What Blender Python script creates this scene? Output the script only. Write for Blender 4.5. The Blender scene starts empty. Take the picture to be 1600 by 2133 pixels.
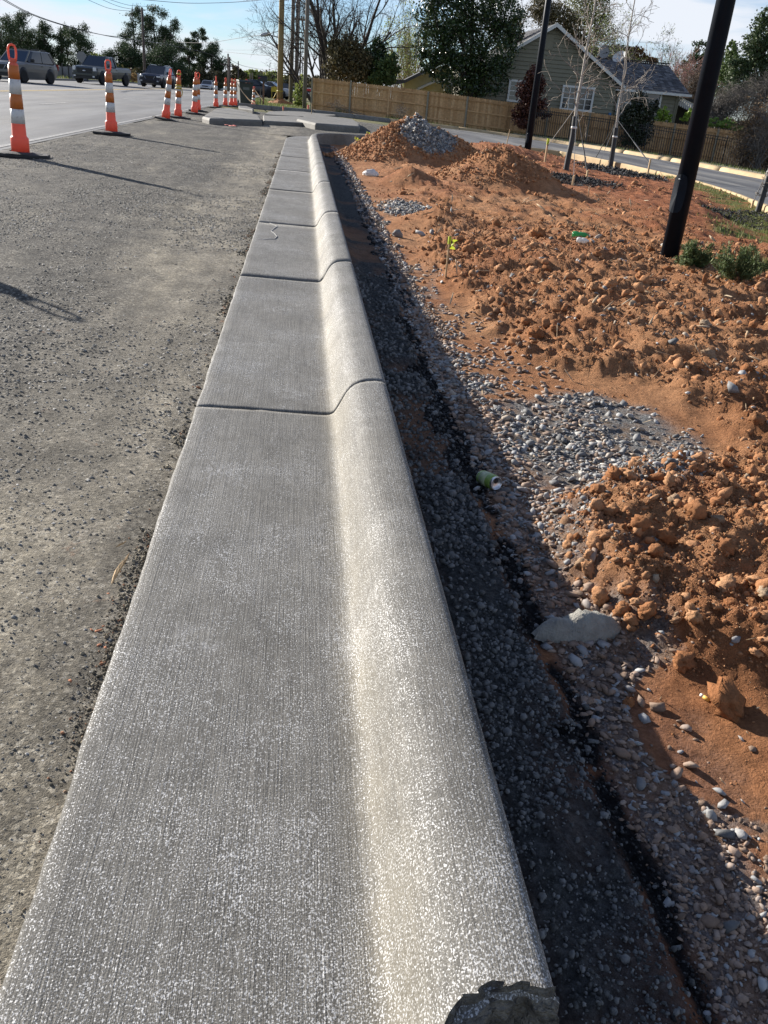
import bpy, math, random
import numpy as np
from mathutils import Vector, Matrix

# ------------------------------------------------------------------ camera, sky, sun, exposure
SC = bpy.context.scene
H0 = 1.03
CR = ((0.992330603, -0.123612192, 0.0), (0.054917717, 0.440866917, 0.895890845), (0.11074303, 0.889019903, -0.444274232))
ROLL = math.radians(4.92)
RR, UU, FF = [np.array(v) for v in CR]
cr_, sr_ = math.cos(ROLL), math.sin(ROLL)
right_ax = UU * sr_ + RR * cr_
up_ax = UU * cr_ - RR * sr_
cam_d = bpy.data.cameras.new('camera')
cam = bpy.data.objects.new('camera', cam_d)
SC.collection.objects.link(cam)
cam.matrix_world = Matrix(((right_ax[0], up_ax[0], -FF[0], 0), (right_ax[1], up_ax[1], -FF[1], 0),
                           (right_ax[2], up_ax[2], -FF[2], H0), (0, 0, 0, 1)))
cam_d.sensor_fit = 'VERTICAL'
cam_d.sensor_height = 36.0
cam_d.lens = 36.0 * 1750 / 2133
cam_d.clip_start = 0.02
cam_d.clip_end = 3000
SC.camera = cam

SUN_EL, SUN_AZ = math.radians(19.0), math.radians(-43.0)     # azimuth from +Y towards +X
sun_dir = Vector((math.sin(SUN_AZ) * math.cos(SUN_EL), math.cos(SUN_AZ) * math.cos(SUN_EL), math.sin(SUN_EL)))
sl = bpy.data.lights.new('sun', 'SUN')
sl.energy = 5.0
sl.angle = math.radians(0.5)
sl.color = (1.0, 0.94, 0.86)
so = bpy.data.objects.new('sun', sl)
SC.collection.objects.link(so)
so.rotation_euler = (-sun_dir).to_track_quat('-Z', 'Y').to_euler()
so.location = (0, 0, 60)

W = bpy.data.worlds.new('World')
SC.world = W
W.use_nodes = True
wt = W.node_tree
wn = wt.nodes
for n in list(wn):
    wn.remove(n)
out = wn.new('ShaderNodeOutputWorld')
bg = wn.new('ShaderNodeBackground')
sky = wn.new('ShaderNodeTexSky')
sky.sky_type = 'NISHITA'
sky.sun_disc = False
sky.sun_elevation = SUN_EL
sky.sun_rotation = SUN_AZ
sky.air_density = 1.0
sky.dust_density = 0.0
sky.ozone_density = 3.0
tc = wn.new('ShaderNodeTexCoord')
mp = wn.new('ShaderNodeMapping')
mp.inputs['Scale'].default_value = (1.6, 1.6, 9.0)
mp.inputs['Rotation'].default_value = (0.0, 0.06, 0.3)
wt.links.new(tc.outputs['Generated'], mp.inputs['Vector'])
nz = wn.new('ShaderNodeTexNoise')
nz.inputs['Scale'].default_value = 2.1
nz.inputs['Detail'].default_value = 6
nz.inputs['Roughness'].default_value = 0.55
nz.inputs['Distortion'].default_value = 0.35
wt.links.new(mp.outputs['Vector'], nz.inputs['Vector'])
rp = wn.new('ShaderNodeValToRGB')
rp.color_ramp.elements[0].position = 0.43
rp.color_ramp.elements[1].position = 0.58
rp.color_ramp.elements[0].color = (0.22, 0.22, 0.22, 1)
rp.color_ramp.elements[1].color = (0.97, 0.97, 0.97, 1)
wt.links.new(nz.outputs['Fac'], rp.inputs['Fac'])
mx = wn.new('ShaderNodeMixRGB')
mx.inputs['Color2'].default_value = (7.9, 8.3, 9.0, 1)
sp_ = wn.new('ShaderNodeSeparateXYZ'); wt.links.new(tc.outputs['Generated'], sp_.inputs['Vector'])
el_ = wn.new('ShaderNodeMapRange'); el_.inputs['From Min'].default_value = 0.12; el_.inputs['From Max'].default_value = 0.75   # cloud denser low down, thinned overhead out of view to weaken the sky fill
el_.inputs['To Min'].default_value = 1.0; el_.inputs['To Max'].default_value = 0.22; wt.links.new(sp_.outputs['Z'], el_.inputs['Value'])
cf_ = wn.new('ShaderNodeMath'); cf_.operation = 'MULTIPLY'
wt.links.new(rp.outputs['Color'], cf_.inputs[0]); wt.links.new(el_.outputs['Result'], cf_.inputs[1])
wt.links.new(cf_.outputs[0], mx.inputs['Fac'])
tint = wn.new('ShaderNodeMixRGB'); tint.blend_type = 'MULTIPLY'
tint.inputs['Fac'].default_value = 1.0
tint.inputs['Color2'].default_value = (0.74, 0.95, 1.26, 1)
wt.links.new(sky.outputs['Color'], tint.inputs['Color1'])
wt.links.new(tint.outputs['Color'], mx.inputs['Color1'])
wt.links.new(mx.outputs['Color'], bg.inputs['Color'])
bg.inputs['Strength'].default_value = 0.052
wt.links.new(bg.outputs['Background'], out.inputs['Surface'])

SC.render.engine = 'CYCLES'
SC.view_settings.view_transform = 'Standard'
SC.view_settings.look = 'None'
SC.view_settings.exposure = 1.08
SC.view_settings.gamma = 1.0
SC.view_settings.use_curve_mapping = False

rng = np.random.default_rng(7)
random.seed(7)
COL = SC.collection

# ------------------------------------------------------------------ pixel -> place (used only to survey positions on the ground)
def ray(px, py):
    qx, qy = px - 800.0, py - 1066.5
    r = qx * cr_ + qy * sr_
    u = qx * sr_ - qy * cr_
    return FF * 1750 + UU * u + RR * r

def gp(px, py, z=0.0):
    v = ray(px, py)
    return np.array([0, 0, H0]) + v * ((z - H0) / v[2])

def atY(px, py, Y):
    v = ray(px, py)
    return np.array([0, 0, H0]) + v * (Y / v[1])

def sstep(a, b, x):
    t = np.clip((np.asarray(x, float) - a) / (b - a), 0, 1)
    return t * t * (3 - 2 * t)

def zb(x, y):
    x = np.asarray(x, float); y = np.asarray(y, float)
    sp = np.log1p(np.exp(-np.abs(x - 1) * 1.5)) / 1.5 + np.maximum(x - 1, 0)
    sp = np.minimum(sp, 60)
    z = -.04 * sp - .17 * sstep(35, 58, y) * sstep(-6, -1, x)
    d = np.maximum(y - 80, 0)
    return z - np.minimum(np.minimum(d * d * 1.36e-4, .0245 * d), 5.0)

def gt(px, py, off=0.0):
    z = 0.0
    for _ in range(100):
        p = gp(px, py, z)
        if p[1] > 400 or p[1] < 0: break
        z = float(zb(p[0], p[1])) + off
    return p

# ------------------------------------------------------------------ numeric noise
def _hash(ix, iy, s):
    n = (ix.astype(np.int64) * 374761393 + iy.astype(np.int64) * 668265263 + s * 1442695041) & 0xffffffff
    n = ((n ^ (n >> 13)) * 1274126177) & 0xffffffff
    n = n ^ (n >> 16)
    return (n & 0xffff) / 65535.0

def vnoise(x, y, s=0):
    ix, iy = np.floor(x), np.floor(y)
    fx, fy = x - ix, y - iy
    fx = fx * fx * (3 - 2 * fx); fy = fy * fy * (3 - 2 * fy)
    a = _hash(ix, iy, s); b = _hash(ix + 1, iy, s); c = _hash(ix, iy + 1, s); d = _hash(ix + 1, iy + 1, s)
    return (a + (b - a) * fx) * (1 - fy) + (c + (d - c) * fx) * fy

def fbm(x, y, f=1.0, o=4, s=0, g=.5):
    r = 0; a = 1; t = 0
    for k in range(o):
        r = r + a * (vnoise(x * f + 17.3 * k, y * f - 9.1 * k, s + k) * 2 - 1); t += a; a *= g; f *= 2.03
    return r / t

# ------------------------------------------------------------------ objects
def tag(o, label=None, cat=None, group=None, kind=None):
    if label: o['label'] = label
    if cat: o['category'] = cat
    if group: o['group'] = group
    if kind: o['kind'] = kind
    return o

def empty(name, loc=(0, 0, 0), rz=0.0, label=None, cat=None, group=None, kind=None):
    o = bpy.data.objects.new(name, None)
    COL.objects.link(o)
    o.location = [float(v) for v in loc]; o.rotation_euler = (0, 0, rz)
    o.empty_display_size = 0.2
    return tag(o, label, cat, group, kind)

def np_mesh(name, V, F, mats=(), smooth=False, attrs=None, mi=None):
    V = np.asarray(V, np.float32); F = np.asarray(F, np.int32)
    me = bpy.data.meshes.new(name)
    k = F.shape[1]
    me.vertices.add(len(V)); me.vertices.foreach_set('co', V.ravel())
    me.loops.add(F.size); me.loops.foreach_set('vertex_index', F.ravel())
    me.polygons.add(len(F)); me.polygons.foreach_set('loop_start', np.arange(0, F.size, k, dtype=np.int32))
    me.polygons.foreach_set('loop_total', np.full(len(F), k, np.int32))
    if mi is not None: me.polygons.foreach_set('material_index', np.asarray(mi, np.int32))
    if smooth: me.polygons.foreach_set('use_smooth', np.ones(len(F), bool))
    me.update(calc_edges=True)
    for m in (mats if isinstance(mats, (list, tuple)) else [mats]): me.materials.append(m)
    if attrs:
        for an, av in attrs.items():
            at = me.attributes.new(an, 'FLOAT', 'POINT')
            at.data.foreach_set('value', np.asarray(av, np.float32))
    return me

def link(name, me, parent=None, loc=None, rot=None):
    o = bpy.data.objects.new(name, me)
    COL.objects.link(o)
    if parent is not None: o.parent = parent
    if loc is not None: o.location = [float(v) for v in loc]
    if rot is not None: o.rotation_euler = rot
    return o

class MB:
    """collects polygons for one mesh"""
    def __init__(s): s.v = []; s.f = []; s.m = []; s.sm = []
    def add(s, vs, fs, m=0, sm=False):
        b = len(s.v); s.v += [tuple(float(c) for c in v) for v in vs]
        for f in fs: s.f.append([b + i for i in f]); s.m.append(m); s.sm.append(sm)
    def box(s, c, d, rz=0.0, m=0, ry=0.0):
        hx, hy, hz = d[0] / 2, d[1] / 2, d[2] / 2
        R = Matrix.Rotation(rz, 3, 'Z') @ Matrix.Rotation(ry, 3, 'Y')
        vs = []
        for x in (-hx, hx):
            for y in (-hy, hy):
                for z in (-hz, hz): vs.append(R @ Vector((x, y, z)) + Vector([float(q) for q in c]))
        s.add(vs, [(0, 1, 3, 2), (4, 6, 7, 5), (0, 4, 5, 1), (2, 3, 7, 6), (0, 2, 6, 4), (1, 5, 7, 3)], m)
    def bar(s, a, b, w, t=None, m=0):
        """square bar from a to b"""
        s.tube([a, b], [w / 1.414, (t or w) / 1.414], 4, m=m, sm=False, rr=True)
    def tube(s, pts, rad, n=8, m=0, cap=True, sm=True, rr=False, close=False):
        pts = [Vector([float(c) for c in p]) for p in pts]
        if rr: rad = [rad[0]] * len(pts)
        if not hasattr(rad, '__len__'): rad = [rad] * len(pts)
        vs = []; up = None
        for i, p in enumerate(pts):
            t = (pts[min(i + 1, len(pts) - 1)] - pts[max(i - 1, 0)])
            if t.length < 1e-9: t = Vector((0, 0, 1))
            t.normalize()
            if up is None: up = Vector((0, 0, 1)) if abs(t.z) < .9 else Vector((1, 0, 0))
            a = t.cross(up)
            if a.length < 1e-5: a = t.orthogonal()
            a.normalize(); b = t.cross(a)
            up = -b if b.dot(up) < 0 else b
            a = t.cross(up).normalized(); b = up
            for k in range(n):
                an = 2 * math.pi * (k + .5) / n
                vs.append(p + a * (math.cos(an) * rad[i]) + b * (math.sin(an) * rad[i]))
        fs = []
        for i in range(len(pts) - 1):
            for k in range(n):
                fs.append((i * n + k, i * n + (k + 1) % n, (i + 1) * n + (k + 1) % n, (i + 1) * n + k))
        if cap:
            fs.append(tuple(range(n))[::-1]); fs.append(tuple((len(pts) - 1) * n + k for k in range(n)))
        s.add(vs, fs, m, sm)
    def lathe(s, prof, n=16, c=(0, 0, 0), m=0, sm=True, sx=1, sy=1):
        vs = []
        for r, z in prof:
            for k in range(n):
                a = 2 * math.pi * k / n
                vs.append((c[0] + r * math.cos(a) * sx, c[1] + r * math.sin(a) * sy, c[2] + z))
        fs = []
        for i in range(len(prof) - 1):
            for k in range(n):
                fs.append((i * n + k, i * n + (k + 1) % n, (i + 1) * n + (k + 1) % n, (i + 1) * n + k))
        if prof[0][0] > 1e-4: fs.append(tuple(range(n))[::-1])
        if prof[-1][0] > 1e-4: fs.append(tuple((len(prof) - 1) * n + k for k in range(n)))
        s.add(vs, fs, m, sm)
    def prism(s, poly, axis, a, b, m=0, sx_top=None):
        """extrude polygon [(u,v)] along axis ('x','y','z') from a to b"""
        def mk(u, v, w):
            return {'x': (w, u, v), 'y': (u, w, v), 'z': (u, v, w)}[axis]
        n = len(poly)
        vs = [mk(u, v, a) for u, v in poly] + [mk(u, v, b) for u, v in poly]
        fs = [tuple(range(n))[::-1], tuple(range(n, 2 * n))] + [(i, (i + 1) % n, n + (i + 1) % n, n + i) for i in range(n)]
        s.add(vs, fs, m)
    def mesh(s, name, mats):
        me = bpy.data.meshes.new(name)
        me.from_pydata(s.v, [], s.f)
        for i, p in enumerate(me.polygons):
            p.material_index = s.m[i]; p.use_smooth = s.sm[i]
        for m in (mats if isinstance(mats, (list, tuple)) else [mats]): me.materials.append(m)
        me.update()
        return me
    def build(s, name, mats, parent=None, loc=None, rot=None):
        return link(name, s.mesh(name, mats), parent, loc, rot)

def bevel(o, w, seg=2):
    md = o.modifiers.new('bevel', 'BEVEL'); md.width = w; md.segments = seg; md.limit_method = 'ANGLE'
    return o

def copy_tree(o, parent=None):
    c = o.copy(); COL.objects.link(c)
    if parent is not None: c.parent = parent
    for ch in list(o.children): copy_tree(ch, c)
    return c

# ------------------------------------------------------------------ materials
MATS = {}
class NT:
    def __init__(s, name):
        s.mat = bpy.data.materials.new(name); s.mat.use_nodes = True
        s.t = s.mat.node_tree
        s.b = s.t.nodes['Principled BSDF']; s.out = s.t.nodes['Material Output']
        s.pos = None
    def n(s, typ, _p=None, **inp):
        nd = s.t.nodes.new('ShaderNode' + typ)
        for k, v in (_p or {}).items(): setattr(nd, k, v)
        for k, v in inp.items():
            key = int(k[1:]) if k[0] == '_' else k.replace('_', ' ')
            s.set(nd.inputs[key], v)
        return nd
    def set(s, sock, v):
        if isinstance(v, bpy.types.NodeSocket): s.t.links.new(v, sock)
        elif isinstance(v, bpy.types.Node): s.t.links.new(v.outputs[0], sock)
        elif hasattr(v, '__len__') and len(v) == 3 and sock.type == 'RGBA': sock.default_value = (*v, 1)
        else: sock.default_value = v
    def P(s):
        if s.pos is None: s.pos = s.t.nodes.new('ShaderNodeNewGeometry')
        return s.pos.outputs['Position']
    def rnd(s):
        s.P(); return s.pos.outputs['Random Per Island']
    def noise(s, scale, detail=3, rough=.5, vec=None, dist=0.0, sc=None):
        v = vec if vec is not None else s.P()
        if sc is not None: v = s.n('Mapping', Vector=v, Scale=sc).outputs[0]
        return s.n('TexNoise', Vector=v, Scale=scale, Detail=detail, Roughness=rough, Distortion=dist).outputs['Fac']
    def ramp(s, fac, *stops, interp='LINEAR'):
        nd = s.n('ValToRGB', Fac=fac); cr = nd.color_ramp; cr.interpolation = interp
        while len(cr.elements) < len(stops): cr.elements.new(.5)
        for e, (p, c) in zip(cr.elements, stops):
            e.position = p
            c = (c, c, c) if not hasattr(c, '__len__') else c
            e.color = (*c, 1)
        return nd.outputs['Color']
    def mix(s, fac, a, b, mode='MIX'):
        nd = s.n('MixRGB', {'blend_type': mode}); s.set(nd.inputs[0], fac); s.set(nd.inputs[1], a); s.set(nd.inputs[2], b)
        return nd.outputs[0]
    def math(s, op, a, b=0.0, clamp=False):
        nd = s.n('Math', {'operation': op, 'use_clamp': clamp}); s.set(nd.inputs[0], a); s.set(nd.inputs[1], b)
        return nd.outputs[0]
    def attr(s, name): return s.n('Attribute', {'attribute_name': name}).outputs['Fac']
    def bump(s, h, strength=.5, dist=.01, normal=None):
        nd = s.n('Bump', Height=h, Strength=strength, Distance=dist)
        if normal is not None: s.set(nd.inputs['Normal'], normal)
        return nd.outputs[0]
    def fin(s, color=None, rough=None, normal=None, metal=None, spec=None):
        if color is not None: s.set(s.b.inputs['Base Color'], color)
        if rough is not None: s.set(s.b.inputs['Roughness'], rough)
        if normal is not None: s.set(s.b.inputs['Normal'], normal)
        if metal is not None: s.set(s.b.inputs['Metallic'], metal)
        if spec is not None: s.set(s.b.inputs['Specular IOR Level'], spec)
        return s.mat

def simple(name, c1, c2=None, scale=6, rough=.7, bump=0, bs=None, metal=0, spec=.5, bd=.01, detail=4, sc=None, objc=False):
    m = NT(name)
    c2 = c2 or tuple(v * .75 for v in c1)
    vec = m.n('TexCoord').outputs['Object'] if objc else None
    nzv = m.noise(scale, detail, .55, vec=vec, sc=sc)
    col = m.ramp(nzv, (.3, c2), (.7, c1))
    nrm = m.bump(m.noise(bs or scale * 6, 3, vec=vec, sc=sc), bump, bd) if bump else None
    m.fin(col, rough, nrm, metal, spec)
    return m.mat

def rockmat(name, stops, rough=.85, spec=.3, fine=120, bs=.4):
    """colour chosen per separate piece"""
    m = NT(name)
    c = m.ramp(m.rnd(), *stops)
    c = m.mix(.55, c, m.ramp(m.noise(fine, 4, .6), (.3, .45), (.7, 1.0)), 'MULTIPLY')
    m.fin(c, rough, m.bump(m.noise(fine * 1.7, 4, .65), bs, .004), spec=spec)
    return m.mat

# ------------------------------------------------------------------ ground materials
def concrete_mat(name, light=1.0, specks=True, brush=True, tan=True):
    m = NT(name); P = m.P()
    big = m.noise(1.7, 4, .6)
    col = m.ramp(big, (.3, tuple(light * v for v in (.160, .150, .128))), (.72, tuple(light * v for v in (.232, .219, .190))))
    mid = m.noise(22, 4, .6)
    col = m.mix(.6, col, m.ramp(mid, (.3, .6), (.7, 1.05)), 'MULTIPLY')
    col = m.mix(.7, col, m.ramp(m.noise(5.5, 5, .7, sc=(1.4, .7, 1)), (.34, .72), (.5, 1.0), (.68, 1.15)), 'MULTIPLY')
    fine = m.noise(330, 2, .6)
    col = m.mix(.8, col, m.ramp(fine, (.34, .5), (.64, 1.0)), 'MULTIPLY')
    h = fine
    if brush:
        br = m.noise(1, 3, .65, sc=(330, 5, 60))
        col = m.mix(.75, col, m.ramp(br, (.36, .55), (.6, 1.05)), 'MULTIPLY')
        h = m.math('ADD', m.math('MULTIPLY', br, 1.4), fine)
    if tan:
        sx = m.n('SeparateXYZ', Vector=P)
        wob = m.math('MULTIPLY', m.math('SUBTRACT', m.noise(2.5, 3, .6, sc=(.3, 1, 1)), .5), .06)
        d = m.math('ABSOLUTE', m.math('SUBTRACT', m.math('ADD', sx.outputs['X'], wob), .145))
        band = m.ramp(m.math('MULTIPLY', d, 10.0), (.0, 1), (.55, 0))
        band = m.mix(1.0, band, m.ramp(m.noise(3.5, 4, .65, sc=(1, .6, 1)), (.35, .25), (.6, 1)), 'MULTIPLY')
        col = m.mix(m.math('MULTIPLY', band, .5), col, (.27, .235, .165))
    if specks:
        sp = m.noise(400, 1, .6, sc=(1, .7, 1))
        dens = m.noise(2.0, 6, .7)
        sz = m.n('SeparateXYZ', Vector=P)
        # white specks grow denser towards the near end
        face = m.ramp(m.math('MULTIPLY', m.math('ABSOLUTE', m.math('SUBTRACT', sz.outputs['X'], .21)), 6.0), (.0, .0), (.9, 0))
        near = m.ramp(m.math('MULTIPLY', sz.outputs['Y'], .25), (.15, .035), (.6, 0))
        thr = m.math('ADD', sp, m.math('MULTIPLY', m.math('SUBTRACT', dens, .60), .42))
        thr = m.math('ADD', thr, m.math('ADD', face, near))
        white = m.ramp(thr, (.535, 0), (.66, 1))
        col = m.mix(m.math('MULTIPLY', white, .60), col, (.68, .68, .665))
        blot = None
        for (bx, by, r) in [(.02, 3.05, .07), (-.02, 2.92, .05), (.10, 3.25, .03), (-.22, 2.3, .09), (-.24, 3.7, .06), (-.2, 1.45, .08), (-.23, 6.35, .12), (-.1, 4.4, .12), (.2, 2.2, .1), (.18, 1.5, .12)]:
            dd = m.n('VectorMath', {'operation': 'DISTANCE'}); m.set(dd.inputs[0], P); m.set(dd.inputs[1], (bx, by, 0.0))
            v = m.math('SUBTRACT', 1.0, m.math('DIVIDE', dd.outputs['Value'], r), True)
            blot = v if blot is None else m.math('MAXIMUM', blot, v)
        bl = m.mix(1.0, m.ramp(blot, (.0, 0), (1, .8)), m.ramp(m.noise(75, 6, .8, sc=(1, .5, 1)), (.49, 0), (.66, 1)), 'MULTIPLY')
        col = m.mix(m.math('MULTIPLY', bl, .5), col, (.78, .78, .78))
        rough = m.ramp(white, (0, .78), (1, .50))
    else:
        rough = .75
    m.fin(col, rough, m.bump(h, .42, .003), spec=.38)
    return m.mat

M_CONC = concrete_mat('fresh_concrete')
M_CONC2 = concrete_mat('kerb_concrete', 1.15, specks=False, brush=False, tan=False)
M_CONCT = simple('tan_concrete', (.48, .36, .20), (.38, .27, .14), 3, .85, .3)
M_BROKEN = simple('broken_concrete', (.20, .185, .155), (.035, .03, .026), 70, .9, 1.0, 120, bd=.02)

def milled_mat():
    m = NT('milled_asphalt'); P = m.P()
    sx = m.n('SeparateXYZ', Vector=P)
    vo = m.n('TexVoronoi', Vector=P, Scale=125.0); g1 = m.n('SeparateXYZ', Vector=vo.outputs['Color']).outputs['X']
    vo2 = m.n('TexVoronoi', Vector=P, Scale=58.0); g2 = m.n('SeparateXYZ', Vector=vo2.outputs['Color']).outputs['X']
    base = m.ramp(g1, (0, (.012, .012, .012)), (.45, (.055, .052, .046)), (.75, (.13, .12, .10)), (1, (.50, .47, .40)))
    base = m.mix(.28, base, m.ramp(g2, (0, (.04, .038, .035)), (.6, (.15, .137, .112)), (1, (.30, .28, .24))))
    base = m.mix(.55, base, m.ramp(m.noise(190, 4, .7), (.34, .45), (.66, 1.2)), 'MULTIPLY')
    base = m.mix(.75, base, m.ramp(m.noise(9, 6, .75), (.36, .45), (.62, 1.12)), 'MULTIPLY')
    # pale dust that gathers beside the gutter and in streaks
    near = m.math('SUBTRACT', 1.0, m.math('MULTIPLY', m.math('ABSOLUTE', m.math('ADD', sx.outputs['X'], .62)), 1.6), True)
    dn = m.noise(1.6, 6, .68, sc=(1.3, .75, 1))
    dust = m.math('ADD', m.math('MULTIPLY', near, .50), m.math('SUBTRACT', dn, .50))
    dust = m.ramp(dust, (.0, 0), (.42, 1))
    fine = m.ramp(m.noise(70, 4, .7), (.3, .2), (.62, 1))
    dust = m.mix(1.0, dust, fine, 'MULTIPLY')
    col = m.mix(m.math('MULTIPLY', dust, .55), base, (.42, .375, .29))
    spk = m.ramp(m.noise(95, 2, .5), (.66, 0), (.72, 1))
    col = m.mix(m.math('MULTIPLY', spk, .5), col, (.42, .40, .36))
    big = m.noise(.9, 6, .72, sc=(1.6, .5, 1))
    col = m.mix(.8, col, m.ramp(big, (.36, (.58, .58, .58)), (.5, (1.05, 1.03, 1.0)), (.62, (1.55, 1.5, 1.38))), 'MULTIPLY')
    patch = m.noise(3.4, 6, .75)
    col = m.mix(.7, col, m.ramp(patch, (.36, .5), (.52, 1.0), (.66, 1.3)), 'MULTIPLY')
    # a few smears of red clay and tyre dragged streaks
    red = m.mix(1.0, m.ramp(m.noise(7, 3, .6), (.66, 0), (.74, 1)), m.ramp(m.noise(60, 3, .6), (.5, 0), (.62, 1)), 'MULTIPLY')
    col = m.mix(m.math('MULTIPLY', red, .5), col, (.34, .15, .07))
    st = m.ramp(m.noise(1, 4, .6, sc=(7, .5, 1)), (.42, .72), (.6, 1.08))
    col = m.mix(.55, col, st, 'MULTIPLY')
    h = m.math('ADD', m.noise(60, 5, .75), m.math('MULTIPLY', m.noise(240, 3, .7), .4))
    m.fin(col, .9, m.bump(h, .8, .012), spec=.2)
    return m.mat
M_MILL = milled_mat()

def road_mat(name, k=1.0, dust=.35):
    m = NT(name)
    base = m.ramp(m.noise(1, 5, .62, sc=(.9, .07, 1)), (.34, tuple(k * v for v in (.065, .065, .067))), (.62, tuple(k * v for v in (.15, .15, .148))))
    base = m.mix(.6, base, m.ramp(m.noise(160, 3, .7), (.35, .55), (.65, 1.1)), 'MULTIPLY')
    dd = m.ramp(m.noise(.55, 5, .6, sc=(1.3, .35, 1)), (.5, 0), (.68, 1))
    col = m.mix(m.math('MULTIPLY', dd, dust), base, (.34, .31, .25))
    m.fin(col, .8, m.bump(m.noise(170, 3, .7), .35, .006), spec=.35)
    return m.mat
M_ROAD = road_mat('road_asphalt', 1.25, .25)
M_DRIVE = road_mat('side_drive_asphalt', 1.0, .5)

def paint_mat(name, c, worn=.5):
    m = NT(name)
    f = m.ramp(m.noise(16, 5, .7), (worn - .06, 0), (worn + .06, 1))
    col = m.mix(f, (.16, .155, .15), c)
    m.fin(col, .7)
    return m.mat
M_WLINE = paint_mat('worn_white_paint', (.42, .405, .36), .52)
M_YLINE = paint_mat('worn_yellow_paint', (.62, .42, .10), .42)

def dirt_mat():
    m = NT('clay_dirt')
    n1 = m.noise(1.1, 5, .6); n2 = m.noise(14, 5, .65); n3 = m.noise(95, 4, .7)
    col = m.ramp(n1, (.3, (.34, .144, .062)), (.48, (.435, .208, .098)), (.7, (.51, .278, .142)))
    col = m.mix(m.attr('red'), col, m.ramp(n2, (.3, (.29, .100, .044)), (.7, (.39, .165, .080))))
    col = m.mix(.6, col, m.ramp(n2, (.33, .5), (.62, 1.08)), 'MULTIPLY')
    col = m.mix(.6, col, m.ramp(n3, (.33, .5), (.62, 1.15)), 'MULTIPLY')
    gr = m.ramp(n3, (.32, (.055, .056, .055)), (.5, (.17, .172, .17)), (.66, (.36, .36, .35)))
    gr = m.mix(m.ramp(n2, (.42, 0), (.62, .65)), gr, (.27, .17, .10))
    col = m.mix(m.attr('gravel'), col, gr)
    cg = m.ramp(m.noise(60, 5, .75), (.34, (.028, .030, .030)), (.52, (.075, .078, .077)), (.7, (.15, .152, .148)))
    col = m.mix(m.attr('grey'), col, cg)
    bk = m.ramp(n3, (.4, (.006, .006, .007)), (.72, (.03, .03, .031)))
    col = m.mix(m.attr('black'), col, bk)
    gs = m.ramp(m.noise(40, 4, .7), (.35, (.05, .075, .018)), (.6, (.14, .155, .045)), (.75, (.30, .24, .12)))
    col = m.mix(m.attr('grass'), col, gs)
    h = m.math('ADD', m.noise(28, 6, .75), m.math('MULTIPLY', m.noise(170, 4, .75), .5))
    h = m.math('ADD', h, m.math('MULTIPLY', m.noise(62, 5, .8), .8))
    m.fin(col, .95, m.bump(h, 1.0, .022), spec=.12)
    return m.mat
M_DIRT = dirt_mat()

def ground_mat():
    m = NT('verge_ground')
    n1 = m.noise(.35, 6, .65); n2 = m.noise(22, 5, .75)
    col = m.ramp(n2, (.3, (.06, .075, .022)), (.52, (.15, .155, .06)), (.72, (.34, .28, .17)))
    col = m.mix(m.ramp(n1, (.45, 0), (.62, .8)), col, m.ramp(n2, (.3, (.22, .16, .10)), (.7, (.42, .35, .25))))
    m.fin(col, .95, m.bump(n2, .8, .04), spec=.1)
    return m.mat
M_GROUND = ground_mat()

# ------------------------------------------------------------------ sheets
def sheet(name, xs, ys, off, mat, keep=None, zf=None):
    X, Y = np.meshgrid(xs, ys)
    Z = zb(X, Y) + (off(X, Y) if callable(off) else off)
    V = np.stack([X, Y, Z], -1).reshape(-1, 3)
    nx, ny = len(xs), len(ys)
    i = np.arange(nx * ny).reshape(ny, nx)
    F = np.stack([i[:-1, :-1], i[:-1, 1:], i[1:, 1:], i[1:, :-1]], -1).reshape(-1, 4)
    if keep is not None:
        c = V[F].mean(1); F = F[keep(c[:, 0], c[:, 1])]
    me = np_mesh(name, V, F, mat, smooth=True)
    return tag(link(name, me), kind='structure')

def far_off(X, Y):
    o = np.full(X.shape, -.06)
    inner = (X > -4.3) & (X < 9.6) & (Y < 27.5) & (Y > -3)
    return np.where(inner, -.40, o) - .5 * sstep(150, 500, np.hypot(X, Y))
xs = np.concatenate([-np.geomspace(700, 24, 14), np.arange(-22, 40, 1.0), np.geomspace(41, 700, 14)])
ys = np.concatenate([[-60, -30, -10, -4], np.arange(-2, 80, 1.0), np.geomspace(82, 1400, 40)])
sheet('ground', xs, ys, far_off, M_GROUND)
RX0, RX1 = -19.2, -3.86
sheet('road', np.linspace(RX0, RX1, 18), np.concatenate([np.arange(-6, 80, 2.), np.geomspace(80, 420, 50)]), 0.0, M_ROAD)
sheet('road_edge_line', [-4.07, -3.97], np.arange(-6, 60, .5), .005, M_WLINE)
for nm, x in (('centre_line', -11.35), ('centre_line', -11.6)):
    sheet(nm, [x - .06, x + .06], np.arange(-6, 300, 2.), .005, M_YLINE)
for y0 in (3.4, 15.6, 27.6, 40.0, 52.2, 64.4, 76.6, 88.8):
    sheet('lane_dash', [-7.56, -7.42], np.linspace(y0, y0 + 3.05, 4), .005, M_WLINE)
for y0 in (3.4, 15.6, 27.6, 40.0, 52.2, 64.4, 76.6):
    sheet('lane_dash', [-15.2, -15.06], np.linspace(y0 + 5, y0 + 8.05, 4), .005, M_WLINE)
tag(link('far_kerb', np_mesh('far_kerb', [(x, y, float(zb(x, y)) + z) for y in np.arange(0, 140, 4.) for x, z in ((-19.2, -.02), (-19.2, .13), (-19.5, .13), (-19.5, -.02))],
    [(4 * j + a, 4 * j + a + 1, 4 * j + a + 5, 4 * j + a + 4) for j in range(34) for a in range(3)], M_CONC2)), kind='structure')

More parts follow.
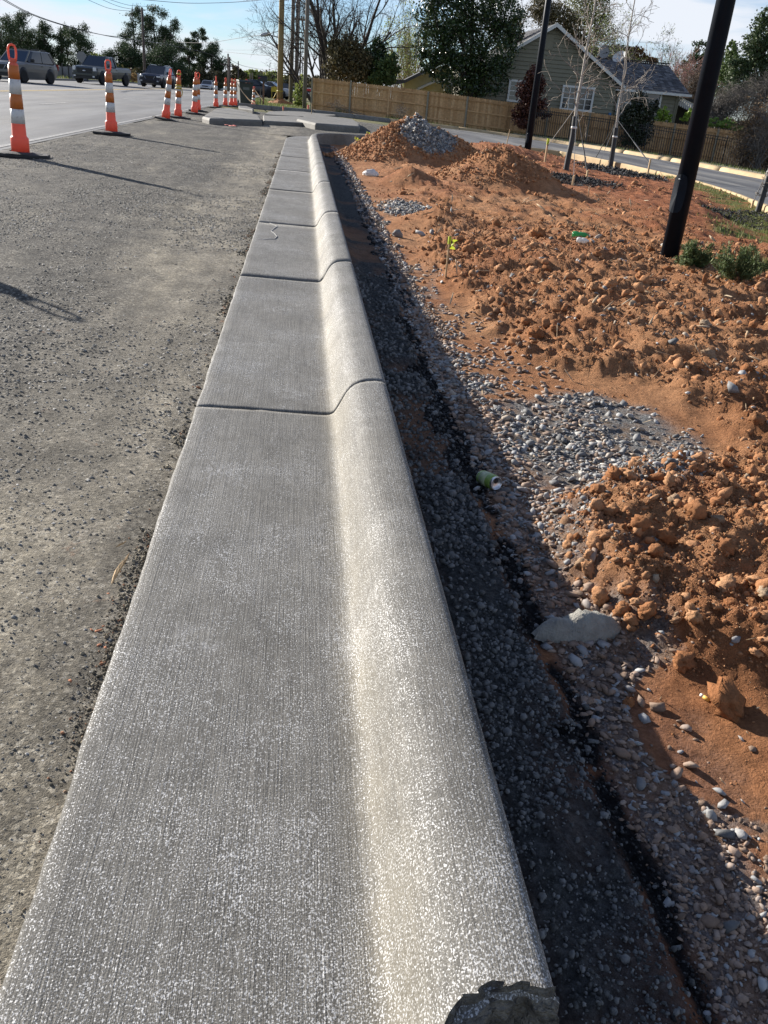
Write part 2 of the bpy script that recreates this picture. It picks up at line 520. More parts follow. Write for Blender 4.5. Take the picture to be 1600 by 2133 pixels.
# milled strip between road and gutter, running on as the unpaved driveway mouth
def mill_off(X, Y):
    lip = -.014 * (1 - sstep(-.9, -.4, -np.abs(X + .0) * 1.0) * 0) * sstep(-1.4, -.5, X) * (1 - sstep(21, 23, Y))
    edge = .018 * np.exp(-((X + 3.75) / .06) ** 2)
    return -.004 + lip + .006 * fbm(X, Y, 1.3, 3, 3) + .004 * fbm(X, Y, 14, 2, 5) - .02 * sstep(-3.80, -3.88, X) * 0 + edge * .4
ysm = .3 * (21.6 / .3) ** np.linspace(0, 1, 280)
sheet('milled_shoulder', np.linspace(-3.87, -.338, 150), ysm, mill_off, M_MILL)
sheet('driveway_mouth', np.linspace(-3.87, 4.6, 120), np.linspace(21.6, 38, 140), lambda X, Y: -.008 + .012 * fbm(X, Y, 1.1, 4, 9), M_MILL,
      keep=lambda x, y: (x < .1) | (y > 21.6 + np.clip(x, 0, 5) * 1.05))

# side drive : polygon between surveyed edges
def spline(pts, n):
    pts = np.asarray(pts, float); k = len(pts)
    d = np.concatenate([[0], np.cumsum(np.linalg.norm(np.diff(pts, axis=0), axis=1))])
    t = np.linspace(0, d[-1], n); o = []
    for q in t:
        i = min(max(np.searchsorted(d, q) - 1, 0), k - 2)
        u = (q - d[i]) / (d[i + 1] - d[i])
        p0, p1, p2, p3 = pts[max(i - 1, 0)], pts[i], pts[i + 1], pts[min(i + 2, k - 1)]
        m1 = (p2 - p0) * .5; m2 = (p3 - p1) * .5
        L = d[i + 1] - d[i]
        if i > 0: m1 = (p2 - p0) / (d[i + 1] - d[i - 1]) * L
        if i < k - 2: m2 = (p3 - p1) / (d[i + 2] - d[i]) * L
        o.append((2 * u**3 - 3 * u**2 + 1) * p1 + (u**3 - 2 * u**2 + u) * m1 + (-2 * u**3 + 3 * u**2) * p2 + (u**3 - u**2) * m2)
    return np.array(o)

def along(path):
    d = np.concatenate([[0], np.cumsum(np.linalg.norm(np.diff(path, axis=0), axis=1))])
    def f(s):
        s = np.atleast_1d(s)
        p = np.stack([np.interp(s, d, path[:, 0]), np.interp(s, d, path[:, 1])], -1)
        e = .05
        a = np.stack([np.interp(s - e, d, path[:, 0]), np.interp(s - e, d, path[:, 1])], -1)
        b = np.stack([np.interp(s + e, d, path[:, 0]), np.interp(s + e, d, path[:, 1])], -1)
        t = b - a; t /= np.linalg.norm(t, axis=1)[:, None] + 1e-9
        return p, np.stack([t[:, 1], -t[:, 0]], -1)       # point, right-hand normal
    return f, d[-1]

def sweep(f, prof, S, name, mat, parent=None, wob=0.0, zoff=0.0, smooth=True, zs=None, seed=0, caps=(1, 1)):
    """prof: list of (u,z); S: (rows,) or (rows, cols) stations"""
    prof = np.asarray(prof, float); nc = len(prof)
    S = np.asarray(S, float)
    if S.ndim == 1: S = np.repeat(S[:, None], nc, 1)
    R = S.shape[0]
    p, n = f(S.ravel()); p = p.reshape(R, nc, 2); n = n.reshape(R, nc, 2)
    u = np.repeat(prof[None, :, 0], R, 0); z = np.repeat(prof[None, :, 1], R, 0)
    if zs is not None: z = z * zs
    if wob:
        nn = fbm(S * 1.0, u * 3, 9, 3, 11 + seed)
        edge = np.zeros(nc); edge[:3] = 1; edge[-3:] = 1
        u = u + nn * wob * edge[None]
        z = z + fbm(S, u, 2.2, 3, 21 + seed) * wob * .6
    X = p[..., 0] + n[..., 0] * u; Y = p[..., 1] + n[..., 1] * u
    Z = zb(X, Y) + z + zoff
    V = np.stack([X, Y, Z], -1).reshape(-1, 3)
    i = np.arange(R * nc).reshape(R, nc)
    F = [np.stack([i[:-1, :-1], i[:-1, 1:], i[1:, 1:], i[1:, :-1]], -1).reshape(-1, 4)]
    # end caps: fan down to the base
    base = float(prof[:, 1].min()) - .0
    V2 = V.copy(); V2[:, 2] = np.minimum(V2[:, 2], V2[:, 2])
    for row, flip in (((0, True),) if caps[0] else ()) + (((R - 1, False),) if caps[1] else ()):
        b0 = len(V)
        lo = V[i[row]].copy(); lo[:, 2] = zb(lo[:, 0], lo[:, 1]) + base + zoff
        V = np.vstack([V, lo]); j = np.arange(b0, b0 + nc)
        q = np.stack([i[row][:-1], i[row][1:], j[1:], j[:-1]], -1)
        F.append(q[:, ::-1] if flip else q)
    F = np.vstack(F)
    me = np_mesh(name, V, F, mat, smooth=smooth)
    return link(name, me, parent)

# ---- the kerb and gutter in front
PROF = [(-.345, -.17), (-.345, -.014), (-.341, -.003), (-.332, 0.0)]
PROF += [(x, -.001 - .008 * (x + .33) / .45) for x in np.linspace(-.30, .115, 12)]
PROF += [(.130, -.007), (.143, .000), (.153, .014), (.163, .034), (.174, .057), (.186, .079), (.199, .097), (.214, .110), (.232, .118), (.255, .1225), (.285, .1245),
         (.308, .1235), (.320, .119), (.3265, .110), (.3295, .095), (.331, .05), (.332, -.17)]
PROF = [(a - .145, b) for a, b in PROF]
kp = [(.145, -.5), (.145, 5), (.145, 12), (.145, 18), (.148, 20.2), (.22, 20.9), (.5, 21.6), (1.2, 22.4), (2.2, 23.3), (4.3, 25.6), (6.2, 27.6), (7.5, 28.7), (8.3, 28.4),
      (8.75, 27), (9.1, 25), (9.27, 23), (9.3, 21), (8.95, 18.3), (8.3, 15.5), (7.5, 13), (6.2, 9.9)]
kpath = spline(kp, 900)
kf, kL = along(kpath)
KERB = empty('kerb_and_gutter', (0, 0, 0), kind='structure')
joints = [.0, 2.863 + .5, 5.159 + .5, 7.40 + .5, 9.95 + .5, 12.45 + .5, 14.95 + .5, 17.45 + .5, 20.1 + .5, 23.4, 26.6, 30.0]
while joints[-1] < kL - 3: joints.append(joints[-1] + 3.0)
joints.append(kL)
nc = len(PROF); pu = np.array([p[0] for p in PROF]) + .145
rr_ = np.random.default_rng(3)
for k in range(len(joints) - 1):
    a, b = joints[k], joints[k + 1]
    n = max(int((b - a) / (.03 if k < 2 else .12)), 6)
    t = np.linspace(0, 1, n)[:, None]
    g = .0045 if k < 2 else (.003 if k < 4 else .001)
    def wobble(s): return .006 * np.sin(pu * 9 + s * 3) + .002 * rr_.standard_normal(nc)
    lo = np.full(nc, a + g) + (wobble(a) if k else 0)
    hi = np.full(nc, b - g) + wobble(b)
    lo = lo + .004 * np.clip(pu * 6, -2, 2) * (k > 0); hi += .004 * np.clip(pu * 6, -2, 2)
    if k == 0:   # broken near end
        ybr = np.interp(pu, [-.35, .02, .13, .16, .19, .215, .25, .30, .335], [.36, .40, .530, .552, .575, .602, .607, .600, .598]) + .004 * np.sin(pu * 160)
        lo = .5 + ybr
    S = lo[None] * (1 - t) + hi[None] * t
    zs = None
    sweep(kf, PROF, S, 'concrete_slab', M_CONC if k < 9 else (M_CONC2 if b < 33 else M_CONCT), KERB, wob=.005, zs=zs, seed=k, caps=(k > 0, 1))
# broken face of the near end
mb = MB()
cols = np.linspace(.10, .331, 40)
prz = np.interp(cols, pu[3:-1], [p[1] for p in PROF][3:-1])
rows = 12
yb = np.interp(cols, [.10, .13, .16, .19, .215, .25, .30, .335], [.50, .530, .552, .575, .602, .607, .600, .598]) + .004 * np.sin(cols * 160) + .002
vs = []
for r in range(rows):
    tt = r / (rows - 1)
    for c in range(40):
        nz_ = float(fbm(np.array([cols[c] * 14.0]), np.array([tt * 4.0]), 3, 4, 5)[0])
        drop = np.interp(r, [0, 1, 3, 6, 8, 11], [0, .014, .018, .028, .07, .3])
        z = max(prz[c] + .0012 - drop + (.004 * nz_ if 0 < r < 9 else 0), -.18)
        led = np.interp(r, [0, 1, 3, 6, 8, 11], [-.001, -.002, -.016, -.034, -.040, -.05]) * (.55 + .45 * math.sin(cols[c] * 38 - 6.2)) + (.007 * nz_ if r else 0) - .002
        vs.append((cols[c] + .004 * rr_.standard_normal() * (0 < c < 39), yb[c] + (led if r else -.001), z))
fs = [(r * 40 + c, r * 40 + c + 1, (r + 1) * 40 + c + 1, (r + 1) * 40 + c) for r in range(rows - 1) for c in range(39)]
ledge = [f[::-1] for f in fs if 1 <= f[0] // 40 <= 2]; rest = [f[::-1] for f in fs if not 1 <= f[0] // 40 <= 2]
mb.add(vs, rest); mb.add(vs, ledge, 1)
mb.build('broken_end', [M_BROKEN, M_CONC], KERB)

# ---- side drive and its kerbs
near_e = [(4.62, 26.2), (6.2, 27.75), (7.5, 28.95), (8.6, 28.5), (9.05, 26.9), (9.4, 25), (9.6, 23), (9.62, 21), (9.25, 18.2), (8.6, 15.4), (7.8, 12.8), (6.5, 9.7), (4, 5), (2, 1)]
far_e = [(4.62, 48.3), (6.5, 49.8), (8.5, 50.6), (10.2, 50.7), (12.7, 48), (14.0, 44.5), (14.9, 40), (15.4, 36), (15.6, 31), (15.9, 28.3), (15.8, 25), (15, 18), (14, 10), (13, 0)]
ne = spline(near_e, 70); fe = spline(far_e, 70)
V = []; 
for w in np.linspace(0, 1, 12):
    p = ne * (1 - w) + fe * w
    V.append(np.column_stack([p, zb(p[:, 0], p[:, 1]) + .003 - .02 * (w == 0)]))
V = np.vstack(V); i = np.arange(12 * 70).reshape(12, 70)
tag(link('side_drive', np_mesh('side_drive', V, np.stack([i[:-1, :-1], i[:-1, 1:], i[1:, 1:], i[1:, :-1]], -1).reshape(-1, 4)[:, ::-1], M_DRIVE, True)), kind='structure')
FKP = [(-.02, -.05), (0, .0), (.03, .10), (.07, .135), (.13, .15), (.24, .15), (.28, .14), (.30, .10), (.31, -.3)]
ff, fL = along(fe[::-1])        # walked from right to left so that 'right' is away from the drive
fk = empty('tan_kerb', kind='structure')
s = 16.0
while s < fL - .5:
    e = min(s + 4.2, fL)
    sweep(ff, FKP, np.linspace(s + .02, e - .02, 8), 'kerb_section', M_CONCT, fk)
    s = e
bp = spline([(4.6, 48.3), (2.4, 47.3), (.3, 46.6), (-1.4, 46.3), (-2.6, 46.0), (-3.5, 45.4)], 40)
bf, bL = along(bp)
bk = empty('driveway_kerb', kind='structure')
for k in range(4):
    sweep(bf, FKP, np.linspace(k * bL / 4 + .01, (k + 1) * bL / 4 - .01, 8), 'kerb_section', M_CONC2, bk)

# ---- raised concrete medians in the driveway mouth
ISL = empty('concrete_median', (0, 0, 0), kind='structure')
def top_prism(name, px, h, mat, bev=.035, low=-.1):
    pts = [gt(x, y, h) for x, y in px]
    zt = [float(zb(p[0], p[1])) + h for p in pts]
    mb = MB(); n = len(pts)
    vs = [(p[0], p[1], z) for p, z in zip(pts, zt)] + [(p[0], p[1], z - h + low) for p, z in zip(pts, zt)]
    mb.add(vs, [tuple(range(n)), tuple(range(n, 2 * n))[::-1]] + [(i, n + i, n + (i + 1) % n, (i + 1) % n) for i in range(n)])
    o = mb.build(name, mat, ISL); bevel(o, bev, 3); return o
top_prism('median_nose', [(421, 242), (436, 246), (500, 248), (546, 250), (540, 240), (505, 230), (480, 225), (450, 225)], .135, M_CONC2, .06)
top_prism('median_ramp', [(549, 251), (655, 257), (655, 247), (618, 242), (548, 240)], .095, M_CONC2, .03)
top_prism('median_block', [(657, 256), (749, 263), (750, 257), (736, 248), (660, 239), (637, 240), (618, 247)], .165, M_CONC2, .06)
o = top_prism('median_nose', [(497, 224), (527, 228), (529, 226), (515, 221), (497, 220)], .14, M_CONC2, .04)
top_prism('median_ramp', [(552, 238), (640, 243), (700, 240), (690, 235), (600, 231), (560, 232)], .03, M_CONC2, .01)

# ------------------------------------------------------------------ the clay bed
xb_y = [0, 2.3, 2.5, 2.9, 3.6, 3.9, 5.4, 6.4, 9, 30]; xb_x = [.72, .74, 1.45, 1.65, 1.60, 1.1, .98, .85, 1.2, 1.2]
kx, ky = kpath[:, 0], kpath[:, 1]
def kdist(X, Y):
    """distance to the kerb's back on the far and right-hand sides"""
    sel = kpath[300::6]; d = np.full(X.shape, 99.0)
    for p in sel: d = np.minimum(d, np.hypot(X - p[0], Y - p[1]))
    return d
PILES = [(2.22, 17.9, 1.5, .66, 1.05), (1.5, 17.4, 1.1, .22, 1.0), (3.2, 17.5, 1.2, .18, 1.0), (2.95, 13.6, 1.05, .55, 1.15), (3.5, 13.0, .9, .22, 1.2), (1.35, 8.7, .55, .16, 1.0), (1.55, 12.9, .5, .22, 1.1), (4.6, 22.5, 1.3, .22, .8), (5.6, 23.5, 1.5, .2, .8), (5.3, 19.4, .9, .10, .7)]
def masks(X, Y):
    m = {}
    n1 = fbm(X, Y, 1.7, 4, 31); n2 = fbm(X, Y, 7, 3, 41)
    e = n1 * .25 + n2 * .12
    g = np.exp(-(((X - 1.14 - .25 * (3.0 - Y) * 0) / .48) ** 2 + ((Y - 2.95) / .62) ** 2) ** 1.3 + e * 2.2)
    g2 = sstep(.17, .03, np.abs(X - .85 - .02 * (Y - 4)) + e * 1.3) * sstep(3.2, 3.8, Y) * sstep(7.4, 6.0, Y)
    g3 = np.exp(-(((X - 1.18) / .35) ** 2 + ((Y - 9.9) / .9) ** 2) + e * 1.5)
    m['gravel'] = np.clip(np.maximum(np.maximum(sstep(.35, .65, g), g2 * .75 * sstep(-.1, .25, n1)), sstep(.4, .7, g3)), 0, 1)
    heap = np.exp(-((np.hypot((X - 2.36) / .58, (Y - 17.25) / .75)) ** 3))
    m['gravel'] = np.maximum(m['gravel'], sstep(.35, .6, heap + n2 * .2))
    strip = sstep(.60, .66, X) * sstep(.98 - .16 * sstep(3, 4.5, Y), .78 - .08 * sstep(3, 4.5, Y), X + .25 * n2) * sstep(18, 14, Y) * .8
    strip = strip * np.where(np.hypot((X - .93) / .2, (Y - 1.3) / .24) < 1, .2, 1)
    m['gravel'] = np.maximum(m['gravel'], strip)
    gb = .58 + .035 * fbm(Y * 0 + 3, Y, 2.2, 3, 51) + .07 * sstep(4, 6, Y) + .02 * n2
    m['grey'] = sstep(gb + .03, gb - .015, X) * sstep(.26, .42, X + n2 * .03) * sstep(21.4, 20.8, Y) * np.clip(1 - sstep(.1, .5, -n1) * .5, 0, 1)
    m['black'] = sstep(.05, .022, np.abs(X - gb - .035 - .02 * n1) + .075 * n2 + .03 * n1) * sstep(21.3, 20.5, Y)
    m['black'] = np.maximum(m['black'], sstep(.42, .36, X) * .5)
    for cx, cy, rx, ry in ((4.95, 16.3, .85, 1.3), (7.6, 21.2, .75, 2.2), (7.35, 13.3, .95, 1.1)):
        m['black'] = np.maximum(m['black'], sstep(1.15, .85, np.hypot((X - cx) / rx, (Y - cy) / ry) + n2 * .4) * .92)
    kd = kdist(X, Y)
    gr = sstep(1.15, .5, kd + n1 * .9) * sstep(5, 6.5, X) * sstep(24.5, 22, Y)
    gr = np.maximum(gr, sstep(.9, .5, np.hypot((X - 5.9) / .85, (Y - 10.6) / 1.5) + n1 * .5))
    gr = np.maximum(gr, sstep(1, .6, np.hypot((X - 4.4) / .7, (Y - 7.2) / .8) + n1 * .5))
    m['grass'] = gr * np.clip(.75 + n2, 0, 1)
    m['red'] = np.clip(sstep(3.2, 5.5, X + n1 * 1.2) * sstep(5, 8, Y) + sstep(.2, .5, n1) * .5 + sstep(2.0, 1.0, Y) * sstep(.95, .7, X) * .9, 0, 1)
    xb = np.interp(Y, xb_y, xb_x)
    # rough broken ground / smooth compacted ground
    heapm = sstep(1.05, .75, np.hypot((X - 1.42) / .70, (Y - 2.0) / .75) + .25 * n1)
    flat = np.exp(-(((X - .93) / .20) ** 2 + ((Y - 1.30) / .22) ** 2) ** 2)
    rubB = sstep(0, .22, X - xb + .10 * n2) * sstep(9.6, 7.6, Y + n1 * 1.5) * sstep(2.35, 2.8, Y)
    rub = np.maximum(rubB, heapm) * (1 - flat)
    m['rub'] = np.clip(rub, 0, 1); m['heap'] = heapm * (1 - flat)
    return m, n1, n2, kd

def dirt_h(X, Y):
    m, n1, n2, kd = masks(X, Y)
    base = -.105 + .105 * sstep(.8, 2.2, X) * sstep(2.0, 3.5, Y) + .04 * sstep(.8, 1.4, X) * sstep(3, 1.6, Y)
    top = .05 * sstep(3, 6, X)
    back = sstep(.35, 1.6, kd)                                     # low along the diagonal kerb
    right = sstep(6.4, 8.6, X) * sstep(23.5, 21, Y)
    D = base + top
    D = D * back + (1 - back) * (-.12 * (1 - right) + .09 * right)
    D = D + m['rub'] * (.045 + .05 * m['heap'] + .05 * n1 + .045 * n2 + .034 * np.abs(fbm(X, Y, 19, 4, 61)) + .020 * fbm(X, Y, 50, 3, 71))
    D = D + (1 - m['rub']) * (.012 * n1 + .008 * n2 + .003 * fbm(X, Y, 40, 2, 81)) * sstep(.4, .8, X)
    far = sstep(7.5, 9.5, Y)
    D = D + far * (.04 * n1 + .03 * n2 + .02 * fbm(X, Y, 14, 4, 91)) * back * sstep(.9, 1.6, X)
    # tyre tracks pressed in the compacted clay
    q = (X - 2.0) * .75 + (Y - 11.0) * .22
    tr = np.sin(q * 6.3) ** 8 * sstep(7.5, 8.5, Y) * sstep(13.5, 11.5, Y) * sstep(1.3, 1.8, X) * sstep(6.5, 5, X)
    D = D - .055 * tr * (.6 + .4 * np.sin(Y * 42 + X * 60))
    for cx, cy, R, h, p in PILES:
        r = np.hypot(X - cx, (Y - cy) * .85) / R + .10 * n1 + .05 * n2
        c = np.clip(1 - r, 0, 1)
        D = D + h * c ** p * (1 + .12 * fbm(X, Y, 9, 3, 33) + .05 * fbm(X, Y, 28, 2, 34))
    # spilled concrete at the kerb foot
    D = D + m['grey'] * (.022 + .018 * fbm(X, Y, 8, 3, 15) + .012 * np.abs(fbm(X, Y, 38, 3, 16)))
    D = D + .035 * np.exp(-((X - .36) / .06) ** 2) * sstep(4, 6, Y)
    D = D + m['black'] * .010 * fbm(X, Y, 60, 2, 17)
    return zb(X, Y) + D, m

nxg, nyg = 410, 640
uu = np.linspace(0, 1, nxg); gx = .3325 + (np.exp(2.35 * uu) - 1) * (9.3 / (math.exp(2.35) - 1))
gy = .30 * (29.2 / .30) ** np.linspace(0, 1, nyg)
GX, GY = np.meshgrid(gx, gy)
GZ, GM = dirt_h(GX, GY)
# keep inside the kerb loop
from mathutils import geometry
loop = np.vstack([kpath, [[2, 2], [.2, -.5]]])
poly = np.vstack([[(.33, -1.0)], kpath[kpath[:, 1] > -.4][::6], [(3.2, 0.0), (3, -1)]])
def inside(px, py, P):
    c = np.zeros(px.shape, bool); j = len(P) - 1
    for i in range(len(P)):
        xi, yi = P[i]; xj, yj = P[j]
        if yi != yj:
            c ^= ((yi > py) != (yj > py)) & (px < (xj - xi) * (py - yi) / (yj - yi) + xi)
        j = i
    return c
V = np.stack([GX, GY, GZ], -1).reshape(-1, 3)
i = np.arange(nxg * nyg).reshape(nyg, nxg)
F = np.stack([i[:-1, :-1], i[:-1, 1:], i[1:, 1:], i[1:, :-1]], -1).reshape(-1, 4)
cc = V[F].mean(1)
poly2 = np.vstack([[(.30, -1.0)], np.column_stack([kf(np.linspace(0, kL, 400))[0] + kf(np.linspace(0, kL, 400))[1] * .12]), [(5.2, 7.5), (4.0, 4), (3.0, 1.5), (2.4, -.5), (2.4, -1)]])
ok = inside(cc[:, 0], cc[:, 1], poly2)
F = F[ok]
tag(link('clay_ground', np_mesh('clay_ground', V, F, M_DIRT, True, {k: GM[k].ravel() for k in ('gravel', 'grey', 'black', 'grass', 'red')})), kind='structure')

# ------------------------------------------------------------------ clods, stones, crumbs
import bmesh
def ico(sub):
    bm = bmesh.new(); bmesh.ops.create_icosphere(bm, subdivisions=sub, radius=1.0)
    V = np.array([v.co[:] for v in bm.verts]); F = np.array([[v.index for v in f.verts] for f in bm.faces]); bm.free()
    return V, F
ICO1, ICO2, ICO3 = ico(1), ico(2), ico(3)
def rock_shapes(base, k, kind, seed):
    r = np.random.default_rng(seed); V0, F0 = base; o = []
    for _ in range(k):
        V = V0.copy()
        if kind == 'clod':
            for q in range(4):
                d = r.standard_normal(3); d /= np.linalg.norm(d)
                V += V * (np.clip(V @ d, 0, 1)[:, None] ** 2) * r.uniform(-.5, .45)
            V *= (1 + .17 * r.standard_normal(len(V)))[:, None]
            V *= np.array([1, r.uniform(.7, 1), r.uniform(.55, .85)])
        elif kind == 'shard':                   # angular crushed chip
            V = V * (1 + .24 * r.standard_normal(len(V)))[:, None]
            sk = np.eye(3) + .2 * r.standard_normal((3, 3)); V = V @ sk
            V = V / np.abs(V).max(0) * np.array([1.2, r.uniform(.8, 1.15), r.uniform(.35, .62)])
        else:                                   # broken stone: clipped by a few planes
            for q in range(9):
                d = r.standard_normal(3); d /= np.linalg.norm(d); c = r.uniform(.28, .62)
                over = np.clip(V @ d - c, 0, None); V = V - over[:, None] * d
            V *= np.array([1.5, r.uniform(.7, 1.15), r.uniform(.45, .8)]) * 1.25
            V *= (1 + .02 * r.standard_normal(len(V)))[:, None]
        o.append(V)
    return np.array(o), F0

def rots(n, r, flat=0.0):
    q = r.standard_normal((n, 4)); q[:, 1:3] *= (1 - flat); q /= np.linalg.norm(q, axis=1)[:, None]
    w, x, y, z = q.T
    return np.stack([np.stack([1 - 2 * (y * y + z * z), 2 * (x * y - z * w), 2 * (x * z + y * w)], -1),
                     np.stack([2 * (x * y + z * w), 1 - 2 * (x * x + z * z), 2 * (y * z - x * w)], -1),
                     np.stack([2 * (x * z - y * w), 2 * (y * z + x * w), 1 - 2 * (x * x + y * y)], -1)], 1)

def scatter(name, shapes, P, R, mat, r, flat=.3, sq=None, parent=None, smooth=False, kind='stuff'):
    S, F0 = shapes; n = len(P)
    if n == 0: return None
    k = r.integers(0, len(S), n)
    M = rots(n, r, flat)
    B = S[k] * (R[:, None, None] if np.ndim(R) == 1 else R[:, None, :])
    V = np.einsum('nij,nvj->nvi', M, B)
    if sq is not None: V[..., 2] *= sq
    V = V + P[:, None, :]
    nv = S.shape[1]
    F = (F0[None] + (np.arange(n) * nv)[:, None, None]).reshape(-1, F0.shape[1])
    o = link(name, np_mesh(name, V.reshape(-1, 3), F, mat, smooth), parent)
    return tag(o, kind=kind)

def dz(x, y): return dirt_h(np.asarray(x, float), np.asarray(y, float))

def sample(n, x0, x1, y0, y1, wfun, r, e=2.0):
    """points with density falling with distance, thinned by wfun(mask dict)"""
    u = r.random(n)
    if abs(e - 1) < 1e-6: y = y0 * (y1 / y0) ** u
    else: y = (y0 ** (1 - e) + u * (y1 ** (1 - e) - y0 ** (1 - e))) ** (1 / (1 - e))
    x = x0 + (x1 - x0) * r.random(n)
    z, m = dz(x, y)
    w = wfun(m, x, y)
    k = r.random(n) < w
    k &= inside(x, y, poly2)
    return x[k], y[k], z[k]

CL1 = rock_shapes(ICO1, 10, 'clod', 1); CL2 = rock_shapes(ICO2, 12, 'clod', 2); CL3 = rock_shapes(ICO3, 8, 'clod', 12)
ST1 = rock_shapes(ICO1, 14, 'shard', 3); ST2 = rock_shapes(ICO1, 24, 'shard', 4)
R4 = np.random.default_rng(44)
ANI = lambda n: R4.uniform(.6, 1.35, (n, 3))

M_CLOD = rockmat('clay_clod', [(0, (.29, .126, .055)), (.35, (.41, .20, .096)), (.75, (.50, .275, .145)), (.93, (.26, .125, .06)), (1, (.42, .34, .24))], rough=.95, spec=.08, fine=110, bs=1.0)
M_STONE = rockmat('blue_grey_gravel', [(0, (.09, .091, .09)), (.3, (.19, .19, .186)), (.55, (.27, .268, .258)), (.75, (.40, .395, .38)), (.88, (.38, .29, .20)), (1, (.50, .48, .43))], rough=.7, spec=.5, fine=70)
M_STONEB = rockmat('brown_stone', [(0, (.17, .115, .08)), (.4, (.28, .195, .14)), (.7, (.34, .25, .19)), (.85, (.27, .275, .28)), (1, (.40, .40, .385))], rough=.75, fine=60)
M_CRUMB = rockmat('cement_crumb', [(0, (.07, .072, .07)), (.5, (.135, .137, .133)), (1, (.23, .23, .222))], rough=.95, fine=150)
M_BLACK = rockmat('asphalt_crumb', [(0, (.006, .006, .007)), (.7, (.02, .02, .021)), (1, (.07, .07, .07))], rough=.6, fine=150)
M_PEB = rockmat('milled_pebble', [(0, (.09, .086, .077)), (.35, (.18, .168, .14)), (.7, (.30, .275, .225)), (.95, (.42, .40, .35)), (1, (.6, .58, .54))], rough=.9, fine=150)
M_EDGE = rockmat('edge_crumb', [(0, (.13, .115, .085)), (.5, (.23, .20, .145)), (.88, (.33, .285, .20)), (.94, (.36, .17, .09)), (1, (.42, .21, .12))], rough=.95, fine=150)
M_MULCH = rockmat('black_mulch', [(0, (.008, .008, .009)), (.8, (.03, .03, .032)), (1, (.12, .12, .12))], rough=.8, fine=150)
M_PALE = rockmat('pale_chip', [(0, (.40, .31, .20)), (.6, (.50, .40, .27)), (1, (.42, .28, .16))], rough=.8, fine=100)
for m_ in (M_CLOD, M_STONE, M_STONEB):        # copies that share a mesh still differ in colour
    t_ = m_.node_tree
    g_ = [n for n in t_.nodes if n.type == 'NEW_GEOMETRY'][0]
    oi = t_.nodes.new('ShaderNodeObjectInfo'); ad = t_.nodes.new('ShaderNodeMath'); ad.operation = 'ADD'; fr = t_.nodes.new('ShaderNodeMath'); fr.operation = 'FRACT'
    lk = [l for l in g_.outputs['Random Per Island'].links][0]; dst = lk.to_socket
    t_.links.new(g_.outputs['Random Per Island'], ad.inputs[0]); t_.links.new(oi.outputs['Random'], ad.inputs[1]); t_.links.new(ad.outputs[0], fr.inputs[0]); t_.links.new(fr.outputs[0], dst)

def radii(n, y, lo, hi, r, p=2.2, mx=.06):
    """power-law radius between lo*y and hi*y metres"""
    u = r.random(n)
    s = (lo ** (1 - p) + u * (hi ** (1 - p) - lo ** (1 - p))) ** (1 / (1 - p))
    return np.minimum(s * np.maximum(y, .9), mx)

# clods on the broken ground
def clods(n, box, wf, lo, hi, name, mx=.06, e=2.0, p=2.2, sink=.42, mat=M_CLOD, SH=(CL1, CL2), flat=.2):
    x, y, z = sample(n, *box, wf, R4, e)
    r = radii(len(x), y, lo, hi, R4, p, mx)
    P = np.column_stack([x, y, z + r * (.55 - sink)])
    big = r / np.maximum(y, .9) > .0056
    for sel, sh in ((big, SH[1]), (~big, SH[0])):
        if sel.any(): scatter(name, sh, P[sel], r[sel][:, None] * (ANI(int(sel.sum())) if mat is M_CLOD else 1), mat, R4, flat)
clods(66000, (.7, 4.6, 1.0, 9.6), lambda m, x, y: m['rub'] * (1 - m['gravel'] * .8), .0009, .0095, 'loose_clay_crumbs', mx=.038, p=3.5)
clods(26000, (.72, 2.1, 1.2, 2.8), lambda m, x, y: m['heap'], .0010, .014, 'heap_clay_crumbs', mx=.024, e=1.0, p=3.4)
clods(9000, (.9, 8.9, 8.0, 28), lambda m, x, y: np.clip(.12 + m['rub'] + sstep(0, .35, np.sin(x * 1.7 + y * .6) + .4 * np.sin(y * 1.3 - x)) * .5, 0, 1) * (1 - m['black']) * (1 - m['grass']), .0008, .0035, 'far_clay_crumbs', mx=.07, e=1.6, p=2.8)
for cx, cy, R_, h_, p_ in PILES[:4]:
    clods(2600, (cx - R_, cx + R_, cy - R_, cy + R_), lambda m, x, y: (np.hypot(x - cx, y - cy) < R_) * (1 - m['gravel']), .0007, .0026, 'pile_clay_crumbs', mx=.06, e=1.0, p=2.6)
clods(9000, (.8, 4.5, 1.0, 9.6), lambda m, x, y: (1 - m['rub']) * (1 - m['gravel']) * .6, .0009, .0035, 'fine_clay_crumbs', mx=.02, p=3.0, SH=(CL1, CL1))
# grey gravel
clods(15000, (.62, 2.0, 2.0, 4.2), lambda m, x, y: m['gravel'] * np.clip(.62 + 1.1 * fbm(x, y, 3.5, 3, 87), .1, 1), .0016, .0062, 'blue_grey_gravel', mx=.018, e=1.0, p=2.5, mat=M_STONE, SH=(ST1, ST2), flat=.8)
clods(9000, (.62, 1.5, 3.6, 10.8), lambda m, x, y: m['gravel'] * .75, .0013, .0042, 'blue_grey_gravel', mx=.024, e=1.2, p=2.2, mat=M_STONE, SH=(ST1, ST2), flat=.8)
clods(5000, (1.3, 3.5, 16.2, 18.6), lambda m, x, y: m['gravel'], .0011, .0024, 'pile_gravel', mx=.05, e=1.0, mat=M_STONE, SH=(ST1, ST2))
clods(1500, (.8, 4.5, 1.6, 9), lambda m, x, y: m['rub'] * .5 + .1, .0016, .006, 'pale_stone_chips', mx=.035, mat=M_STONE, SH=(ST1, ST2))
